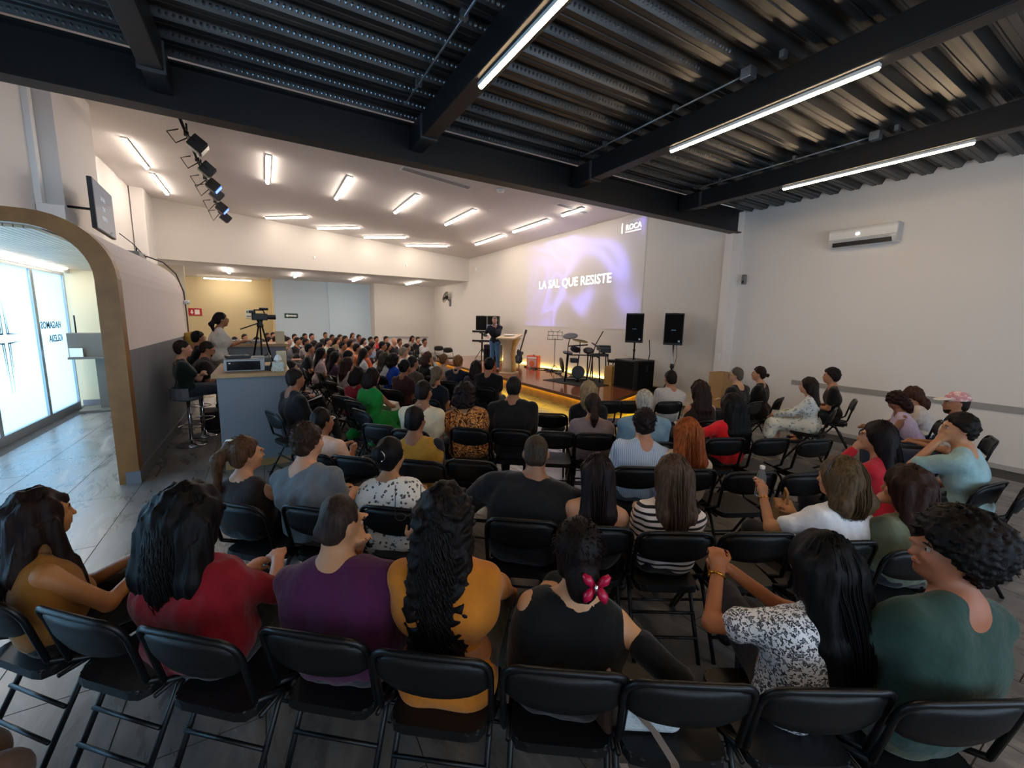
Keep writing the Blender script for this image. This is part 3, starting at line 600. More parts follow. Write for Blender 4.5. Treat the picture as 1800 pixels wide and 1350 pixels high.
bx('drum_module', .44, .78, -.12, .10, .84, .98, M_BLACK, dk, bevel=.01); T('module_arm', [(.42, -.1, .72), (.56, -.02, .86)], .014)
Mk = Matrix.Translation((-.12, -.30, .26)) @ Matrix.Rotation(PI/2-.15, 4, 'X'); bm = bmesh.new(); lathe(bm, [(.17, -.04), (.18, 0), (.16, .03)], M4=Mk, n=24); bm_obj('kick_pad', bm, M_BLACK, dk); bx('kick_pedal', -.17, -.07, -.24, .06, .0, .04, M_BLACKM, dk); bx('hihat_pedal', .16, .26, -.2, .1, 0, .04, M_BLACKM, dk); T('kick_stand', [(-.12, -.3, 0), (-.12, -.3, .3)], .02)
Mk = Matrix.Translation((-.52, -.02, .42)) @ Matrix.Rotation(PI/2-.2, 4, 'Y'); bm = bmesh.new(); lathe(bm, [(.20, -.03), (.22, 0), (.18, .03)], M4=Mk, n=24); bm_obj('hanging_tambour', bm, mat('dark_drum', '#2a2522', .5), dk)
# stand with a sample pad
kb = thing('percussion_pad', 'black percussion pad on a trestle stand beside the drum kit', 'drum pad', (7.72, 8.42, RZ), -.5)
bx('pad', -.22, .22, -.14, .14, .70, .77, M_BLACK, kb, bevel=.01); bx('raised_pad', .0, .28, -.12, .10, .80, .92, M_BLACK, kb, bevel=.01)
for a in ((-.2, -.1, -.28, -.2), (.2, -.1, .28, -.2), (-.2, .1, -.26, .22), (.2, .1, .26, .22)): tb('leg', [(a[0], a[1], .72), (a[2], a[3], 0)], .016, M_BLACKM, kb)
tb('neck', [(.1, 0, .76), (.14, 0, .84)], .03, M_BLACKM, kb)
th = thing('drum_throne', 'round black drum stool with tripod legs by the rug', 'stool', (8.12, 8.30, ST+.012)); lt('seat', [(.14, 0), (.165, .02), (.165, .06), (.13, .075)], M_BLACK, th, c=(0, 0, .53)); tb('post', [(0, 0, .18), (0, 0, .54)], .015, M_CHROME, th)
for k in range(3):
    a = 2*PI*k/3; tb('leg', [(0, 0, .30), (.22*math.cos(a), .22*math.sin(a), .01)], .010, M_BLACKM, th)
# music stand
ms = thing('music_stand', 'thin black wire music stand before the projection', 'music stand', (7.95, 10.75, ST), -.9)
tb('post', [(0, 0, .1), (0, 0, 1.08)], .010, M_BLACKM, ms)
for k in range(3):
    a = 2*PI*k/3+.3; tb('leg', [(0, 0, .24), (.22*math.cos(a), .22*math.sin(a), .01)], .008, M_BLACKM, ms, n=6)
bm = bmesh.new()
for z in (0, .12, .24): tube(bm, [(-.25, -.02*z, 1.05+z), (.25, -.02*z, 1.05+z)], .007, 5)
for x in (-.25, -.08, .08, .25): tube(bm, [(x, 0, 1.05), (x*.9, 0, 1.29)], .007, 5)
tube(bm, [(-.08, 0, 1.28), (-.16, 0, 1.36)], .006, 5); tube(bm, [(.08, 0, 1.28), (.16, 0, 1.36)], .006, 5); bm_obj('wire_desk', bm, M_BLACKM, ms); bx('ledge', -.25, .25, -.05, .0, 1.04, 1.05, M_BLACKM, ms)
# guitar on stand
gt = thing('electric_guitar', 'dark guitar leaning upright on its stand near the lectern', 'guitar', (7.75, 12.75, ST), -PI/2+.5)
bm = bmesh.new(); out_g = [(0, .10), (.12, .12), (.17, .20), (.15, .32), (.10, .40), (.13, .48), (.11, .56), (.03, .55), (-.03, .55), (-.12, .60), (-.14, .50), (-.10, .40), (-.15, .32), (-.17, .2), (-.12, .12)]
Mg = Matrix.Rotation(.22, 4, 'Y') @ Matrix.Rotation(-.12, 4, 'X'); prism(bm, out_g, -.025, .025, 'y', Mg); bm_obj('body', bm, mat('guitar_black', '#121419', .2), gt, bevel=.008)
bm = bmesh.new(); box(bm, -.025, .025, -.04, -.02, .45, 1.18, Mg); bm_obj('neck', bm, mat('rosewood', '#2c1c14', .4), gt); bm = bmesh.new(); box(bm, -.035, .045, -.04, -.02, 1.18, 1.34, Mg); bm_obj('headstock', bm, M_BLACK, gt)
bm = bmesh.new(); box(bm, -.05, .05, -.032, -.025, .2, .36, Mg); bm_obj('pickguard', bm, mat('pickguard', '#3a3a3c', .3), gt)
gs = thing('guitar_stand', 'small black stand under the guitar', 'stand', (7.78, 12.75, ST), -PI/2+.5); tb('post', [(0, .12, 0), (0, .08, .5)], .012, M_BLACKM, gs); tb('leg', [(-.15, -.12, 0), (0, .1, .2)], .01, M_BLACKM, gs); tb('leg', [(.15, -.12, 0), (0, .1, .2)], .01, M_BLACKM, gs); tb('cradle', [(-.1, -.08, .08), (0, .05, .10), (.1, -.08, .08)], .012, M_BLACKM, gs)
# orange amplifier
am = thing('guitar_amplifier', 'small orange guitar amplifier with a cream front at the foot of the wall', 'amplifier', (8.05, 12.1, ST), -PI/2+.55)
bx('cabinet', -.21, .21, -.13, .13, 0, .42, mat('orange_vinyl', '#d8542a', .5), am, bevel=.015); bx('speaker_cloth', -.17, .17, -.136, -.13, .04, .30, mat('amp_cloth', '#c9a9a6', .7), am); bx('control_panel', -.17, .17, -.138, -.13, .32, .38, M_WHITEP, am); lt('handle', [(.02, .42), (.05, .425), (.05, .44), (.02, .445)], M_BLACK, am)
bm = bmesh.new(); lathe(bm, [(.10, 0), (.105, .006), (.08, .008)], M4=Matrix.Translation((0, -.137, .15)) @ Matrix.Rotation(PI/2, 4, 'X'), n=20); bm_obj('speaker_cone', bm, mat('orange_cone', '#d9683c', .6), am)
# pedals and cables along the foot of the wall
rnd = random.Random(3)
for k in range(9):
    x = 7.75+rnd.random()*.55; y = 10.4+k*.24; tag(bx('effects_pedal', x-.05, x+.05, y-.07, y+.07, ST, ST+.05, M_BLACK if k % 3 else mat('pedal_grey', '#6c6c70', .4), bevel=.006), ['first','second','third','fourth','fifth','sixth','seventh','eighth','ninth'][k]+' effects pedal along the foot of the stage wall, counted from the drums', 'pedal', 'pedals on the stage floor')
for k in range(7):
    pts = []; x, y = 8.2, 12.6-k*.45
    for q in range(16): pts.append((x, y, ST+.009)); x += rnd.uniform(-.16, .13); y -= rnd.uniform(-.05, .2)
    x = min(x, 8.4); tag(tb('stage_cable', [(min(max(a, 7.3), 8.45), b_, c_) for a, b_, c_ in pts], .009, M_BLACK, n=5), ['first','second','third','fourth','fifth','sixth','seventh'][k]+' black cable tangled on the stage floor, counted from the lectern', 'cable', 'tangled cables on the stage floor')
# keyboard stand with PA speakers behind
kr = Vector((7.5, 14.6))
for q, (dx, dy, lab) in enumerate(((-.10, .50, 'left of the two dark loudspeakers behind the keyboards'), (.12, -.12, 'right of the two dark loudspeakers behind the keyboards'))):
    spk('loudspeaker', lab, kr.x+.3+dx, kr.y+.3+dy, ST+1.14, .46, .38, .64, -PI/2+.75, False)
    p = thing('speaker_stand', 'black pole stand under the ' + lab.split(' behind')[0], 'stand', (kr.x+.3+dx, kr.y+.3+dy, ST)); tb('pole', [(0, 0, .3), (0, 0, 1.16)], .02, M_BLACKM, p)
    for k in range(3):
        a = 2*PI*k/3+.5; tb('leg', [(0, 0, .5), (.3*math.cos(a), .3*math.sin(a), .01)], .013, M_BLACKM, p)
kt = thing('keyboard_stand', 'black two tier keyboard stand left of the speaker', 'stand', (kr.x, kr.y, ST), -.75)
tb('column', [(-.25, .1, 0), (-.25, .1, 1.15)], .018, M_BLACKM, kt); tb('column', [(.25, .1, 0), (.25, .1, 1.15)], .018, M_BLACKM, kt)
for z in (.76, 1.12):
    for x in (-.25, .25): tb('arm', [(x, .1, z-.01), (x, -.2, z-.01)], .014, M_BLACKM, kt)
for x in (-.25, .25): tb('foot', [(x, -.25, .02), (x, .3, .02)], .018, M_BLACKM, kt)
for z, lab in ((.765, 'lower black keyboard on the two tier stand'), (1.125, 'upper keyboard on the two tier stand')):
    k2 = thing('keyboard', lab, 'keyboard', (kr.x, kr.y, ST+z), -.75); bx('body', -.55, .55, -.2, .1, 0, .08, M_BLACK, k2, bevel=.008); bx('keys', -.5, .5, -.19, -.05, .08, .09, M_WHITEP, k2)
lp = thing('laptop', 'open silver laptop on the upper keyboard', 'laptop', (kr.x+.15, kr.y-.05, ST+1.22), -.75); bx('base', -.16, .16, -.1, .1, 0, .015, M_ALU, lp); bm = bmesh.new(); box(bm, -.16, .16, -.1, -.09, .0, .22); bm_obj('lid', bm, M_ALU, lp)
wd = thing('bass_amplifier', 'large black bass amplifier under the keyboards', 'amplifier', (kr.x+.25, kr.y-.05, ST), -.75); bx('cabinet', -.33, .33, -.22, .2, 0, .66, M_BLACK, wd, bevel=.015); bx('grille', -.3, .3, -.228, -.22, .03, .5, mat('speaker_grille'), wd); bx('control_panel', -.3, .3, -.228, -.22, .53, .62, M_BLACKM, wd)

# ------------------------------------------------------------------ sound booth counter
ct = thing('booth_counter', 'tall grey booth counter with a light wood top', 'counter', (-.16, 6.06, 0))
bx('front_panel', -.37, .38, 0, .06, .10, 1.165, M_GREYB, ct); bx('side_panel', -.37, -.33, .06, 1.3, .10, 1.165, M_GREYB, ct); bx('side_panel', .34, .38, .06, 1.3, .10, 1.165, M_GREYB, ct)
bx('wood_top', -.42, .42, -.04, 1.35, 1.165, 1.215, mat('booth_wood_top', '#b08a5c', .4, noise=.15, nscale=5), ct, bevel=.004); bx('wood_plinth', -.35, .37, .01, 1.3, 0, .10, mat('booth_plinth', '#a07a4a', .45, noise=.12, nscale=5), ct)
pc = thing('computer_case', 'silver computer case with a dark glass side lying on the counter', 'computer', (-.24, 6.45, 1.215), 0)
bx('case', -.22, .22, -.2, .2, 0, .155, mat('silver_case', '#8c8c8c', .35, .6), pc, bevel=.006); bx('dark_front', -.19, .17, -.206, -.2, .015, .13, mat('case_glass', '#0b0d14', .1), pc); bx('logo', -.17, -.15, -.209, -.206, .10, .112, M_WHITEP, pc)
tag(bx('tissue_box', .06, .19, 6.10, 6.24, 1.215, 1.33, mat('patterned_tissue_box', '#c3c9bf', .7, noise=.25, nscale=40), bevel=.003), 'pale patterned tissue box on the right end of the counter', 'box')
tag(bx('tissue_box', .12, .24, 6.5, 6.64, 1.215, 1.44, mat('cream_card_box', '#c9bd9c', .7), bevel=.003), 'tall cream card box behind the tissue box', 'box')
tp = bmesh.new(); lathe(tp, [(.01, 0), (.05, .03), (.03, .08), (.01, .10)], (.13, 6.17, 1.33), 8); tag(bm_obj('tissue', tp, M_WHITEP), 'white tissue sticking out of the patterned box', 'tissue')
lt2 = thing('equipment_pile', 'flat black recorder on top of the silver case', 'recorder', (-.32, 6.46, 1.37), .2); bx('body', -.13, .13, -.1, .1, 0, .035, M_BLACK, lt2, bevel=.006); bx('buttons', -.08, .08, -.04, .0, .035, .042, mat('keys_grey', '#55565a', .5), lt2)
tag(bx('grey_folder', -.16, .06, 6.4, 6.58, 1.37, 1.385, mat('folder_grey', '#9a9a98', .6)), 'grey folder on top of the silver case', 'folder')
for k in range(3): tag(tb('booth_cable', [(-.02, 6.7-.1*k, 1.38), (.03, 6.6-.1*k, 1.42), (.06, 6.5-.12*k, 1.30), (.03, 6.35-.1*k, 1.225)], .009, M_BLACK, n=6), ['farthest', 'middle', 'nearest'][k]+' black cable looping beside the silver case', 'cable', 'cables on the booth counter')
tag(bx('power_adapter', -.02, .04, 6.28, 6.40, 1.215, 1.27, M_BLACK, bevel=.006), 'small black power adapter between case and tissue box', 'adapter')
ds = thing('booth_desk', 'light worktop of the booth behind the counter', 'desk', (-.15, 9.75, 0)); bx('worktop', -.55, .55, -.4, .4, 1.33, 1.38, mat('booth_wood_top'), ds); bx('front_panel', -.5, .5, -.36, -.32, 0, 1.33, M_GREYB, ds); bx('side_panel', -.5, -.46, -.32, .36, 0, 1.33, M_GREYB, ds); bx('side_panel', .46, .5, -.32, .36, 0, 1.33, M_GREYB, ds)
mx_ = thing('mixing_desk', 'mixing desk on the worktop behind the counter', 'mixer', (-.30, 9.72, 1.38)); bx('body', -.25, .25, -.2, .2, 0, .06, mat('mixer_grey', '#7f8387', .5), mx_, bevel=.01)
for q in range(8): bx('fader', -.2+q*.055, -.18+q*.055, -.1, .1, .06, .07, M_BLACK, mx_)
tag(bx('water_box', .18, .34, 9.55, 9.71, 1.38, 1.62, mat('cream_card_box')), 'cream carton standing on the rear worktop', 'box')
# raised floor of the booth
struct(bx('trim_9', -1.0, -.42, 8.42, 8.88, 0, .30, mat('riser_black', '#1c1c1e', .7)))
# tripod with video camera
Q = at_x(455, 560, -.02); vy = 8.75; V = Vector((ray(456, 553)[0], ray(456, 553)[1], ray(456, 553)[2])); k_ = vy/V.y; vx = V.x*k_; vz = CAM_H+V.z*k_
tr = thing('camera_tripod', 'black video tripod standing behind the booth counter', 'tripod', (vx, vy, 0))
for k in range(3):
    a = 2*PI*k/3+.5; bm = bmesh.new(); tube(bm, [(.03*math.cos(a), .03*math.sin(a), vz-.20), (.22*math.cos(a), .22*math.sin(a), .9)], .016, 6); tube(bm, [(.22*math.cos(a), .22*math.sin(a), .9), (.42*math.cos(a), .42*math.sin(a), .01)], .012, 6); bm_obj('leg', bm, M_BLACKM, tr)
lt('head', [(.05, 0), (.055, .03), (.04, .08), (.05, .12)], M_BLACK, tr, c=(0, 0, vz-.22)); tb('pan_handle', [(0, 0, vz-.14), (-.30, -.05, vz-.26)], .011, M_BLACK, tr)
vc = thing('video_camera', 'black video camera on the tripod', 'camera', (vx, vy, vz-.10), .15)
bx('body', -.12, .12, -.05, .05, 0, .12, M_BLACK, vc, bevel=.012); bm = bmesh.new(); lathe(bm, [(.038, 0), (.042, .06), (.045, .14), (.03, .142)], M4=Matrix.Translation((.11, 0, .06)) @ Matrix.Rotation(PI/2, 4, 'Y')); bm_obj('lens', bm, M_BLACK, vc)
bm = bmesh.new(); tube(bm, [(-.08, 0, .12), (-.08, 0, .18), (.06, 0, .18), (.08, 0, .12)], .013, 6); bm_obj('top_handle', bm, M_BLACK, vc); bx('viewfinder', -.16, -.06, -.03, .03, .12, .17, M_BLACK, vc, bevel=.008); bm = bmesh.new(); tube(bm, [(.0, 0, .2), (.14, 0, .2)], .022, 8); bm_obj('microphone', bm, M_BLACK, vc)

# ================================================================== people: implicit surfaces polygonised with surface nets
class Field:
    """smooth union of tapered capsules and ellipsoids on a regular grid, turned into a mesh by surface nets"""
    def __init__(s, res): s.res = res; s.ops = []
    def cap(s, a, b, r1, r2=None, k=.03, sq=None, sub=False):
        """tapered capsule; sq = (axis vector, factor) flattens it along an axis"""
        s.ops.append(('c', np.array(a, float), np.array(b, float), r1, r1 if r2 is None else r2, k, sq, sub)); return s
    def ell(s, c, r, k=.03, Rm=None, sub=False):
        s.ops.append(('e', np.array(c, float), np.array(r, float), None, None, k, Rm, sub)); return s
    def plane(s, p, n, k=.004):                      # keep the side the normal points away from
        s.ops.append(('p', np.array(p, float), np.array(n, float)/np.linalg.norm(n), None, None, k, None, True)); return s
    def bounds(s):
        lo = np.full(3, 1e9); hi = -lo
        for o in s.ops:
            if o[7] or o[0] == 'p': continue
            if o[0] == 'c':
                r = max(o[3], o[4])*(1 if o[6] is None else max(1, 1/min(1, o[6][1])))
                for q in (o[1], o[2]): lo = np.minimum(lo, q-r); hi = np.maximum(hi, q+r)
            else:
                r = o[2] if o[6] is None else np.full(3, o[2].max()); lo = np.minimum(lo, o[1]-r); hi = np.maximum(hi, o[1]+r)
        return lo - 3*s.res - .012, hi + 3*s.res + .012
    def mesh(s, name, noise=None, grow=0.0):
        lo, hi = s.bounds(); n = np.ceil((hi-lo)/s.res).astype(int)+1
        ax = [lo[i] + s.res*np.arange(n[i]) for i in range(3)]
        F = np.full(n, .08, np.float32)
        for kind, A, B, r1, r2, k, ex, sub in s.ops:
            if kind == 'p':
                X, Y, Z = np.meshgrid(*ax, indexing='ij', sparse=True); d = (X-A[0])*B[0] + (Y-A[1])*B[1] + (Z-A[2])*B[2]; F = np.maximum(F, d.astype(np.float32)); continue
            pad = k + 3*s.res + .01
            if kind == 'c':
                r = max(r1, r2)*(1 if ex is None else max(1, 1/min(1, ex[1]))); a = np.minimum(A, B)-r-pad; b = np.maximum(A, B)+r+pad
            else:
                r = B if ex is None else np.full(3, B.max()); a = A-r-pad; b = A+r+pad
            i0 = np.clip(np.floor((a-lo)/s.res).astype(int), 0, n-1); i1 = np.clip(np.ceil((b-lo)/s.res).astype(int)+1, 0, n)
            if (i1 <= i0).any(): continue
            X, Y, Z = np.meshgrid(*[ax[i][i0[i]:i1[i]].astype(np.float32) for i in range(3)], indexing='ij', sparse=True)
            if kind == 'c':
                a_, b_ = A, B; px, py, pz = X-a_[0], Y-a_[1], Z-a_[2]; d = b_-a_; m = 1.0
                if ex is not None:                   # flatten: stretch the distance along the axis by 1/f
                    u, f = np.array(ex[0], float), ex[1]; u = u/np.linalg.norm(u); g = 1/f-1
                    t = (px*u[0]+py*u[1]+pz*u[2])*g; px, py, pz = px+t*u[0], py+t*u[1], pz+t*u[2]; d = d + (d@u)*g*u; m = min(1, f)
                h = np.clip((px*d[0]+py*d[1]+pz*d[2])/max(d@d, 1e-9), 0, 1)
                D = np.sqrt((px-h*d[0])**2+(py-h*d[1])**2+(pz-h*d[2])**2) - (r1+(r2-r1)*h)
                if ex is not None and m < 1: D = D*(m+ (1-m)*.35)
            else:
                px, py, pz = X-A[0], Y-A[1], Z-A[2]
                if ex is not None: px, py, pz = [px*ex[0][i]+py*ex[1][i]+pz*ex[2][i] for i in range(3)]
                q = np.sqrt((px/B[0])**2+(py/B[1])**2+(pz/B[2])**2); g = np.sqrt((px/B[0]**2)**2+(py/B[1]**2)**2+(pz/B[2]**2)**2)+1e-9
                D = q*(q-1)/g
            sl = tuple(slice(i0[i], i1[i]) for i in range(3)); C = F[sl]
            if sub:
                h = np.clip(.5-.5*(C+D)/max(k, 1e-4), 0, 1); F[sl] = C*(1-h)+(-D)*h + k*h*(1-h)
            else:
                h = np.clip(.5+.5*(D-C)/max(k, 1e-4), 0, 1); F[sl] = D*(1-h)+C*h - k*h*(1-h)
        F -= grow
        if noise is not None:
            X, Y, Z = np.meshgrid(*[a.astype(np.float32) for a in ax], indexing='ij', sparse=True); F = F + noise(X, Y, Z).astype(np.float32)
        for i in range(3):
            sl = [slice(None)]*3
            for e in (0, -1): sl[i] = e; F[tuple(sl)] = np.maximum(F[tuple(sl)], .001)
        return surface_net(name, F, lo, s.res)
def surface_net(name, F, lo, res):
    S = F < 0; nx, ny, nz = F.shape
    cnt = np.zeros((nx-1, ny-1, nz-1), np.int8)
    for dx in (0, 1):
        for dy in (0, 1):
            for dz in (0, 1): cnt += S[dx:nx-1+dx, dy:ny-1+dy, dz:nz-1+dz]
    act = (cnt > 0) & (cnt < 8); idx = np.full(act.shape, -1, np.int64); I = np.argwhere(act); idx[act] = np.arange(len(I))
    acc = np.zeros((len(I), 3)); num = np.zeros(len(I))
    corners = [(a, b, c) for a in (0, 1) for b in (0, 1) for c in (0, 1)]
    for p in corners:
        for axn in range(3):
            if p[axn]: continue
            q = list(p); q[axn] = 1
            f0 = F[I[:, 0]+p[0], I[:, 1]+p[1], I[:, 2]+p[2]]; f1 = F[I[:, 0]+q[0], I[:, 1]+q[1], I[:, 2]+q[2]]
            c = (f0 < 0) != (f1 < 0); t = np.where(c, f0/np.where(c, f0-f1, 1), 0)
            P_ = np.tile(np.array(p, float), (len(I), 1)); P_[:, axn] += t; acc += P_*c[:, None]; num += c
    V = (I + acc/num[:, None])*res + lo
    quads = []
    for axn in range(3):
        sl0 = [slice(1, -1)]*3; sl1 = [slice(1, -1)]*3; sl0[axn] = slice(0, -1); sl1[axn] = slice(1, None)
        a, b = S[tuple(sl0)], S[tuple(sl1)]; e = np.argwhere(a != b)
        if not len(e): continue
        off = np.ones(3, int); off[axn] = 0; e2 = e+off; inside = a[tuple(e.T)]
        u, v = [(1, 2), (2, 0), (0, 1)][axn]
        def cell(du, dv):
            q = e2.copy(); q[:, u] += du; q[:, v] += dv; return idx[tuple(q.T)]
        Q = np.stack([cell(-1, -1), cell(0, -1), cell(0, 0), cell(-1, 0)], 1); Q[~inside] = Q[~inside][:, ::-1]; quads.append(Q)
    Q = np.concatenate(quads) if quads else np.zeros((0, 4), int); Q = Q[(Q >= 0).all(1)]
    me = bpy.data.meshes.new(name); me.vertices.add(len(V)); me.vertices.foreach_set('co', V.astype(np.float32).ravel())
    me.loops.add(len(Q)*4); me.loops.foreach_set('vertex_index', Q.astype(np.int32).ravel())
    me.polygons.add(len(Q)); me.polygons.foreach_set('loop_start', np.arange(0, len(Q)*4, 4, dtype=np.int32)); me.polygons.foreach_set('loop_total', np.full(len(Q), 4, np.int32))
    me.polygons.foreach_set('use_smooth', np.ones(len(Q), bool)); me.update(calc_edges=True); return me
def strands_mesh(name, paths, r0, n=3):
    """many tapering strands joined into one hair mesh; paths: list of (m,3) arrays"""
    Vs, Fs, base = [], [], 0
    for p in paths:
        p = np.asarray(p); m = len(p); t = np.gradient(p, axis=0); t /= np.linalg.norm(t, axis=1)[:, None]+1e-9
        a = np.cross(t, (.3, .9, .2)); a /= np.linalg.norm(a, axis=1)[:, None]+1e-9; b = np.cross(t, a)
        rad = r0*(1-.75*np.linspace(0, 1, m)**2)
        for k in range(n): 
            an = 2*PI*k/n; Vs.append((p + (a*math.cos(an)+b*math.sin(an))*rad[:, None]))
        for i in range(m-1):
            for k in range(n): Fs.append((base+k*m+i, base+((k+1) % n)*m+i, base+((k+1) % n)*m+i+1, base+k*m+i+1))
        base += n*m
    me = bpy.data.meshes.new(name); me.from_pydata(np.concatenate(Vs).tolist(), [], Fs); me.polygons.foreach_set('use_smooth', [True]*len(Fs)); me.update(); return me

def rotm(yaw, pitch, roll=0):                        # yaw about z, pitch up, roll sideways
    return np.array(Euler((pitch, roll, yaw), 'XYZ').to_matrix())
def skin_mat(h):
    n = 'skin_'+h
    if n in _mats: return _mats[n]
    m = mat(n, h, .52, noise=.06, nscale=14); b = m.node_tree.nodes['Principled BSDF']; b.inputs['Subsurface Weight'].default_value = .08; b.inputs['Subsurface Radius'].default_value = (.02, .008, .004); return m
def hair_mat(h, streak=.45):
    n = 'hair_'+h
    if n in _mats: return _mats[n]
    m = mat(n, h, .55, spec=.16); N, L, b = nodes_of(m); tc = N.new('ShaderNodeTexCoord'); mp = N.new('ShaderNodeMapping'); mp.inputs['Scale'].default_value = (60, 60, 5)
    L.new(tc.outputs['Object'], mp.inputs[0]); nz = N.new('ShaderNodeTexNoise'); nz.inputs['Scale'].default_value = 1.5; nz.inputs['Detail'].default_value = 3; L.new(mp.outputs[0], nz.inputs['Vector'])
    c = lin(h); r = ramp(N, [(.3, tuple(x*(1-streak) for x in c[:3])+(1,)), (.7, tuple(min(1, x*(1+streak*1.6)) for x in c[:3])+(1,))]); L.new(nz.outputs['Fac'], r.inputs[0]); L.new(r.outputs[0], b.inputs['Base Color'])
    bp = N.new('ShaderNodeBump'); bp.inputs['Strength'].default_value = .6; bp.inputs['Distance'].default_value = .004; L.new(nz.outputs['Fac'], bp.inputs['Height']); L.new(bp.outputs['Normal'], b.inputs['Normal'])
    return m
def cloth_mat(h, pat=None):
    n = 'cloth_%s_%s' % (h, pat)
    if n in _mats: return _mats[n]
    m = mat(n, h, .85, spec=.2, sheen=.15); N, L, b = nodes_of(m); tc = N.new('ShaderNodeTexCoord')
    def vec(sc):
        mp = N.new('ShaderNodeMapping'); mp.inputs['Scale'].default_value = sc; L.new(tc.outputs['Object'], mp.inputs[0]); return mp.outputs[0]
    nz = N.new('ShaderNodeTexNoise'); nz.inputs['Scale'].default_value = 9; nz.inputs['Detail'].default_value = 3; L.new(tc.outputs['Object'], nz.inputs['Vector'])
    bp = N.new('ShaderNodeBump'); bp.inputs['Strength'].default_value = .55; bp.inputs['Distance'].default_value = .035; L.new(nz.outputs['Fac'], bp.inputs['Height']); L.new(bp.outputs['Normal'], b.inputs['Normal'])
    out = None
    if pat == 'print':                               # small dark sprigs on white
        v = N.new('ShaderNodeTexVoronoi'); v.inputs['Scale'].default_value = 34; nd = N.new('ShaderNodeTexNoise'); nd.inputs['Scale'].default_value = 40; L.new(tc.outputs['Object'], nd.inputs['Vector'])
        ad = N.new('ShaderNodeMixRGB'); ad.inputs[0].default_value = .03; L.new(tc.outputs['Object'], ad.inputs[1]); L.new(nd.outputs['Color'], ad.inputs[2]); L.new(ad.outputs[0], v.inputs['Vector'])
        r = ramp(N, [(.0, '#4f5358'), (.30, '#4f5358'), (.34, h)]); L.new(v.outputs['Distance'], r.inputs[0]); out = r.outputs[0]
    elif pat == 'leopard':
        v = N.new('ShaderNodeTexVoronoi'); v.inputs['Scale'].default_value = 78; v.feature = 'F1'; nd = N.new('ShaderNodeTexNoise'); nd.inputs['Scale'].default_value = 55; L.new(tc.outputs['Object'], nd.inputs['Vector'])
        ad = N.new('ShaderNodeMixRGB'); ad.inputs[0].default_value = .04; L.new(tc.outputs['Object'], ad.inputs[1]); L.new(nd.outputs['Color'], ad.inputs[2]); L.new(ad.outputs[0], v.inputs['Vector'])
        r = ramp(N, [(.0, '#8b8f9a'), (.26, '#8b8f9a'), (.30, '#24262e'), (.46, '#2c2f38'), (.52, h)]); L.new(v.outputs['Distance'], r.inputs[0]); out = r.outputs[0]
    elif pat == 'zebra':
        nd = N.new('ShaderNodeTexNoise'); nd.inputs['Scale'].default_value = 8; nd.inputs['Distortion'].default_value = 2.5; L.new(tc.outputs['Object'], nd.inputs['Vector'])
        mu = N.new('ShaderNodeMath'); mu.operation = 'MULTIPLY'; mu.inputs[1].default_value = 34; L.new(nd.outputs['Fac'], mu.inputs[0]); si = N.new('ShaderNodeMath'); si.operation = 'SINE'; L.new(mu.outputs[0], si.inputs[0])
        r = ramp(N, [(.35, '#3a1f12'), (.5, h), (.85, h), (.95, '#d9a56a')]); mr = N.new('ShaderNodeMath'); mr.operation = 'MULTIPLY_ADD'; mr.inputs[1].default_value = .5; mr.inputs[2].default_value = .5; L.new(si.outputs[0], mr.inputs[0]); L.new(mr.outputs[0], r.inputs[0]); out = r.outputs[0]
    elif pat in ('stripes', 'pinstripe', 'vstripe'):
        sx = N.new('ShaderNodeSeparateXYZ'); L.new(tc.outputs['Object'], sx.inputs[0]); mu = N.new('ShaderNodeMath'); mu.operation = 'MULTIPLY'
        mu.inputs[1].default_value = {'stripes': 175, 'pinstripe': 420, 'vstripe': 260}[pat]; L.new(sx.outputs[2 if pat == 'stripes' else 0], mu.inputs[0])
        si = N.new('ShaderNodeMath'); si.operation = 'SINE'; L.new(mu.outputs[0], si.inputs[0])
        r = ramp(N, [(.0, {'stripes': '#1b1a1f', 'pinstripe': '#8e9fb5', 'vstripe': '#a9a7a5'}[pat]), (.30 if pat == 'stripes' else .2, {'stripes': '#1b1a1f', 'pinstripe': '#8e9fb5', 'vstripe': '#a9a7a5'}[pat]), (.42, h)])
        mr = N.new('ShaderNodeMath'); mr.operation = 'MULTIPLY_ADD'; mr.inputs[1].default_value = .5; mr.inputs[2].default_value = .5; L.new(si.outputs[0], mr.inputs[0]); L.new(mr.outputs[0], r.inputs[0]); out = r.outputs[0]
    elif pat == 'floral':
        v = N.new('ShaderNodeTexVoronoi'); v.inputs['Scale'].default_value = 22; nd = N.new('ShaderNodeTexNoise'); nd.inputs['Scale'].default_value = 25; L.new(tc.outputs['Object'], nd.inputs['Vector'])
        ad = N.new('ShaderNodeMixRGB'); ad.inputs[0].default_value = .08; L.new(tc.outputs['Object'], ad.inputs[1]); L.new(nd.outputs['Color'], ad.inputs[2]); L.new(ad.outputs[0], v.inputs['Vector'])
        r = ramp(N, [(.0, '#c2a25c'), (.16, '#8c9a78'), (.30, '#7f93a8'), (.36, h)]); L.new(v.outputs['Distance'], r.inputs[0]); out = r.outputs[0]
    elif pat == 'bigfloral':
        nd = N.new('ShaderNodeTexNoise'); nd.inputs['Scale'].default_value = 11; nd.inputs['Detail'].default_value = 4; L.new(tc.outputs['Object'], nd.inputs['Vector'])
        r = ramp(N, [(.40, '#1d1f2e'), (.46, '#3d4560'), (.50, h)]); L.new(nd.outputs['Fac'], r.inputs[0]); out = r.outputs[0]
    elif pat == 'camo':
        nd = N.new('ShaderNodeTexNoise'); nd.inputs['Scale'].default_value = 26; L.new(tc.outputs['Object'], nd.inputs['Vector']); r = ramp(N, [(.42, '#c98a90'), (.5, h), (.58, '#e9d2cf')]); L.new(nd.outputs['Fac'], r.inputs[0]); out = r.outputs[0]
    elif pat == 'check':
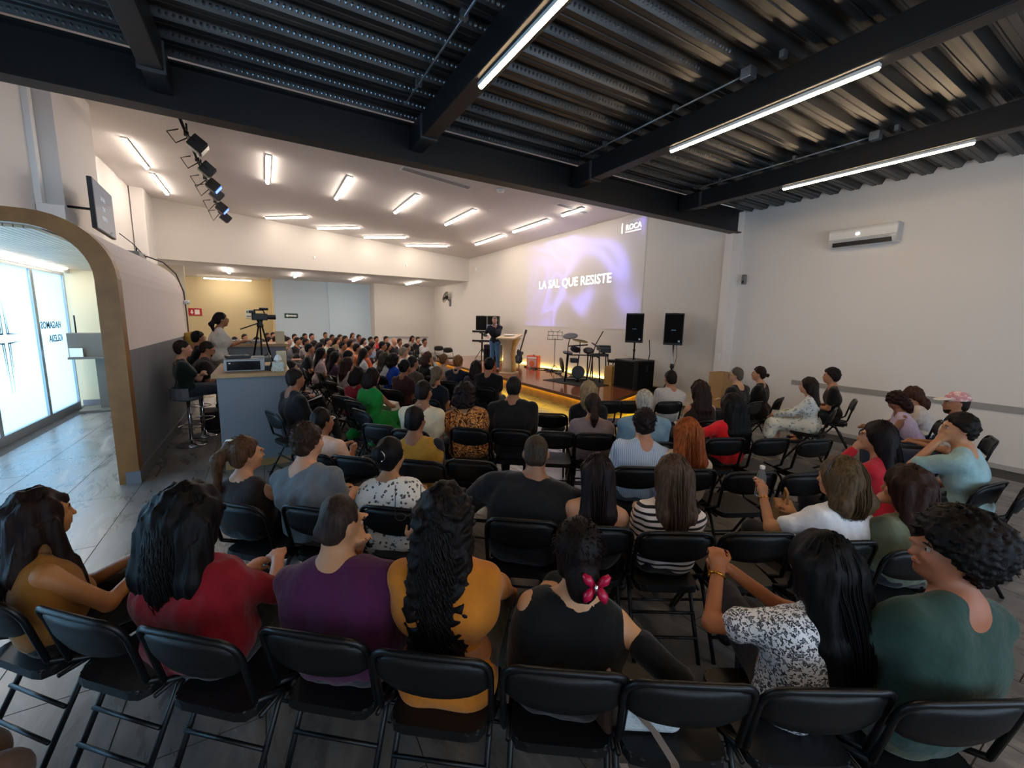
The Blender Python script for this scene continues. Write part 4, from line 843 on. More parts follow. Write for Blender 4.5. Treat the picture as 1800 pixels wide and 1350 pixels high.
        ck = N.new('ShaderNodeTexChecker'); ck.inputs['Scale'].default_value = 55; ck.inputs[1].default_value = lin(h); ck.inputs[2].default_value = lin('#6d6f78'); L.new(tc.outputs['Object'], ck.inputs['Vector']); out = ck.outputs['Color']
    else:
        c = lin(h); r = ramp(N, [(.3, tuple(x*.86 for x in c[:3])+(1,)), (.7, tuple(min(1, x*1.12) for x in c[:3])+(1,))]); L.new(nz.outputs['Fac'], r.inputs[0]); out = r.outputs[0]
    L.new(out, b.inputs['Base Color']); return m
M_EYEW = mat('eye_white', '#a89c92', .4); M_IRIS = mat('eye_iris', '#22150e', .2); M_LIP = mat('lips', '#9c5a4d', .5)
M_SOLE = mat('shoe_black', '#16161a', .5)

def wrinkle(seed, amp=.004, f=26):
    r = np.random.RandomState(seed); W = r.normal(0, f, (5, 3)); ph = r.uniform(0, 6.28, 5)
    return lambda X, Y, Z: amp*sum(np.sin(W[i, 0]*X + W[i, 1]*Y + .6*W[i, 2]*Z + ph[i]) for i in range(5))/2.2
def hair_noise(amp=.004, f=95, curl=0):
    if curl: return lambda X, Y, Z: amp*(np.sin(f*X+2*np.sin(f*.7*Z))*np.sin(f*Y+1.3*np.sin(f*.6*Z))*1.3 + .7*np.sin(f*1.7*Z+3*np.sin(40*X)))
    return lambda X, Y, Z: amp*(np.sin(f*X+1.5*np.sin(9*Z)) + np.sin(f*.77*Y+2+1.2*np.sin(11*Z)) + .6*np.sin(f*1.9*(X+.6*Y)))

def build_person(name, p):
    """p: dictionary; local frame faces +y, hips over the origin, floor at z 0. Returns {part: (mesh, material)} and the head anchor."""
    g = p.get; res = g('res', .012); fem = g('fem', 0); bulk = g('bulk', 1.0); zt = g('zt', 1.27); stand = g('stand', 0)
    sh = g('sh', .163 if fem else .19)*bulk**.5; lean = g('lean', .12); ly = g('side', 0)    # lean forward, sideways
    seat = g('seat', .44); hz = .92 if stand else seat+.095
    R_ = rotm(0, -lean, 0)@np.array(Euler((0, ly, 0)).to_matrix())
    zhead = zt - .118                                # head centre height
    # torso length follows from the wanted head height
    tl = (zhead - .02 - hz)/math.cos(lean)/1.0 - .168
    O = np.array([0, 0, hz])
    def T(x, y, z): return O + R_@np.array([x, y, z])
    neckb = T(0, -.015, tl); hp, hy, hr = g('hpitch', 0), g('hyaw', 0), g('hroll', 0)
    HC = T(0, .0, tl) + np.array([0, .035+.02*lean, .168]); HC[2] = zhead
    HC = HC + np.array(g('hoff', (0, 0, 0)))
    HR = rotm(hy, hp, hr)
    def H(x, y, z): return HC + HR@np.array([x, y, z])
    hs = g('hs', .96 if fem else 1.0)
    b = bulk; parts = {}; legs = g('legs', 'sit'); skinc = skin_mat(g('skin', '#b07a58'))
    pelv = .105 if not fem else .11
    # ---- joints
    J = {}
    for s in (-1, 1):
        J['hip', s] = np.array([s*.085*b**.5, .01, hz-.005])
        if stand: J['knee', s] = np.array([s*.09, .02, .50]); J['ank', s] = np.array([s*.10, -.02, .09]); J['toe', s] = np.array([s*.12, .13, .035])
        else:
            lo = g('legout', .10); J['knee', s] = np.array([s*(lo+.04), .43, seat+.07]); J['ank', s] = np.array([s*(lo+.03), .40+g('feet', 0), .10]); J['toe', s] = J['ank', s] + (s*.02, .15, -.06)
    if legs == 'cross':                              # right thigh over the left one
        J['knee', 1] = np.array([.0, .46, seat+.17]); J['ank', 1] = np.array([-.16, .62, .28]); J['toe', 1] = np.array([-.20, .74, .22])
    if legs == 'crossl':
        J['knee', -1] = np.array([.0, .46, seat+.17]); J['ank', -1] = np.array([.16, .62, .28]); J['toe', -1] = np.array([.20, .74, .22])
    if 'jt' in p:
        for k_, v in p['jt'].items(): J[k_] = np.array(v, float)
    # ---- arms: two bone reach to a hand target
    ua, fa = .275*(.93 if fem else 1), .245*(.93 if fem else 1)
    arms = g('arms', {})
    for s in (-1, 1):
        S_ = T(s*sh, -.01, tl-.050); tgt = arms.get(s, arms.get('both', 'lap'))
        if tgt == 'lap': tgt = ((s*.07, .30, seat+.22), (s*.32, -.5, -1))
        elif tgt == 'thigh': tgt = ((s*.14, .33, seat+.19), (s*.7, -.4, -1))
        elif tgt == 'side': tgt = ((s*(sh+.07), .08, hz-.28 if stand else seat+.15), (s*.6, -1, -.3))
        elif tgt == 'cross': tgt = ((-s*.10, .20+.02*s, tl*.52+hz), (s*1, .1, -1))
        elif tgt == 'chin': tgt = (tuple(H(s*.02, .12, -.13)), (s*.5, .5, -1))
        elif tgt == 'knees': tgt = ((s*.10, .42, seat+.19), (s*.7, .1, -1))
        W = np.array(tgt[0], float); hint = np.array(tgt[1], float); d = W-S_; L_ = min(np.linalg.norm(d), (ua+fa)*.995); dn = d/np.linalg.norm(d); W = S_+dn*L_
        a = (ua*ua-fa*fa+L_*L_)/(2*L_); h = math.sqrt(max(ua*ua-a*a, 0)); pr = hint-dn*(hint@dn); pr /= np.linalg.norm(pr)+1e-9; E = S_+dn*a+pr*h
        J['S', s], J['E', s], J['W', s] = S_, E, W
        hd = np.array(tgt[2], float) if len(tgt) > 2 else (W-E)/np.linalg.norm(W-E); J['hd', s] = hd/np.linalg.norm(hd)
    # ---- skin
    f = Field(res)
    def Rr(v): return v*b**.35
    f.cap(H(0, -.012, -.07), neckb+np.array([0, 0, -.01]), .054*(.88 if fem else 1), .062*(.9 if fem else 1.08)*b**.3, k=.03)
    for s in (-1, 1): f.cap(T(s*.04, -.02, tl+.015), T(s*(sh-.03), -.015, tl-.042), .044*b**.4, .047*b**.4, k=.05)
    up = R_@np.array([0, 1, 0])
    f.cap(T(-.075*b, 0, tl-.13), T(.075*b, 0, tl-.13), .105*b, k=.06, sq=(up, .80)); f.cap(T(-.055*b, 0, tl*.55), T(.055*b, 0, tl*.55), (.088 if fem else .10)*b, k=.08, sq=(up, .85 if b < 1.15 else 1))
    f.cap(T(-.065*b, 0, .02), T(.065*b, 0, .02), pelv*b**.7, k=.08)
    for s in (-1, 1):
        f.cap(J['hip', s], J['knee', s], .082*b**.6, .056, k=.04); f.cap(J['knee', s], J['ank', s], .054, .036, k=.03); f.cap(J['ank', s], J['toe', s], .036, .028, k=.02)
        f.cap(J['S', s], J['E', s], .047*b**.5*(.86 if fem else 1), .036*b**.4, k=.04); f.cap(J['E', s], J['W', s], .037*b**.4*(.9 if fem else 1), .026, k=.015)
        # hand: palm, four fingers of different length with a bend, thumb from the side of the palm
        hd, W = J['hd', s], J['W', s]; sd = np.cross(hd, (0, 0, 1)); sd /= np.linalg.norm(sd)+1e-9; nn = np.cross(sd, hd); dn = -nn if nn[2] > 0 else nn
        rot_ = g('handrot', {}).get(s, 0)
        sd, dn = sd*math.cos(rot_)+dn*math.sin(rot_), dn*math.cos(rot_)-sd*math.sin(rot_)
        hh = .92 if fem else 1.0; curl_ = g('curl', {}).get(s, .5)
        f.cap(W, W+hd*.05*hh, .027, .03, k=.012, sq=(dn, .6)); f.cap(W+hd*.05*hh-sd*.018, W+hd*.05*hh+sd*.018, .022, k=.015, sq=(dn, .65))
        if res <= .013:
            for q, ln in ((-1.5, .062), (-.5, .075), (.5, .080), (1.5, .070)):
                b0 = W+hd*.075*hh+sd*(q*.0165); d1 = hd*math.cos(curl_)+dn*math.sin(curl_)+sd*q*.04; d2 = hd*math.cos(curl_*2.3)+dn*math.sin(curl_*2.3)
                m1 = b0+d1*ln*.5; f.cap(b0, m1, .0088, .0082, k=.006); f.cap(m1, m1+d2*ln*.55, .0080, .0066, k=.004)
            ts = s*1.0; t0 = W+hd*.025+sd*ts*-.024; t1 = t0+(hd*.6-sd*ts*.6+dn*.3)*.045; f.cap(t0, t1, .013, .010, k=.01); f.cap(t1, t1+(hd*.9+dn*.4)*.032, .0095, .008, k=.005)
        else: f.cap(W+hd*.06, W+hd*.13+dn*.035, .026, .018, k=.02, sq=(dn, .6))
    f.ell(H(0, -.012, .018), np.array([.076, .094, .098])*hs, k=.02, Rm=HR.T); f.ell(H(0, .022, -.045), np.array([.058, .066, .072])*hs, k=.04, Rm=HR.T)
    f.ell(H(0, .060, -.092), np.array([.026, .022, .020])*hs, k=.03, Rm=HR.T); f.cap(H(0, .083, .0), H(0, .103, -.036), .009, .0125, k=.014)
    f.ell(H(0, .070, .012), np.array([.050, .022, .014])*hs, k=.02, Rm=HR.T)
    for s in (-1, 1): f.ell(H(s*.030, .084, -.004), (.014, .010, .010), k=.012, Rm=HR.T, sub=True); f.ell(H(s*.035, .066, -.035), (.022, .018, .02), k=.02, Rm=HR.T); f.ell(H(s*.078*hs, -.008, -.010), (.010, .020, .032), k=.008, Rm=HR.T)
    f.cap(H(-.018, .084, -.066), H(.018, .084, -.066), .0075, k=.008)
    parts['body'] = (f.mesh('body'), skinc)
    # ---- face details
    if res < .02:
        for s, q in ((-1, 'a'), (1, 'b')):
            for nm, r_, yy, mm in (('eye_', .0112, .0730, M_EYEW), ('iris_', .0074, .0775, M_IRIS)):
                bm = bmesh.new(); bmesh.ops.create_uvsphere(bm, u_segments=8, v_segments=6, radius=r_*hs*.92, matrix=Matrix.Translation(H(s*.030*hs, yy*hs, -.003)))
                me = bpy.data.meshes.new(nm); bm.to_mesh(me); bm.free(); parts[nm+q] = (me, mm)
            bm = bmesh.new(); tube(bm, [H(s*.014, .085*hs, .014), H(s*.030, .087*hs, .019), H(s*.046, .075*hs, .013)], [.003, .0035, .002], 5)
            me = bpy.data.meshes.new('eyebrow'); bm.to_mesh(me); bm.free(); parts['brow_'+q] = (me, hair_mat(g('hairc', '#141010')))
    bm = bmesh.new(); tube(bm, [H(-.022, .083, -.066), H(0, .0915, -.064), H(.022, .083, -.066)], [.003, .0062, .003], 6); me = bpy.data.meshes.new('mouth'); bm.to_mesh(me); bm.free()
    if res < .02: parts['mouth'] = (me, M_LIP)
    # ---- upper garment
    top = g('top', 'tee'); tc_ = cloth_mat(g('topc', '#555555'), g('pat')); cl = Field(max(res, .0105)); gr = .014
    hem = g('hem', .0)
    if top != 'none':
        strapless = top in ('strapless', 'offshoulder')
        zt_ = tl-.045
        if not strapless:
            wsh = {'tee': -.012, 'shirt': -.012, 'long': -.012, 'polo': -.012, 'jacket': 0, 'tank': -.045, 'vest': -.035, 'sleeveless': -.018}.get(top, -.02)
            for s in (-1, 1): cl.cap(T(s*.045, -.02, tl+.010), T(s*(sh+wsh), -.015, tl-.046), .051*b**.4, .056*b**.4, k=.05)
        cl.cap(T(-.082*b, 0, tl-(.20 if strapless else .13)), T(.082*b, 0, tl-(.20 if strapless else .13)), (.105*b if not strapless else .098*b)+gr*.6, k=.06, sq=(up, .82))
        cl.cap(T(-.062*b, 0, tl*.55), T(.062*b, 0, tl*.55), (.092 if fem else .106)*b+gr, k=.10, sq=(up, .88 if b < 1.15 else 1.02))
        cl.cap(T(-.072*b, -.005, .02+hem), T(.072*b, -.005, .02+hem), pelv*b**.7+gr, k=.08)
        if fem and not g('flat'):
            for s in (-1, 1): cl.ell(T(s*.065*b, .085*b, tl-.20), np.array([.06, .055, .06])*b**.5, k=.04)
        sl = {'tee': .62, 'polo': .62, 'shirt': .62, 'long': 2, 'jacket': 2, 'tank': 0, 'vest': 0, 'sleeveless': 0, 'elbow': 1.0, 'three': 1.7}.get(top, 0)
        if g('sleeve') is not None: sl = g('sleeve')
        for s in (-1, 1):
            S_, E, W = J['S', s], J['E', s], J['W', s]
            if sl > 0:
                e = S_+(E-S_)*min(sl, 1); cl.cap(S_, e, (.058*b**.5)*(.9 if fem else 1)+g('loose', 0)*.4, (.048*b**.45)*(.92 if fem else 1)+.006+g('loose', 0), k=.035)
                if sl > 1: cl.cap(E, E+(W-E)*(sl-1)*.96, .050*b**.4*(.92 if fem else 1), .036, k=.02)
        wr = wrinkle(sum(map(ord, name)), .0052 if top not in ('tank', 'strapless') else .0015, 30)
        # neck opening and open arm ends
        nr = g('neck', .066 if top in ('tee', 'long', 'jacket', 'elbow', 'three') else (.06 if top in ('shirt', 'polo') else .085))
        if not strapless: cl.cap(neckb+np.array([0, .035, .13]), neckb+np.array([0, .040, .066])-R_@np.array([0, 0, g('scoop', .0)+(.045 if top in ('tank', 'sleeveless') else 0)]), nr, nr*.98, k=.008, sub=True)
        else: cl.plane(T(0, 0, tl-(.15 if top == 'strapless' else .10)), R_@np.array([0, -.15, 1]))
        parts['top'] = (cl.mesh('top', wr), tc_)
        if top in ('shirt', 'polo', 'jacket') and not g('nocollar'):
            c2 = Field(max(.009, min(res, .014))); cr = .066 if top != 'jacket' else .072
            c2.cap(neckb+np.array([0, .010, .020]), neckb+np.array([0, .018, .062]), cr+.008, cr-.003, k=.01); c2.cap(neckb+np.array([0, .012, -.02]), neckb+np.array([0, .02, .12]), cr-.004, cr-.010, k=.004, sub=True)
            c2.plane(neckb+np.array([0, 0, .072]), (0, .25, 1)); c2.plane(neckb+np.array([0, 0, .012]), (0, 0, -1)); parts['collar'] = (c2.mesh('collar'), cloth_mat(g('collarc', g('topc', '#555555')), g('pat') if not g('collarc') else None))
    if top == 'vest':                                # arms of the shirt under a vest
        for s, q in ((-1, 'a'), (1, 'b')):
            v = Field(max(res, .012)); S_, E, W = J['S', s], J['E', s], J['W', s]; v.cap(S_-(E-S_)*.05, E, .056*b**.5, .047, k=.03); v.cap(E, E+(W-E)*.95, .046, .036, k=.02)
            parts['sleeve_'+q] = (v.mesh('sleeve', wrinkle(3)), cloth_mat(g('sleevec', '#222233')))
    if g('sleeves_only'):
        for s, q in ((-1, 'a'), (1, 'b')):
            v = Field(max(res, .012)); S_, E, W = J['S', s], J['E', s], J['W', s]; v.cap(S_+(E-S_)*.42, E, .054*b**.5, .050, k=.03); v.cap(E, E+(W-E)*.92, .050, .042, k=.02)
            parts['sleeve_'+q] = (v.mesh('sleeve', wrinkle(3)), cloth_mat(g('topc')))
    # ---- lower garment
    low = g('low', 'trousers'); lc_ = cloth_mat(g('lowc', '#23262e'), g('lowpat')); lo_ = Field(max(res, .014))
    if low in ('trousers', 'shorts'):
        lo_.cap(T(-.06*b, 0, -.005), T(.06*b, 0, -.005), pelv*b**.7+.006, k=.06)
        for s in (-1, 1):
            lo_.cap(J['hip', s], J['knee', s], .094*b**.6, .068, k=.05)
            if low == 'trousers': lo_.cap(J['knee', s], J['ank', s]+(J['knee', s]-J['ank', s])*.08, .067, .052, k=.03)
        parts['trousers' if low == 'trousers' else 'shorts'] = (lo_.mesh('trousers', wrinkle(11, .003, 24)), lc_)
    elif low == 'skirt':
        ks = (J['knee', 1]+J['knee', -1])/2; lo_.cap(T(-.06*b, 0, 0), T(.06*b, 0, 0), pelv*b**.7+.012, k=.06)
        for s in (-1, 1): lo_.cap(J['hip', s], J['knee', s], .105*b**.5, .085, k=.09)
        if not stand:
            for s in (-1, 1): lo_.cap(J['knee', s]+np.array([0, .0, -.02]), J['knee', s]+np.array([s*.03, .03, -g('skirt', .16)]), .08, .085, k=.08)
            if g('flare'): 
                for s in (-1, 1): lo_.cap(J['hip', s]+np.array([s*.05, .05, -.02]), np.array([s*.24, .25, seat-.14]), .09, .10, k=.10); lo_.cap(np.array([s*.18, .1, seat+.02]), np.array([s*.22, -.12, seat-.16]), .08, .08, k=.08)
        parts['skirt'] = (lo_.mesh('skirt', wrinkle(7, .005, 26)), lc_)
    sc_ = mat('shoe_'+g('shoec', '#16161a'), g('shoec', '#16161a'), .5)
    for s, q in ((-1, 'a'), (1, 'b')):
        sf = Field(max(res, .012)); a, t_ = J['ank', s], J['toe', s]; sf.cap(a+np.array([0, -.02, -.045]), t_, .040, .036, k=.02); sf.cap(a+(0, -.01, -.03), a+np.array([0, 0, -.0]), .042, .040, k=.02)
        parts['shoe_'+q] = (sf.mesh('shoe'), sc_)
    if g('scrunchie'):
        bm = bmesh.new(); c0 = H(*np.array(g('ponypos'))*.93); tube(bm, [c0+HR@np.array([.030*math.cos(a), .012*math.cos(a), .030*math.sin(a)]) for a in [2*PI*k/14 for k in range(15)]], [.017+.004*(k % 2) for k in range(15)], 8); me = bpy.data.meshes.new('scrunchie'); bm.to_mesh(me); bm.free(); me.polygons.foreach_set('use_smooth', [True]*len(me.polygons)); parts['scrunchie'] = (me, cloth_mat('#e8e2d8'))
    if g('clip'):
        bm = bmesh.new(); tube(bm, [H(.028+.035*math.cos(a), -.135-.0*a, .035+.035*math.sin(a)) for a in [-1.3+2.6*k/10 for k in range(11)]], .004, 6); me = bpy.data.meshes.new('hair_clip'); bm.to_mesh(me); bm.free(); parts['hair_clip'] = (me, M_CHROME)
    if g('headband'):
        bm = bmesh.new(); tube(bm, [H(.108*math.sin(a), .028-.01*math.cos(a), .02+.122*math.cos(a)) for a in [-1.5+3*k/16 for k in range(17)]], .006, 6); me = bpy.data.meshes.new('headband'); bm.to_mesh(me); bm.free(); parts['headband'] = (me, M_BLACK)
    # ---- hair
    hk = g('hair', 'short'); hc_ = hair_mat(g('hairc', '#141010')); vol = g('vol', 0.0)
    hl = g('hlen', .35); hw = g('hwid', .10)
    if hk != 'bald':
        hf = Field(g('hres', max(min(res, .011), .008) if res < .02 else res*.8)); cr = np.array([.084, .102, .106])*hs + vol + {'short': 0, 'buzz': -.006, 'afro': .035, 'crop': .006}.get(hk, .004)
        hf.ell(H(0, -.016, .022), cr, k=.02, Rm=HR.T)
        if hk in ('short', 'crop', 'buzz', 'afro', 'bun', 'pony'):
            # cut the cap by a plane running from the brow over the ears down to the nape
            nv = HR@np.array([0, .72, -.70] if hk != 'afro' else [0, .62, -.78]); hf.plane(H(0, .034, .018 if hk not in ('afro',) else .0), nv)
            hf.cap(H(-.03, -.060, -.045), H(.03, -.060, -.045), .034+vol*.5, k=.04)
            hf.plane(H(0, -.05, -.088), HR@np.array([0, .2, -1])); 
            if hk == 'afro': hf.ell(H(0, -.05, .04), (.125, .115, .115), k=.04, Rm=HR.T)
        hf.ell(H(0, .115, -.035), (.064, .070, .100), k=.01, Rm=HR.T, sub=True)
        if hk in ('long', 'curly', 'wavy', 'bob'):
            for s in (-1, 1): hf.cap(H(s*.058, -.01, .03), H(s*.072, -.03, -.06-(.02 if hk != 'bob' else .03)), .042+vol*.6, .032+vol*.7, k=.03)
            L1 = hl if hk != 'bob' else g('hlen', .10)
            back = H(0, -.065, -.03); end = np.array([HC[0]*.6+neckb[0]*.4, min(neckb[1], back[1])-.055-(L1*.0), HC[2]-.10-L1]) + np.array(g('hend', (0, 0, 0)))
            ty = -(R_@np.array([0, 0, 1]))[1]*L1*.75; end[1] += ty
            w0, w1 = .045+vol, hw
            for q in (-1, -.33, .33, 1):
                hf.cap(H(q*w0, -.06, .02), np.array([back[0]*.5+end[0]*.5, back[1]*.5+end[1]*.5-.01, (back[2]+end[2])/2])+np.array([q*(w0+w1)/2*1.1, 0, 0]), .050+vol*.5, .044+vol*.4, k=.03)
                hf.cap(np.array([(back[0]+end[0])/2, (back[1]+end[1])/2-.01, (back[2]+end[2])/2])+np.array([q*(w0+w1)/2*1.1, 0, 0]), end+np.array([q*w1*.72, 0, .02*abs(q)+.02]), .044+vol*.4, .026+vol*.2, k=.03)
            for nm in g('front', ()):                # a lock falling in front of a shoulder
                hf.cap(H(nm*.075, .0, -.02), T(nm*.10, .08, tl-.12), .034, .03, k=.03); hf.cap(T(nm*.10, .08, tl-.12), T(nm*.11, .12, tl-.26), .030, .014, k=.03)
        if hk == 'bun': bp_ = g('bunpos', (0, -.125, .03)); hf.ell(H(*bp_), np.array(g('bunr', (.045, .04, .045))), k=.012)
        if hk == 'pony':
            pp = g('ponypos', (0, -.12, .05)); a0 = H(*pp); hf.ell(a0, (.03, .03, .03), k=.02)
            e1 = a0+np.array([0, -.05, -.09])+np.array(g('ponyd', (0, 0, 0)))*.5; e2 = a0+np.array([0, -.03, -hl])+np.array(g('ponyd', (0, 0, 0))); hf.cap(a0, e1, .03, .040, k=.02); hf.cap(e1, e2, .042, .014, k=.02)
        amp = {'curly': .008, 'wavy': .005, 'afro': .007, 'crop': .005, 'buzz': .001}.get(hk, .0028 if hk in ('long', 'bob') else .002)
        if res < .02 or hk in ('curly', 'afro'): me = hf.mesh('hair', hair_noise(amp, 130 if hk == 'afro' else 75 if hk in ('curly', 'crop') else 110, hk in ('curly', 'afro', 'crop')))
        else: me = hf.mesh('hair')
        ns = g('strands', 0)
        if ns:
            rs = np.random.RandomState(5); ps = []
            for i in range(ns):
                if hk in ('long', 'curly', 'wavy', 'bob'):
                    q = rs.uniform(-1, 1); ph = q*1.9; tiltc = rs.uniform(.15, .75)
                    st = H(cr[0]*.98*math.sin(ph)*math.sin(tiltc), -.016-cr[1]*.98*math.cos(ph)*math.sin(tiltc)*.9, .022+cr[2]*.99*math.cos(tiltc))
                    e1 = H(cr[0]*1.02*math.sin(ph), -.016-cr[1]*1.0*max(math.cos(ph), -.1), -.01)
                    L2 = L1*rs.uniform(.72, 1.06); en = np.array([end[0]+q*w1*rs.uniform(.7, 1.1), end[1]-.022-.012*rs.rand()+.03*q*q, HC[2]-.10-L2])
                    md_ = (e1*.45+en*.55)+np.array([q*.012, -.028-.03*(1-q*q)*1.0, .0]); 
                    m = 46 if hk == 'curly' else 16; t = np.linspace(0, 1, m)[:, None]
                    c1 = H(cr[0]*1.06*math.sin(ph), -.016-cr[1]*1.05*max(math.cos(ph), -.1), .06)
                    pth = np.where(t < .3, (1-t/.3)**2*st+2*(1-t/.3)*(t/.3)*c1+(t/.3)**2*e1, 0); tt = np.clip((t-.3)/.7, 0, 1)
                    pth = np.where(t < .3, pth, (1-tt)**2*e1+2*(1-tt)*tt*md_+tt**2*en)
                    if hk == 'curly': ph0 = rs.uniform(0, 6.28); fr = rs.uniform(50, 75); am_ = rs.uniform(.005, .012)*np.clip(t*2.2, 0, 1); arc_ = t*(L1+.2); pth = pth+am_*np.concatenate([np.cos(arc_*fr+ph0), np.sin(arc_*fr+ph0), 0*t], 1)
                    elif hk == 'wavy': ph0 = rs.uniform(0, 6.28); pth = pth+.010*np.clip(t*2, 0, 1)*np.concatenate([np.cos(t*16+ph0), np.sin(t*16+ph0), 0*t], 1)
                    else: pth = pth+rs.normal(0, .004, (1, 3))
                    ps.append(pth)
                else:
                    d = rs.normal(0, 1, 3); d[1] = -abs(d[1])+.5*rs.rand(); d[2] = abs(d[2])-.35*(d[1] < -.4)*rs.rand(); d /= np.linalg.norm(d); s0 = H(*(np.array([0, -.016, .022])+d*cr*.97)); dn2 = HR@np.array([d[0]*.4, -.5+d[1]*.3, -.6+.8*d[2]]); s2 = s0+(HR@d)*.007+dn2*.024; ps.append(np.stack([s0, (s0+s2)/2+(HR@d)*.006, s2]))
            sm_ = strands_mesh('hair_strands', ps, .0042 if hk == 'curly' else (.0034 if hk in ('long', 'wavy', 'bob') else .0022))
            bm = bmesh.new(); bm.from_mesh(me); bm.from_mesh(sm_); bm.to_mesh(me); bm.free(); bpy.data.meshes.remove(sm_)
        parts['hair'] = (me, hc_)
    if g('beard'):
        bf = Field(min(res, .012)); bf.ell(H(0, .022, -.047), np.array([.0605, .069, .074])*hs, k=.02, Rm=HR.T); bf.ell(H(0, .060, -.094), np.array([.028, .024, .022])*hs, k=.03, Rm=HR.T); bf.plane(H(0, .05, -.058), HR@np.array([0, .28, 1])); bf.plane(H(0, .0, 0), HR@np.array([0, -1, 0])); parts['beard'] = (bf.mesh('beard'), hc_)
    if g('glasses'):
        bm = bmesh.new()
        for s in (-1, 1):
            tube(bm, [H(s*.032+.023*math.cos(a), .098, -.003+.018*math.sin(a)) for a in [2*PI*k/12 for k in range(13)]], .002, 5); tube(bm, [H(s*.054, .096, .002), H(s*.080, .06, .002), H(s*.080, -.01, .0)], .002, 5)
        tube(bm, [H(-.01, .1, .0), H(.01, .1, 0)], .002, 5); me = bpy.data.meshes.new('glasses'); bm.to_mesh(me); bm.free(); parts['glasses'] = (me, M_BLACK)
    if g('cap_'):
        cf = Field(.011); cf.ell(H(0, -.014, .036), (.090, .108, .100), k=.01, Rm=HR.T); cf.plane(H(0, 0, .028), HR@np.array([0, -.15, -1])); parts['cap'] = (cf.mesh('cap'), cloth_mat(g('cap_'), 'camo'))
        cf = Field(.009); cf.cap(H(-.035, .10, .040), H(.035, .10, .040), .055, k=.01, sq=(HR@np.array([0, .25, 1]), .16)); cf.cap(H(-.02, .14, .036), H(.02, .14, .036), .04, k=.03, sq=(HR@np.array([0, .25, 1]), .16)); parts['cap_brim'] = (cf.mesh('cap_brim'), cloth_mat('#e6dedb'))
    J['HC'] = HC; J['H'] = H; J['T'] = T; J['tl'] = tl
    return parts, J

# ------------------------------------------------------------------ folding chairs
M_VINYL = mat('black_vinyl', '#0e0f11', .45, bump=.08, bscale=90, spec=.35)
M_TUBE = mat('black_chair_tube', '#0f1115', .36, .3)
def chair_proto():
    """folding chair, origin under the sitter's hips, facing +y"""
    d = {}
    bm = bmesh.new(); pr = [(-.195, -.15), (-.175, -.185), (-.13, -.195), (.13, -.195), (.175, -.185), (.195, -.15), (.205, .14), (.19, .19), (.15, .21), (-.15, .21), (-.19, .19), (-.205, .14)]
    prism(bm, [(a*.96, b_) for a, b_ in pr], .405, .445, 'z'); bmesh.ops.bevel(bm, geom=[e for e in bm.edges if abs(e.verts[0].co.z-e.verts[1].co.z) < .001 and e.verts[0].co.z > .44], offset=.012, segments=2); me = bpy.data.meshes.new('seat'); bm.to_mesh(me); bm.free(); me.materials.append(M_VINYL); d['seat'] = me
    # padded back with the rounded top corners, leaning back, slightly bowed
    bm = bmesh.new(); rows = []
    nx = 13
    for side in (-1, 1):
        for zi in range(6):
            z = .640+zi*.031; rw = []
            for xi in range(nx):
                u = -1+2*xi/(nx-1); x = u*.208; zz = z
                if zi == 5: zz = z+.0-(abs(u)**6)*.05
                if zi == 0: zz = z+(abs(u)**6)*.02-.022*(1-u*u)
                y = -.165-(zz-.44)*.22+.030*(u*u)-.030 + side*.014*(1-.6*abs(u)**8)*(1 if 0 < zi < 5 else .35); rw.append(bm.verts.new((x, y, zz)))
            rows.append(rw)
    for a in range(5):
        for i in range(nx-1): bm.faces.new([rows[a][i], rows[a+1][i], rows[a+1][i+1], rows[a][i+1]]); bm.faces.new([rows[6+a][i], rows[6+a][i+1], rows[7+a+0][i+1], rows[7+a][i]])
    for i in range(nx-1): bm.faces.new([rows[5][i], rows[11][i], rows[11][i+1], rows[5][i+1]]); bm.faces.new([rows[0][i], rows[0][i+1], rows[6][i+1], rows[6][i]])
    for a in range(5): bm.faces.new([rows[a][0], rows[6+a][0], rows[7+a][0], rows[a+1][0]]); bm.faces.new([rows[a][-1], rows[a+1][-1], rows[7+a][-1], rows[6+a][-1]])
    bmesh.ops.recalc_face_normals(bm, faces=bm.faces); me = bpy.data.meshes.new('backrest'); bm.to_mesh(me); bm.free(); me.materials.append(M_VINYL); me.polygons.foreach_set('use_smooth', [True]*len(me.polygons)); d['backrest'] = me
    def tm(nm, pl, r=.0125, n=7):
        bm = bmesh.new()
        for q in pl: tube(bm, q, r, n)
        me = bpy.data.meshes.new(nm); bm.to_mesh(me); bm.free(); me.materials.append(M_TUBE); me.polygons.foreach_set('use_smooth', [True]*len(me.polygons)); d[nm] = me
    yb = lambda z: -.165-(z-.44)*.22
    top = [(-.215, yb(.5), .50), (-.219, yb(.70), .70)] + arc((-.219, yb(.72), .72), (-.219, yb(.805)-.01, .805), (-.13, yb(.808)-.024, .808), 5) + arc((.13, yb(.808)-.024, .808), (.219, yb(.805)-.01, .805), (.219, yb(.72), .72), 5) + [(.219, yb(.70), .70), (.215, yb(.5), .50)]
    tm('back_frame', [top])
    for s, nm in ((-1, 'leg_a'), (1, 'leg_b')): tm(nm, [[(s*.215, yb(.5), .50), (s*.215, -.02, .40), (s*.215, .245, .0)]])
    for s, nm in ((-1, 'leg_c'), (1, 'leg_d')): tm(nm, [[(s*.192, .06, .415), (s*.192, -.05, .36), (s*.192, -.255, 0)]])
    tm('crossbar_a', [[(-.192, -.205, .13), (.192, -.205, .13)]], .009); tm('crossbar_b', [[(-.192, -.14, .24), (.192, -.14, .24)]], .009); tm('crossbar_c', [[(-.215, .19, .085), (.215, .19, .085)]], .009); tm('rail_a', [[(-.2, -.15, .40), (-.2, .15, .40)]], .010, 6); tm('rail_b', [[(.2, -.15, .40), (.2, .15, .40)]], .010, 6)
    return d
CH = chair_proto()
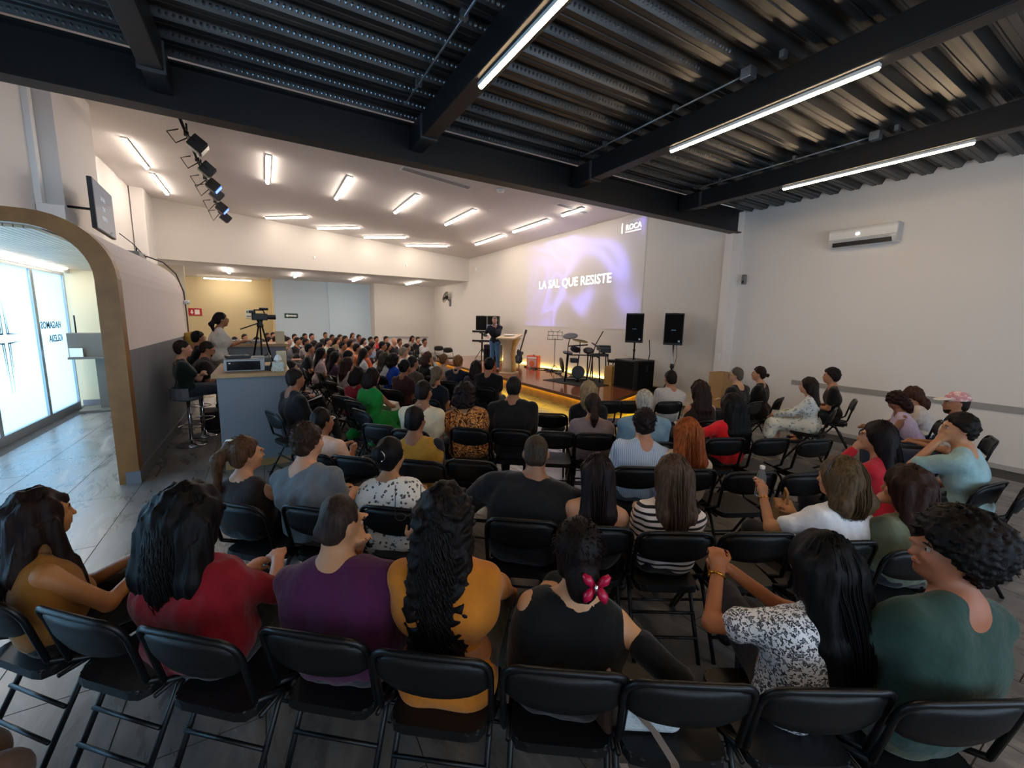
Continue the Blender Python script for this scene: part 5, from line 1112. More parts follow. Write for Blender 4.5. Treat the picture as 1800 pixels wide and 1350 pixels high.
for _m in CH.values(): _m.transform(Matrix.Diagonal((.955, 1, 1, 1)))
def join_meshes(name, ms, mats_):
    bm = bmesh.new()
    for m, mi in ms:
        n0 = len(bm.faces); bm.from_mesh(m); bm.faces.ensure_lookup_table()
        for f in bm.faces[n0:]: f.material_index = mi
    me = bpy.data.meshes.new(name); bm.to_mesh(me); bm.free()
    for m in mats_: me.materials.append(m)
    return me
CH_ONE = join_meshes('folding_chair', [(m, 0 if k in ('seat', 'backrest') else 1) for k, m in CH.items()], [M_VINYL, M_TUBE])
NAMES = {'leg_a': 'leg', 'leg_b': 'leg', 'leg_c': 'leg', 'leg_d': 'leg', 'crossbar_a': 'crossbar', 'crossbar_b': 'crossbar', 'crossbar_c': 'crossbar', 'rail_a': 'seat_rail', 'rail_b': 'seat_rail', 'shoe_a': 'shoe', 'shoe_b': 'shoe', 'sleeve_a': 'sleeve', 'sleeve_b': 'sleeve', 'eye_a': 'eye', 'eye_b': 'eye', 'brow_a': 'eyebrow', 'brow_b': 'eyebrow', 'iris_a': 'iris', 'iris_b': 'iris'}
FOCUS = Vector((7.2, 10.2))
def facing(x, y): d = FOCUS-Vector((x, y)); return math.atan2(d.y, d.x)-PI/2
def put_chair(x, y, rz, label, full=True, group='black folding chairs'):
    if full:
        t = thing('folding_chair', label, 'chair', (x, y, 0), rz, group)
        for k, m in CH.items():
            o = bpy.data.objects.new(NAMES.get(k, k), m); COL.objects.link(o); o.parent = t
        return t
    o = bpy.data.objects.new('folding_chair', CH_ONE); COL.objects.link(o); o.location = (x, y, 0); o.rotation_euler = (0, 0, rz); return tag(o, label, 'chair', group)
CENTRES = []; NEAR_ = []
ARCH = {}
def add_person(key, px, py, desc, zt=None, chair='full', turn=0.0, at=None, face=None, share=None, **p):
    """px,py: top of the head in the photograph at height zt; desc finishes the label 'person ...'"""
    zt = zt or (1.22 if p.get('fem') else 1.28)
    p['zt'] = zt
    rail = p.pop('rail', None)
    if rail is not None:                             # sit on a chair whose back was measured; bend the trunk so that the head is where it is seen
        v = at_z(rail[0], rail[1], .80); rz = facing(v.x, v.y)+p.pop('cturn', 0); d = Vector((-math.sin(rz), math.cos(rz)))*.245; cx, cy = v.x+d.x, v.y+d.y
        rz2 = rz+turn; pick = None
        for dz_ in sorted([k*.01 for k in range(-14, 11)], key=abs):
            z_ = zt+dz_; hp_ = at_z(px, py, z_); dx, dy = hp_.x-cx, hp_.y-cy; lx = dx*math.cos(rz2)+dy*math.sin(rz2); ly_ = -dx*math.sin(rz2)+dy*math.cos(rz2)
            tl = z_-.118-.02-(p.get('seat', .44)+.095); le = math.asin(max(-.9, min(.9, (ly_-.04)/tl))); si = math.asin(max(-.9, min(.9, lx/tl)))
            cost = max(0, p.get('lmin', .02)-le)*3+max(0, le-.30)*2+max(0, abs(si)-.12)*1.0+abs(dz_)*1.2
            if pick is None or cost < pick[0]: pick = (cost, z_, le, si, lx, ly_, tl)
        _, zt, le, si, lx, ly_, tl = pick; p['zt'] = zt
        le = min(max(le, -.05), .55); si = min(max(si, -.16), .16); p['lean'] = le; p['side'] = si
        rx, ry = lx-tl*math.sin(si), ly_-.04-tl*math.sin(le)*math.cos(si)
        rx, ry = max(min(rx, .20), -.20), max(min(ry, .12), -.05)
        at = (cx+rx*math.cos(rz2)-ry*math.sin(rz2), cy+rx*math.sin(rz2)+ry*math.cos(rz2)); face = rz2
        put_chair(cx, cy, rz, 'black folding chair holding the person '+' '.join(desc.split()[:9]), True, 'occupied black folding chairs'); chair = None
    if share:                                        # far figures share meshes of one pose, with their own materials
        ak = (share, p.get('fem', 0), p.get('hair', 'short'), p.get('top', 'tee'), p.get('arms_k', 0), p.get('lean', .12), p.get('cap_'), p.get('low'))
        zz = p['zt']; q = dict(p); q['zt'] = 1.25; q['res'] = .024
        if ak not in ARCH: ARCH[ak] = build_person(key, q)
        parts, J = ARCH[ak]; dz = (zz-1.25)
    else: parts, J = build_person(key, p); dz = 0
    HCv = J['HC']; zz = zt
    if at is None:                                   # nobody may sit in somebody else's lap: another sitting height moves the figure along the row depth
        best = None
        for dz_ in ((0,) if not share else (0, .015, -.015, .03, -.03, .045, -.045, .06, -.06, .08, -.08)):
            hp_ = at_z(px, py, zt+dz_); rz = (face if face is not None else facing(hp_.x, hp_.y))+turn
            x = hp_.x-(HCv[0]*math.cos(rz)-HCv[1]*math.sin(rz)); y = hp_.y-(HCv[0]*math.sin(rz)+HCv[1]*math.cos(rz))
            dm = min([math.hypot(x-a, y-b) for a, b in CENTRES] or [9])
            if best is None or dm > best[0]+.02: best = (dm, zt+dz_)
            if dm > .56: break
        hp_ = at_z(px, py, best[1]); zz = best[1]; dz = best[1]-1.25 if share else 0
    if at is not None: x, y = at; rz = face if face is not None else facing(x, y)+turn
    else:
        rz = (face if face is not None else facing(hp_.x, hp_.y))+turn
        hx, hy_ = HCv[0], HCv[1]; x = hp_.x-(hx*math.cos(rz)-hy_*math.sin(rz)); y = hp_.y-(hx*math.sin(rz)+hy_*math.cos(rz))
    t = thing('person', 'person '+desc, 'person', (x, y, p.get('zbase', 0)+(0 if not share else 0)), rz, p.get('group', 'people seated in the hall'))
    if share and abs(dz) > .004: s_ = (zz)/1.25; t.scale = (s_, s_, s_)
    made = {}
    role = {'top': {'tee': 't_shirt', 'long': 'sweater', 'shirt': 'shirt', 'polo': 'polo_shirt', 'jacket': 'jacket', 'vest': 'vest'}.get(p.get('top', 'tee'), 'blouse')}
    colors = {'body': skin_mat(p.get('skin', '#b07a58')), 'top': cloth_mat(p.get('topc', '#555555'), p.get('pat')), 'hair': hair_mat(p.get('hairc', '#141010')), 'eyebrows': hair_mat(p.get('hairc', '#141010')), 'trousers': cloth_mat(p.get('lowc', '#23262e'), p.get('lowpat')), 'skirt': cloth_mat(p.get('lowc', '#23262e'), p.get('lowpat')), 'collar': cloth_mat(p.get('collarc', p.get('topc', '#555555')), None if p.get('collarc') else p.get('pat'))}
    for nm, (me, mm) in parts.items():
        if False: continue
        if not me.materials: me.materials.append(mm)
        o = bpy.data.objects.new(role.get(nm, NAMES.get(nm, nm)), me); COL.objects.link(o); o.parent = t; made[nm] = o
        if nm in ('iris_a', 'iris_b'): o.parent = made['eye_'+nm[-1]]
        if nm == 'collar': o.parent = made['top']
        if share:
            o.material_slots[0].link = 'OBJECT'; o.material_slots[0].material = colors.get(nm, mm)
    if chair: 
        put_chair(x+p.get('cdx', 0), y+p.get('cdy', 0), rz+p.get('cturn', 0), 'black folding chair holding the person '+' '.join(desc.split()[:9]), chair == 'full', 'occupied black folding chairs')
    for c_ in CENTRES:
        if math.hypot(c_[0]-x, c_[1]-y) < .44: NEAR_.append((key, round(x, 2), round(y, 2), round(c_[0], 2), round(c_[1], 2), round(math.hypot(c_[0]-x, c_[1]-y), 2)))
    CENTRES.append((x, y))
    J['world'] = Matrix.Translation((x, y, p.get('zbase', 0))) @ Matrix.Rotation(rz, 4, 'Z')
    return t, J

# ------------------------------------------------------------------ the audience, nearest row first
SK1, SK2, SK3, SK4 = '#c08a66', '#a86f4c', '#8f5c40', '#d09f80'
BLK = '#0c0a0b'; DBR = '#1f1512'; BRN = '#3b271b'
def W(J, v): return J['world'] @ Vector(v)

# row one
tA, JA = add_person('A', 18, 868, 'with long dark hair in a mustard sleeveless top at the left edge', rail=(-35, 1045), fem=1, zt=1.22, top='tank', topc='#8a5a20', skin='#a8703f', hair='wavy', hairc='#1a0f0d', hlen=.30, hwid=.09, lowc='#17130f', lean=.16, front=(1,), strands=120, turn=-.25, hyaw=.1, arms={-1: ((.02, .30, .70), (-.6, -.6, -1)), 1: ((.10, .32, .68), (.8, -.5, -.8))}, res=.010, legs='sit')
tB, JB = add_person('B', 290, 858, 'with very full black hair in a dark red top, front row', rail=(325, 1112), fem=1, zt=1.25, top='elbow', topc='#7c0f1a', skin='#c98d70', hair='wavy', hairc='#070506', vol=.035, hlen=.27, hwid=.13, bulk=1.25, lean=.14, strands=520, lowc='#141416', arms={1: ((.08, .34, .72), (1, -.3, -.8)), -1: 'lap'}, neck=.08)
tC, JC = add_person('C', 592, 868, 'in a purple t-shirt with cropped hair holding eyeglasses, front row', rail=(548, 1112), zt=1.29, top='tee', topc='#46163d', skin='#b5825c', hair='buzz', hairc='#2a201c', bulk=1.28, lean=.14, hyaw=-.5, hpitch=-.25, hroll=.0, neck=.075, res=.010, strands=0, sleeve=.75, loose=.008, lowc='#2b2f38', arms={1: ((.20, .26, .88), (.5, -.4, -1), (-.05, .15, 1)), -1: 'chin'}, curl={1: .8, -1: .4})
tD, JD = add_person('D', 782, 853, 'in an orange top with very long curly black hair, front row', rail=(755, 1148), fem=1, zt=1.27, top='tee', topc='#bd7220', skin='#a8704c', hair='curly', hairc='#0d0807', hlen=.50, hwid=.10, vol=.012, strands=420, lean=.05, hem=-.05, bulk=1.08, lowc='#3b3a33', arms={1: ((.20, .38, .62), (1, -.3, -.8)), -1: 'lap'}, sleeve=.7, res=.0105)
tE, JE = add_person('E', 1030, 914, 'in a black cold-shoulder top with a pink hair claw, front row', rail=(995, 1175), fem=1, zt=1.21, top='tank', topc='#08080a', skin='#c39068', hair='bun', hairc='#120c0c', vol=.008, bunpos=(.01, -.115, -.05), bunr=(.065, .055, .09), lean=.15, bulk=1.12, neck=.10, scoop=-.01, sleeves_only=True, lowc='#0b0b0d', arms={1: ((.48, .02, .56), (.3, -1, .2)), -1: 'lap'}, strands=200, legs='cross', res=.0105)
tF, JF = add_person('F', 1455, 940, 'in a white and grey speckled blouse with long black hair, front row', rail=(1463, 1208), fem=1, zt=1.20, top='tee', topc='#e4e6ea', pat='leopard', skin='#a8663c', hair='long', hairc='#070608', hlen=.34, hwid=.11, vol=.016, lean=.20, hend=(.06, -.02, 0), strands=320, sleeve=.6, loose=.010, lowc='#2a2a30', turn=.18, arms={-1: ((-.18, .30, .86), (-1, -.7, -1.0), (.2, .45, .9)), 1: ((-.10, .32, .84), (.8, -.2, -1), (-.7, .3, .5))}, res=.010, hem=-.03, legs='crossl', curl={-1: 1.0, 1: 1.0})
tG, JG = add_person('G', 1775, 940, 'in a dark green shirt with black afro hair in profile, right corner', rail=(1705, 1228), zt=1.27, top='shirt', topc='#2b463f', skin='#a8694a', hair='afro', hairc='#0a0707', lean=.15, bulk=1.22, turn=.25, hyaw=.95, hpitch=.05, res=.010, strands=500, lowc='#4a5340', collarc='#3c5850', arms={-1: ((-.12, .36, .64), (-1, -.2, -1)), 1: 'lap'}, sleeve=.95, neck=.05, loose=.01)
# row two
P2 = dict(res=.0125)
add_person('pony', 395, 760, 'in a dark brown sleeveless top with a white scrunchie', rail=(412, 886), fem=1, zt=1.25, top='sleeveless', topc='#2a201f', skin='#c08a68', hair='pony', scrunchie=1, hairc='#4a3322', hlen=.36, ponypos=(-.02, -.09, .07), ponyd=(-.05, -.04, 0), strands=120, turn=-.1, hyaw=-.35, lean=.1, lowc='#15151a', arms={1: ((.16, .38, .66), (1, -.2, -.6))}, **P2)
add_person('greytee', 535, 743, 'in a heather grey t-shirt with short brown hair', rail=(548, 893), zt=1.29, top='tee', topc='#6d7276', skin='#c58e70', hair='crop', hairc='#2e2019', bulk=1.15, strands=250, turn=-.05, hyaw=-.2, lowc='#2a2d35', **P2)
add_person('print', 682, 768, 'in a white sprigged sleeveless blouse with a silver hair clip', rail=(690, 893), fem=1, zt=1.22, top='sleeveless', topc='#e5e2dc', pat='print', skin='#a87850', hair='bun', hairc='#0d0a0c', vol=.004, bunpos=(0, -.105, .03), bunr=(.06, .035, .06), bulk=1.22, clip=1, hem=-.03, low='skirt', flare=1, lowc='#e5e2dc', lowpat='print', lean=.1, hyaw=-.25, **P2)
add_person('blackT', 950, 764, 'in a wide black t-shirt leaning forward with shaved hair', rail=(918, 914), zt=1.20, top='tee', topc='#17181b', skin='#9c6b4c', hair='buzz', hairc='#33291f', bulk=1.42, lean=.42, hpitch=-.35, sleeve=.9, loose=.014, lowc='#2c3340', arms={-1: ((-.24, .34, .68), (-1, -.2, -.7)), 1: ((.2, .42, .66), (1, -.2, -.7))}, sh=.23, **P2)
add_person('bare', 1058, 797, 'with bare shoulders and long straight dark hair', rail=(1047, 926), fem=1, zt=1.22, top='strapless', topc='#1a1615', skin='#c08c6c', hair='long', hairc='#1c1312', hlen=.33, hwid=.075, strands=220, lowc='#1b1b20', **P2)
add_person('striped', 1190, 799, 'in a black and white striped top with straight brown hair', rail=(1190, 936), fem=1, zt=1.21, top='tee', topc='#e2d5d0', pat='stripes', skin='#b98465', hair='long', hairc='#463428', hlen=.30, hwid=.09, vol=.006, strands=260, lowc='#1b1b20', sleeve=.7, **P2)
tW, JW = add_person('white', 1505, 806, 'in a white short sleeved knit with a chin length bob, holding a bottle', rail=(1480, 952), fem=1, zt=1.23, top='tee', topc='#e4e6ec', skin='#b8805a', hair='bob', headband=1, hairc='#4b3a26', hlen=.10, hwid=.10, vol=.022, strands=220, lean=.12, bulk=1.12, hyaw=.35, turn=.15, lowc='#20222a', arms={-1: ((-.22, .30, .82), (-1, -.2, -1), (0, .3, 1)), 1: 'lap'}, **P2)
add_person('olive', 1660, 817, 'in an olive green top with long wavy brown hair', rail=(1625, 965), fem=1, zt=1.22, top='tee', topc='#69705c', skin='#b07a5c', hair='wavy', hairc='#2c1a16', hlen=.30, hwid=.12, vol=.022, strands=260, lean=.14, hyaw=.3, turn=.15, bulk=1.1, lowc='#20242c', arms={-1: 'chin'}, **P2)
# row three
P3 = dict(res=.0145)
add_person('pinkboy', 563, 716, 'in a pale pink shirt with cropped black hair behind the grey counter', rail=(548, 798), zt=1.22, top='tee', topc='#dcb9a6', skin='#8f5d42', hair='short', hairc='#100c0c', lean=.1, hyaw=-.3, loose=.01, lowc='#22242c', **P3)
add_person('mustard', 726, 713, 'in a mustard quilted vest over dark sleeves', rail=(739, 811), zt=1.24, top='vest', topc='#a67c2e', sleevec='#1b1c28', skin='#8a5a40', hair='short', hairc='#0d0a0a', turn=.1, hyaw=-.3, bulk=1.1, lowc='#1c1e28', **P3)
add_person('lightstripe', 1137, 718, 'in a light blue finely striped shirt, third row', rail=(1122, 822), zt=1.25, top='shirt', topc='#b7c4d6', pat='pinstripe', skin='#b98062', hair='crop', hairc='#1a1110', bulk=1.12, sleeve=.9, loose=.01, lowc='#4d5563', strands=160, **P3)
add_person('redhead', 1213, 736, 'with long copper red hair', rail=(1215, 826), fem=1, zt=1.21, top='tee', topc='#c9b3a2', skin='#c69272', hair='long', hairc='#80401a', hlen=.32, hwid=.12, vol=.012, strands=260, lowc='#26242a', **P3)
add_person('red3', 1545, 740, 'in a bright red sweater with long straight black hair', fem=1, zt=1.24, top='long', topc='#b3202c', skin='#b07a58', hair='long', hairc='#120a0c', hlen=.38, hwid=.09, turn=.3, hyaw=.3, lean=.15, strands=160, lowc='#1a1b22', arms={-1: 'chin', 1: 'lap'}, **P3)
add_person('ltblue', 1690, 727, 'in a pale aqua shirt with short black hair, hands at his mouth', zt=1.28, top='tee', topc='#93b7bd', skin='#b98462', hair='crop', hairc='#15110f', turn=.35, hyaw=.45, lean=.22, bulk=1.12, loose=.012, sleeve=.8, lowc='#20242c', arms={-1: 'chin', 1: 'lap'}, **P3)
# row four and five, near section
P4 = dict(res=.018)
add_person('cream', 745, 669, 'in a cream collared shirt beside the orange patterned blouse', zt=1.27, top='shirt', topc='#cfc0a3', skin='#8a5c42', hair='short', hairc='#17100e', bulk=1.1, hyaw=-.25, **P4)
add_person('opat', 815, 672, 'in an orange and brown leaf patterned blouse', rail=(825, 754), fem=1, zt=1.25, top='elbow', topc='#b56a26', pat='zebra', skin='#a06c4c', hair='curly', hairc='#150c0c', hlen=.05, hwid=.08, vol=.012, bulk=1.3, loose=.012, hem=-.03, **P4)
add_person('blk', 903, 661, 'in a black shirt with thinning hair, aisle before the stage', rail=(898, 756), zt=1.28, top='elbow', topc='#0f0e10', skin='#8f6046', hair='short', hairc='#17120f', bulk=1.25, loose=.015, **P4)
add_person('mauve', 1043, 691, 'in a mauve shirt with a low dark ponytail', rail=(1046, 763), fem=1, zt=1.23, top='shirt', topc='#7d6f74', skin='#9c6a4e', hair='pony', hairc='#241714', hlen=.20, ponypos=(0, -.11, -.03), loose=.01, sleeve=.9, bulk=1.15, **P4)
add_person('greyhair', 1133, 685, 'with short grey hair in a blue shirt', zt=1.26, top='shirt', topc='#6f8ea3', skin='#b98468', hair='short', hairc='#8f887c', bulk=1.15, loose=.01, **P4)
add_person('redcloak', 1290, 694, 'in a bright red jacket with long black hair', rail=(1277, 771), fem=1, zt=1.24, top='long', topc='#d01820', skin='#9c6a4e', hair='long', hairc='#0a0708', hlen=.42, hwid=.13, vol=.02, turn=.1, lowc='#121216', hend=(.05, 0, 0), arms={-1: ((-.30, .18, .80), (-1, -.8, -.2))}, **P4)
add_person('blond', 1035, 669, 'with straight grey blond hair in a navy top, nearest the stage corner', fem=1, zt=1.24, top='tee', topc='#10131c', skin='#b07c5e', hair='long', hairc='#7c6a4f', hlen=.14, hwid=.06, **P4)
add_person('whitesh', 1181, 651, 'in a light grey collared shirt before the subwoofer', rail=(1177, 707), zt=1.28, top='shirt', topc='#b9b3b0', skin='#a06c50', hair='short', hairc='#1a1210', bulk=1.1, sleeve=.9, pat='vstripe', **P4)
add_person('wavy4', 1230, 669, 'with long wavy brown hair and thin shoulder straps', fem=1, zt=1.24, top='tank', topc='#241a1a', skin='#b98466', hair='wavy', hairc='#22140f', hlen=.34, hwid=.08, vol=.006, **P4)
add_person('glassman', 1295, 646, 'in a black t-shirt with short grey hair and glasses by the cardboard box', zt=1.29, top='tee', topc='#0d0d10', skin='#b98a6a', hair='short', hairc='#4a433b', glasses=1, turn=.15, hyaw=.5, lowc='#14151a', bulk=1.1, arms={-1: 'cross', 1: 'cross'}, **P4)
add_person('bun', 1335, 644, 'in a black lace blouse with a small dark bun by the right wall', fem=1, zt=1.28, top='elbow', topc='#0d0c0e', skin='#b98666', hair='bun', hairc='#20130e', bunpos=(0, -.125, -.02), bunr=(.03, .03, .03), turn=.25, hyaw=.35, low='skirt', lowc='#0d0c0e', arms={-1: 'cross', 1: 'cross'}, **P4)
add_person('floral', 1422, 663, 'in a pale floral dress with long straight dark hair by the wall', fem=1, zt=1.22, top='long', topc='#cfd4d2', pat='floral', skin='#c08c70', hair='long', hairc='#1d1412', hlen=.36, hwid=.07, turn=.35, low='skirt', lowc='#d6d5c8', lowpat='floral', arms={'both': 'knees'}, shoec='#c9b9a8', **P4)
add_person('blackshort', 1462, 648, 'in a black t-shirt with short fluffy dark hair by the wall', zt=1.28, top='tee', topc='#0e0e10', skin='#b07858', hair='crop', hairc='#170f0d', vol=.012, turn=.35, hyaw=.1, **P4)
add_person('hunch', 1578, 688, 'in a lavender sleeveless top bending forward over her lap', fem=1, zt=1.14, top='sleeveless', topc='#c9b4cc', skin='#8f5c44', hair='curly', hairc='#241110', hlen=.04, hwid=.06, lean=.45, hpitch=-.7, turn=.45, arms={'both': 'knees'}, low='trousers', lowc='#36455e', **P4)
add_person('hunch2', 1606, 680, 'with wavy brown hair and a dark floral skirt bending beside the wall', fem=1, zt=1.16, top='tee', topc='#c9bdb6', skin='#a8765a', hair='wavy', hairc='#3a2218', hlen=.08, hwid=.08, lean=.45, hpitch=-.7, turn=.5, low='skirt', lowc='#d8cdb4', lowpat='bigfloral', arms={'both': 'knees'}, **P4)
add_person('cap', 1683, 690, 'wearing a pink and white patterned cap by the right wall', zt=1.26, top='tee', topc='#d9cfc8', skin='#a06a4a', hair='buzz', hairc='#1a1210', cap_='#d9a3a5', turn=.45, hyaw=.2, beard=1, lean=.05, loose=.01, **P4)

# left and middle sections
P5 = dict(res=.019)
add_person('green', 655, 647, 'in a bright green sleeveless dress', fem=1, zt=1.23, top='sleeveless', topc='#1d8a3a', skin='#b07a58', hair='bob', hairc='#1b0f10', hlen=.06, hwid=.06, vol=.004, turn=-.15, low='skirt', flare=1, lowc='#1d8a3a', bulk=1.1, lean=.12, shoec='#c9c1b4', arms={'both': 'knees'}, **P5)
add_person('darkred', 630, 645, 'in a crimson top with a dark bob behind the green dress', fem=1, zt=1.20, top='tee', topc='#8e1526', hair='bob', hairc='#120b0d', hlen=.05, hwid=.05, skin='#a87050', **P5)
add_person('navydress', 768, 644, 'in a navy sleeveless top with short grey brown hair', fem=1, zt=1.24, top='sleeveless', topc='#12141f', hair='pony', hairc='#5a4b3a', hlen=.14, ponypos=(0, -.09, -.02), skin='#a87050', **P5)
add_person('blackstage', 861, 629, 'in a black t-shirt with black hair before the lectern', zt=1.28, top='tee', topc='#0c0c0f', hair='crop', hairc='#0a0809', bulk=1.1, skin='#a87050', **P5)
add_person('darklong', 838, 633, 'with loose dark brown hair in a dusky top before the lectern', fem=1, zt=1.22, top='tee', topc='#2e2a33', hair='long', hairc='#1f1413', hlen=.12, hwid=.06, skin='#a87050', **P5)
add_person('navyjkt', 806, 625, 'in a dark navy jacket with short ginger blond hair', zt=1.26, top='jacket', topc='#12182a', hair='crop', hairc='#7a4f2a', skin='#c08c70', **P5)
add_person('beigebun', 781, 622, 'in a beige top with a light brown bun', fem=1, zt=1.24, top='tee', topc='#b99c88', hair='bun', hairc='#6a4a30', bunpos=(0, -.1, .06), skin='#c08c70', hyaw=-.3, **P5)
add_person('brownjkt', 726, 626, 'in a brown padded jacket with grey black hair', zt=1.27, top='jacket', topc='#4d4035', hair='short', hairc='#1c1917', skin='#9c6a4e', bulk=1.15, hyaw=-.3, **P5)
add_person('blackvest', 753, 618, 'in a black vest over white sleeves with auburn hair', fem=1, zt=1.24, top='vest', topc='#181817', sleevec='#d9d4d0', hair='wavy', hairc='#3a2119', hlen=.10, hwid=.06, skin='#c08c70', hyaw=-.4, arms={1: 'chin'}, **P5)
add_person('royal', 693, 621, 'in a royal blue top with a black bob', fem=1, zt=1.23, top='tee', topc='#1440a8', hair='bob', hairc='#120b0d', hlen=.07, hwid=.06, vol=.006, skin='#a87050', **P5)
add_person('ashlong', 677, 619, 'with very long ash brown hair', fem=1, zt=1.24, top='tee', topc='#cfcac6', hair='long', hairc='#3a352b', hlen=.34, hwid=.08, skin='#b98466', **P5)
add_person('counterman', 519, 648, 'in a black t-shirt with receding hair right of the grey counter', zt=1.30, top='elbow', topc='#0c0b0d', hair='short', hairc='#1c1512', skin='#8f5c42', turn=-.25, bulk=1.15, legs='cross', lean=.0, lowc='#161720', arms={'both': 'lap'}, **P5)
add_person('papers', 511, 634, 'in dark clothes reading beside the counter end', zt=1.24, top='long', topc='#19181c', hair='short', hairc='#151012', skin='#9c6a4e', turn=-.35, legs='cross', lowc='#1a1b22', shoec='#7a5a3c', **P5)
add_person('lounging', 497, 605, 'with glasses and a dark shirt leaning back behind the counter', zt=1.25, top='shirt', topc='#2b2a2f', hair='short', hairc='#241a16', glasses=1, skin='#b07a58', turn=-.5, lean=-.05, **P5)
add_person('brunette', 612, 628, 'with long brunette hair in a beige top in the left block', fem=1, zt=1.22, top='tee', topc='#a8978f', hair='long', hairc='#2b1712', hlen=.24, hwid=.07, skin='#c08c70', **P5)

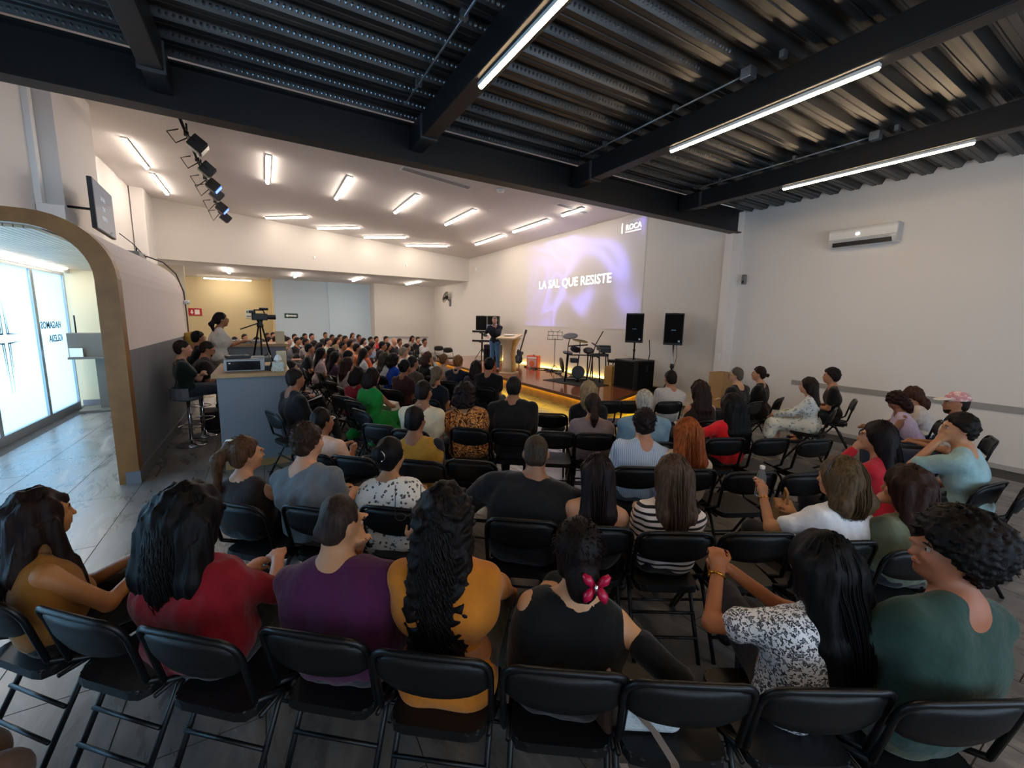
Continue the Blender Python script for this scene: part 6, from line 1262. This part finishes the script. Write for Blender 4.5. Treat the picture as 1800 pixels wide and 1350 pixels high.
# far rows share meshes of a few poses
SHF = dict(chair='one', share='far')
far = [  # px, py, description, options
 (590, 618, 'with long black hair in the left block, plum top', dict(fem=1, hair='long', hairc='#100b0c', topc='#4a3344', hlen=.3)),
 (584, 611, 'with black hair and a dark top behind the plum top', dict(fem=1, hair='long', hairc='#0c090a', topc='#222024', hlen=.3)),
 (613, 616, 'with black hair and a brown top beside the orange blouse', dict(hair='short', hairc='#0c090a', topc='#3a2c2a')),
 (565, 611, 'in a pale pink blouse with black hair, left block', dict(fem=1, hair='long', hairc='#0c090a', topc='#c9a9a2', hlen=.3)),
 (563, 602, 'in a white top and black waistcoat, left block', dict(fem=1, hair='bob', hairc='#120e0e', topc='#d5d0cc')),
 (628, 604, 'in a light orange top with dark hair', dict(hair='short', hairc='#171010', topc='#cf7a45')),
 (647, 608, 'in a vivid orange dress with tied dark hair', dict(fem=1, hair='bun', hairc='#1c1111', topc='#dc5a20', top='sleeveless')),
 (670, 616, 'in a white top with a dark grey head of hair', dict(hair='short', hairc='#3a3431', topc='#d5d3d2')),
 (712, 632, 'with black hair in a wine top behind the royal blue top', dict(fem=1, hair='bun', hairc='#0e0b0c', topc='#3a1c20')),
 (709, 610, 'in a white shirt with grey curls', dict(hair='crop', hairc='#80705c', topc='#dedad6')),
 (682, 602, 'with long black hair before the bald head', dict(fem=1, hair='long', hairc='#0c090a', topc='#2a2428', hlen=.3)),
 (673, 600, 'with short black hair in a dark vest, centre block', dict(hair='short', hairc='#0c090a', topc='#26262a')),
 (693, 594, 'with a bald head and a black top', dict(hair='bald', hairc='#4a3a30', topc='#131215')),
 (703, 595, 'in a white blouse with tied hair beside the bald head', dict(fem=1, hair='bun', hairc='#2a1a14', topc='#d9d2cb')),
 (679, 591, 'in a black jacket with short hair, back row', dict(hair='short', hairc='#151010', topc='#17171b')),
 (662, 591, 'in a coral red top, back row', dict(fem=1, hair='bun', hairc='#171010', topc='#c02a35')),
 (652, 592, 'in a blush top with tied hair, back row', dict(fem=1, hair='bun', hairc='#171010', topc='#cfa898')),
 (640, 594, 'in a white blouse with brown hair, back row', dict(fem=1, hair='bob', hairc='#1c1212', topc='#d8d4d0')),
 (631, 588, 'with black hair in a grey shirt, back row', dict(hair='short', hairc='#121010', topc='#77787c')),
 (620, 585, 'with long reddish hair, back row', dict(fem=1, hair='long', hairc='#3a1f1a', topc='#54404a', hlen=.3)),
 (617, 597, 'in an apricot top with curly hair', dict(fem=1, hair='bob', hairc='#20130f', topc='#cf8a62')),
 (725, 590, 'with long dark hair in a taupe dress at the row end', dict(fem=1, hair='long', hairc='#1c1212', topc='#8d8078', hlen=.3)),
 (735, 592, 'in a black lettered t-shirt near the empty chairs', dict(fem=1, hair='bun', hairc='#2a1a14', topc='#141416')),
 (747, 595, 'in a white top and grey cardigan beside the empty chairs', dict(fem=1, hair='bun', hairc='#171010', topc='#b9b5b2')),
 (430, 587, 'in a hot pink polo shirt beside the camera tripod', dict(hair='short', hairc='#2a1f1a', topc='#d62a5c')),
 (438, 601, 'in a bright blue top, child beside the pink polo', dict(hair='short', hairc='#171010', topc='#2a5f9a', zt=1.12)),
 (452, 592, 'in a floral blouse with glasses behind the tripod', dict(fem=1, hair='bob', hairc='#171010', topc='#b9a39a')),
 (413, 592, 'in a black top with dark hair left of the pink polo', dict(fem=1, hair='long', hairc='#120d0d', topc='#1c1a1e', hlen=.3)),
 (470, 585, 'with short hair and a blue shirt under the tripod head', dict(hair='short', hairc='#2a201a', topc='#6f7f92')),
 (480, 584, 'with black hair in a white shirt, farthest left block', dict(hair='short', hairc='#131010', topc='#c9c9cb')),
 (489, 588, 'with black hair in a maroon shirt, farthest left block', dict(hair='short', hairc='#131010', topc='#6e3038')),
 (499, 589, 'in a light pink shirt, farthest left block', dict(hair='short', hairc='#241812', topc='#d9a9ae')),
 (473, 592, 'in a white blouse before the blue shirt', dict(fem=1, hair='long', hairc='#1c1412', topc='#d9d8d6', hlen=.3)),
 (484, 591, 'with brown hair and a cream top, left block', dict(fem=1, hair='bob', hairc='#2c1d16', topc='#cdbfae')),
 (518, 587, 'in a white polo before the pale wall panel edge', dict(hair='short', hairc='#1a1412', topc='#cfd3d8')),
 (523, 593, 'in a black jacket in the middle of the left block', dict(hair='short', hairc='#141012', topc='#121216')),
 (536, 586, 'with black hair and a navy shirt, far left of centre', dict(hair='short', hairc='#0f0c0e', topc='#232a3c')),
 (532, 592, 'in a light blue shirt beside the black jacket', dict(hair='short', hairc='#141012', topc='#a9bccb')),
 (538, 595, 'in a checked beige shirt with a short beard', dict(hair='short', hairc='#1d1512', topc='#b7a59a', pat='check')),
 (548, 586, 'with dark hair and a grey top under the blue panel', dict(hair='short', hairc='#171214', topc='#8a8a90')),
 (553, 598, 'with wavy dark hair behind the white waistcoat person', dict(fem=1, hair='bob', hairc='#241a18', topc='#57504f')),
 (572, 584, 'wearing a dark cap under the blue wall panel', dict(hair='short', hairc='#15201c', topc='#22242a')),
 (577, 594, 'in a pale green shirt with dark hair', dict(hair='short', hairc='#171214', topc='#b9bda6')),
 (584, 588, 'with black hair and a black top under the blue panel', dict(hair='short', hairc='#0f0c0e', topc='#1a1a1f')),
 (593, 593, 'in a khaki top, smiling with dark hair', dict(fem=1, hair='bob', hairc='#1c1412', topc='#7f6f58')),
 (598, 588, 'with short hair in a charcoal top, back row centre', dict(hair='short', hairc='#1a1412', topc='#3a3a40')),
 (607, 590, 'with a dark beard and white shirt, back row centre', dict(hair='short', hairc='#1a1412', topc='#c3c1c0')),
 (505, 592, 'in a grey hoodie behind the leaning person', dict(hair='short', hairc='#1a1412', topc='#5b5d63')),
 (445, 598, 'in a tan top between child and tripod', dict(fem=1, hair='bun', hairc='#1a1412', topc='#a98c74')),
 (462, 596, 'in a white dress right under the tripod legs', dict(fem=1, hair='long', hairc='#1a1412', topc='#d8d2cc', hlen=.3)),
 (544, 604, 'with black hair in a dark coat, second aisle seat', dict(hair='short', hairc='#0c0a0c', topc='#1b1a1e')),
 (603, 600, 'in a brown patterned shirt, centre of the hall', dict(hair='short', hairc='#1c1512', topc='#5f4c3e')),
 (655, 600, 'in a light denim shirt, centre of the hall', dict(fem=1, hair='bob', hairc='#241a16', topc='#7f93ad')),
 (640, 612, 'with black hair in a white shirt beside the orange dress', dict(fem=1, hair='long', hairc='#0f0b0c', topc='#d6d3d1', hlen=.3)),
 (716, 604, 'in a cream cardigan behind the grey curls', dict(fem=1, hair='bun', hairc='#241812', topc='#cdbda6')),
]
skins = ['#b07a58', '#a06a4a', '#c08c70', '#8f5c42', '#b98466']
for i, (px, py, d, o) in enumerate(far):
    o = dict(o); o.setdefault('skin', skins[i % 5]); o.setdefault('top', 'tee'); zt = o.pop('zt', 1.22 if o.get('fem') else 1.27)
    o['low'] = 'trousers'; o.setdefault('lowc', ['#23262e', '#2d3442', '#1a1a1e', '#4b4a48'][i % 4])
    add_person('f%d' % i, px, py, d, zt=zt, group='people in the far rows', **o, **SHF)

# ------------------------------------------------------------------ empty chairs
FN = facing(1.5, 2.0)
def rail_chair(px, py, lab, turn=0.0, full=True, rz=None):
    v = at_z(px, py, .80); rz = (facing(v.x, v.y) if rz is None else rz)+turn; d = Vector((-math.sin(rz), math.cos(rz)))*.245; put_chair(v.x+d.x, v.y+d.y, rz, lab, full, 'empty black folding chairs')
    CENTRES.append((v.x+d.x, v.y+d.y)); return v.x+d.x, v.y+d.y, rz
rail_chair(135, 1078, 'empty black folding chair in front of the camera, left of the dark red top')
bagc = rail_chair(1218, 1197, 'empty black folding chair carrying the small quilted bag')
rail_chair(917, 914, 'empty black folding chair behind the wide black t-shirt', full=True) if False else None
rail_chair(1335, 937, 'empty black folding chair between striped top and white knit')
rail_chair(828, 811, 'empty black folding chair with a dark backpack on its seat')
rail_chair(680, 808, 'empty black folding chair left of the mustard vest row, third row', ) if False else None
rail_chair(1322, 831, 'empty black folding chair right of the copper haired person')
rail_chair(1420, 834, 'empty black folding chair before the bottle holder')
rail_chair(666, 748, 'empty black folding chair below the green dress')
rail_chair(968, 728, 'empty black folding chair with a jacket on the seat near the stage corner')
rail_chair(977, 760, 'empty black folding chair behind the mauve shirt, left')
rail_chair(1070, 706, 'empty black folding chair at the stage corner, left of the pair')
rail_chair(1108, 706, 'empty black folding chair at the stage corner, right of the pair')
rail_chair(1358, 772, 'empty black folding chair in the fourth row, left of the pair by the aisle')
rail_chair(1436, 774, 'empty black folding chair in the fourth row, right of the pair by the aisle')
rail_chair(1745, 850, 'empty black folding chair at the right end of the second row', turn=.1)
rail_chair(620, 804, 'empty black folding chair behind the pale pink shirt')
for k, (px, py) in enumerate(((771, 609), (787, 612))): rail_chair(px, py, ['left', 'right'][k]+' one of two empty chairs at the far row end by the stage', full=False)
# the line of emptier chairs along the aisle behind the left block
for k, (px, py) in enumerate(((566, 648), (584, 664), (600, 682), (618, 700), (634, 722))):
    rail_chair(px, py, ['farthest', 'second farthest', 'middle', 'second nearest', 'nearest'][k]+' empty folding chair of the aisle line left of the green dress', turn=-.35)
for k, (px, py) in enumerate(((700, 664), (716, 680), (690, 655))):
    rail_chair(px, py, ['middle', 'nearest', 'farthest'][k]+' empty folding chair behind the brown padded jacket', turn=-.2)

# ------------------------------------------------------------------ the booth crew, camera operator and speaker
add_person('polo', 300, 608, 'in a dark green polo on a bar stool against the grey tunnel wall', at=(-1.02, 7.55), face=-PI/2+.25, chair=None, zt=1.55, seat=.74, top='polo', topc='#14261f', skin='#b98466', hair='short', hairc='#1f1613', lean=-.08, lowc='#3b4047', arms={'both': 'cross'}, jt={('knee', -1): (-.12, .46, .82), ('ank', -1): (-.12, .50, .38), ('toe', -1): (-.12, .64, .32), ('knee', 1): (.12, .46, .82), ('ank', 1): (.12, .50, .42), ('toe', 1): (.12, .64, .36)}, group='booth crew', res=.014, hyaw=-.05)
add_person('crewdark', 357, 588, 'in a black shirt at the booth, behind the bearded one', at=(-1.06, 9.15), face=-PI/2+.4, chair=None, zt=1.63, seat=.80, top='tee', topc='#0e0e14', skin='#a8704f', hair='short', hairc='#0e0b0c', glasses=1, lean=.05, group='booth crew', res=.016)
add_person('crewbrown', 377, 607, 'with glasses and beard in a dark brown shirt bent over the booth', at=(-.92, 8.08), face=-PI/2+.1, chair=None, zt=1.50, seat=.74, top='shirt', topc='#231d18', skin='#a8704f', hair='short', hairc='#211611', glasses=1, beard=1, lean=.25, hpitch=-.35, group='booth crew', res=.015, bulk=1.2)
for x, y, h, lab in ((-1.02, 7.55, .74, 'grey seated chrome bar stool under the green polo'), (-1.06, 9.15, .80, 'bar stool under the black shirted crew member'), (-.92, 8.08, .74, 'bar stool under the bearded crew member')):
    z0 = 0
    t = thing('bar_stool', lab, 'stool', (x, y, z0), -PI/2+.2, 'bar stools of the booth'); h -= z0
    lt('base', [(.02, .0), (.20, .0), (.19, .02), (.04, .05), (.03, .08)], M_CHROME, t); tb('column', [(0, 0, .05), (0, 0, h-.06)], .025, M_CHROME, t); 
    bm = bmesh.new(); lathe(bm, [(.10, h-.07), (.18, h-.045), (.19, h-.02), (.17, h-.005)]); bm_obj('seat', bm, mat('grey_stool_vinyl', '#6f7074', .5), t, smooth=True)
    bm = bmesh.new(); prs = [(.19*math.cos(a), .19*math.sin(a)) for a in [PI+PI*k/8 for k in range(9)]]; prism(bm, prs + [(u*1.08, v*1.08) for u, v in prs[::-1]], h-.03, h+.13, 'z'); bm_obj('backrest', bm, mat('grey_stool_vinyl'), t)
    bm = bmesh.new(); tube(bm, [(.15*math.cos(a), .15*math.sin(a), h*.38) for a in [2*PI*k/16 for k in range(17)]], .01, 6); bm_obj('foot_ring', bm, M_CHROME, t)
_r = ray(382, 549); _k = 8.65/_r[1]; opx = _r[0]*_k; opz = CAM_H+_r[2]*_k
add_person('operator', 382, 549, 'with tied dark hair and white t-shirt standing at the video camera', at=(opx-.04, 8.65), face=-PI/2+.25, chair=None, zt=opz-.30, zbase=.30, stand=1, fem=1, top='tee', topc='#cfc3b4', skin='#9c6744', hair='pony', hairc='#120c0b', hlen=.20, ponypos=(0, -.095, .01), glasses=1, lowc='#8d8373', arms={'both': ((.02, .40, 1.17), (0, -.4, -1))}, group='booth crew', res=.013, bulk=1.15, loose=.01)
_r = ray(871, 556); _k = 11.75/_r[1]; spx = _r[0]*_k; spz = CAM_H+_r[2]*_k
add_person('preacher', 871, 556, 'with greying beard in a navy blazer speaking at the lectern', at=(spx, 11.75), face=PI*.5+.45+PI*.12, chair=None, zt=spz-ST, zbase=ST, stand=1, top='jacket', topc='#10131f', collarc='#dcd9d8', skin='#c08c78', hair='buzz', hairc='#6b5c50', beard=1, hpitch=-.3, lowc='#4c6f96', arms={-1: ((-.02, .20, 1.38), (-1, 0, -1)), 1: ((.18, .32, 1.10), (1, -.2, -1))}, group='speaker', res=.016)
_sp = Vector((spx, 11.75))

_k = at_z(30, 1300, .53)
add_person('edge', 0, 0, 'mostly outside the frame at the lower left corner, brown knee showing', at=(_k.x-.40, _k.y-.30), face=FN-.35, fem=1, hair='short', topc='#4a3a34', lowc='#5a463a', legout=.04, res=.014)

# ------------------------------------------------------------------ things held, worn or lying about
def local(J, v): return J['world'] @ Vector([float(a) for a in v])
# hair claw
h = JE['H'](.05, -.155, -.045); p = local(JE, h); t = thing('hair_claw', 'shiny raspberry pink claw clip in the dark hair of the front row', 'hair clip', p, JE['world'].to_euler().z)
M_PINK = mat('pink_satin', '#b3123c', .25)
for s in (-1, 1):
    bm = bmesh.new(); tube(bm, [(s*.008, 0, .0), (s*.03, -.018, .035), (s*.045, -.012, .05)], [.012, .017, .008], 8); tube(bm, [(s*.008, 0, .0), (s*.028, -.018, -.03), (s*.035, -.008, -.055)], [.012, .018, .008], 8); bm_obj('wing', bm, M_PINK, t, smooth=True)
tb('spring', [(0, -.02, -.02), (0, -.022, .02)], .006, M_CHROME, t)
# scrunchie, hair clip
def find(label_part):
    return [o for o in COL.objects if o.get('category') == 'person' and label_part in o['label']][0]
def on(o, v): return o.matrix_basis @ Vector(v)
# bag on the empty chair
bx_, by_, brz = bagc
q = thing('handbag', 'small pale quilted bag with a taupe strap on the empty front chair', 'bag', (bx_-.10, by_-.02, .45), brz)
M_QUILT = mat('quilted_fabric', '#bfc8cc', .7, bump=.6, bscale=60); bm = bmesh.new(); prism(bm, [(-.11, 0), (.10, 0), (.13, .06), (.09, .14), (-.08, .15), (-.13, .07)], -.045, .045, 'y'); bm_obj('pouch', bm, M_QUILT, q, bevel=.02)
M_STRAP = mat('taupe_strap', '#6b5d52', .7)
def strap(nm, pts, wd, m, parent):
    bm = bmesh.new(); L_ = [bm.verts.new(Vector(p)+Vector((wd/2, 0, 0))) for p in pts]; R2 = [bm.verts.new(Vector(p)-Vector((wd/2, 0, 0))) for p in pts]
    for i in range(len(pts)-1): bm.faces.new([L_[i], L_[i+1], R2[i+1], R2[i]])
    o = bm_obj(nm, bm, m, parent); s = o.modifiers.new('s', 'SOLIDIFY'); s.thickness = .004; return o
strap('strap', [(-.06, -.05, .1), (.0, -.09, .06), (.05, -.15, .01), (.05, -.22, -.02), (.04, -.24, -.12), (.03, -.24, -.22), (.0, -.24, -.26), (-.04, -.24, -.20), (-.09, -.23, -.05), (-.12, -.15, .0)], .028, M_STRAP, q)
bx('zip', -.09, .09, -.004, .004, .145, .152, M_STRAP, q)
# second brown bag tucked between the chairs
q = thing('shoulder_bag', 'brown shoulder bag wedged between the front row chairs beside the black sleeve', 'bag', (bx_-.22, by_+.10, .455), brz+.5); bx('pouch', -.05, .05, -.10, .10, 0, .20, mat('brown_leather', '#3a2a22', .5), q, bevel=.02); tb('strap', [(-.04, -.1, .2), (0, 0, .26), (.04, .1, .2)], .010, mat('pale_pink_strap', '#9c7f74', .6), q)
# clutch in the left woman's hands
v = local(JA, (.05, .40, .64)); q = thing('clutch_purse', 'small gathered beige purse held in the lap at the left edge', 'purse', v, .3)
f_ = Field(.012); f_.cap((-.07, 0, 0), (.07, 0, .0), .045, .035, k=.02, sq=((0, 0, 1), .6)); me = f_.mesh('pouch', wrinkle(4, .004, 60)); link('pouch', me, mat('beige_purse', '#b98a56', .5, bump=.4, bscale=30), q); tb('frame', [(-.07, 0, .03), (0, 0, .04), (.07, 0, .03)], .005, M_GOLD, q)
# eyeglasses in the purple t-shirt person's hand
Wc = JC['W', 1]+JC['hd', 1]*.09; v = local(JC, Wc+np.array([-.06, .03, .02])); q = thing('eyeglasses', 'dark rimmed eyeglasses held in the raised hand of the purple t-shirt', 'glasses', v, JC['world'].to_euler().z+.3)
bm = bmesh.new()
for s in (-1, 1): tube(bm, [(s*.033+.024*math.cos(a), 0, .019*math.sin(a)) for a in [2*PI*k/14 for k in range(15)]], .0022, 5); tube(bm, [(s*.057, 0, .01), (s*.06, .02, .04), (s*.06, .05, .14)], .0022, 5)
tube(bm, [(-.009, 0, .003), (.009, 0, .003)], .002, 5); bm_obj('frame', bm, M_BLACK, q)
# wrist watch, bracelet, earrings as worn things
def ring(name, lab, cat, c, ax, r, th, m, extra=None):
    c = Vector(c); ax = Vector(ax).normalized(); t = thing(name, lab, cat, c); t.rotation_euler = ax.to_track_quat('Z', 'Y').to_euler()
    bm = bmesh.new(); tube(bm, [(r*math.cos(a), r*math.sin(a), 0) for a in [2*PI*k/18 for k in range(19)]], th, 6); bm_obj('band', bm, m, t, smooth=True)
    if extra: bx('face', r-.004, r+.006, -.014, .014, -.012, .012, extra, t, bevel=.003)
    return t
M_GOLDM = mat('gold_metal', '#d0963c', .25, 1)
wv_ = JF['W', -1]; ev = JF['E', -1]; d = local(JF, wv_)-local(JF, ev); ring('bracelet_watch', 'gold bracelet watch on the wrist of the speckled blouse', 'watch', local(JF, wv_-(wv_-ev)*.12), d, .031, .005, M_GOLDM, M_GOLDM)
wv_ = JW['W', -1]; ev = JW['E', -1]; d = local(JW, wv_)-local(JW, ev); ring('bracelet', 'gold bracelet on the wrist of the white knit', 'bracelet', local(JW, wv_-(wv_-ev)*.10), d, .031, .004, M_GOLDM)
# water bottle
v = local(JW, JW['W', -1]+JW['hd', -1]*.07+np.array([.02, .03, -.09])); q = thing('water_bottle', 'clear plastic water bottle held up beside the white knit', 'bottle', v)
gl = bpy.data.materials.new('clear_plastic'); gl.use_nodes = True; b_ = gl.node_tree.nodes['Principled BSDF']; b_.inputs['Transmission Weight'].default_value = .9; b_.inputs['Roughness'].default_value = .08; b_.inputs['Base Color'].default_value = (.9, .95, .95, 1); b_.inputs['IOR'].default_value = 1.2
lt('shell', [(.02, 0), (.030, .01), (.030, .06), (.027, .08), (.031, .10), (.030, .14), (.014, .18), (.013, .195)], gl, q, n=16); lt('bottle_cap', [(.015, .19), (.016, .195), (.016, .21), (.012, .213)], M_WHITEP, q, n=12); lt('label', [(.0305, .065), (.0308, .09)], mat('red_label', '#b8312c', .5), q, n=16)
# tan handbag on chair beside
v = at_z(1375, 925, .50); q = thing('tote_bag', 'tan leather handbag on the chair beside the bottle holder', 'bag', (v.x, v.y, .45), .6); bm = bmesh.new(); prism(bm, [(-.15, 0), (.15, 0), (.12, .22), (-.12, .22)], -.06, .06, 'y'); bm_obj('pouch', bm, mat('tan_leather', '#a97c4c', .45), q, bevel=.015); tb('handle', [(-.08, 0, .22), (-.05, 0, .32), (.05, 0, .32), (.08, 0, .22)], .008, mat('tan_leather'), q); bx('clasp', -.02, .02, -.066, -.06, .14, .17, M_GOLDM, q)
# backpack on the empty chair, jacket on another
v = at_z(835, 845, .5); q = thing('backpack', 'dark crumpled backpack on the empty chair behind the leaning black t-shirt', 'bag', (v.x, v.y, .445), -.4); f_ = Field(.014); f_.cap((-.1, 0, .06), (.1, 0, .06), .07, .06, k=.03); f_.cap((-.05, .03, .12), (.06, .02, .10), .05, .04, k=.04); link('pouch', f_.mesh('pouch', wrinkle(6, .006, 40)), mat('black_nylon', '#101013', .6), q); tb('strap', [(-.1, -.06, .1), (.0, -.12, .06), (.13, -.06, .09)], .010, mat('grey_strap', '#4a4a4e', .7), q)
v = at_z(972, 752, .5); q = thing('folded_jacket', 'black jacket lying on the empty chair by the stage corner', 'jacket', (v.x, v.y, .445), -.4); f_ = Field(.014); f_.cap((-.1, 0, .04), (.12, 0, .05), .06, .05, k=.03); f_.cap((.05, .03, .1), (.12, .05, .12), .05, .03, k=.04); link('cloth', f_.mesh('cloth', wrinkle(8, .008, 40)), mat('black_nylon'), q); tb('collar', [(-.05, -.05, .08), (.0, -.06, .1), (.06, -.05, .1)], .012, mat('black_nylon'), q)
# scrunchie and hair clips
o = find('white scrunchie'); JP = None
for nm, sub in (('pony', 'white scrunchie'),): pass
# notebooks, phones and papers on laps
def lap(person_part, name, lab, cat, off, size, m, tilt=.3):
    o = find(person_part); v = on(o, off); b2 = bx(name, -size[0]/2, size[0]/2, -size[1]/2, size[1]/2, 0, size[2], m); b2.location = v; b2.rotation_euler = (tilt, 0, o.rotation_euler.z); return tag(b2, lab, cat)
M_PAPER = mat('white_paper', '#dcdad4', .7)
lap('receding hair right', 'notebook', 'open notebook on the lap beside the grey counter', 'notebook', (0, .36, .62), (.26, .18, .02), M_PAPER)
lap('in dark clothes reading', 'paper_sheet', 'white paper sheet on the lap behind the counter end', 'paper', (0, .36, .62), (.22, .28, .012), M_PAPER)
lap('mauve shirt', 'phone', 'dark phone on the lap of the mauve shirt', 'phone', (0, .34, .62), (.08, .15, .01), M_BLACK)
lap('bright green sleeveless', 'handbag', 'cream handbag on the lap of the green dress', 'bag', (0, .36, .60), (.30, .16, .10), mat('cream_leather', '#d6cdbc', .5))
lap('wavy brown hair and thin', 'notebook', 'white notebook on the lap of the thin strapped top', 'notebook', (0, .34, .60), (.2, .16, .02), M_PAPER)
lap('pale floral dress', 'handbag', 'small tan bag on the lap of the pale floral dress', 'bag', (0, .30, .60), (.18, .12, .08), mat('tan_leather'))
# microphone of the speaker
o = find('speaking at the lectern'); v = on(o, (-.0, .24, 1.44)); t = thing('microphone', 'black handheld microphone at the mouth of the person at the lectern', 'microphone', v, 0); tb('handle', [(0, 0, -.12), (0, .0, .0)], .012, M_BLACK, t); lt('head', [(.012, 0), (.024, .015), (.024, .04), (.01, .055)], mat('mic_mesh', '#55575c', .4, .8), t, n=12)
# wristbands etc. end
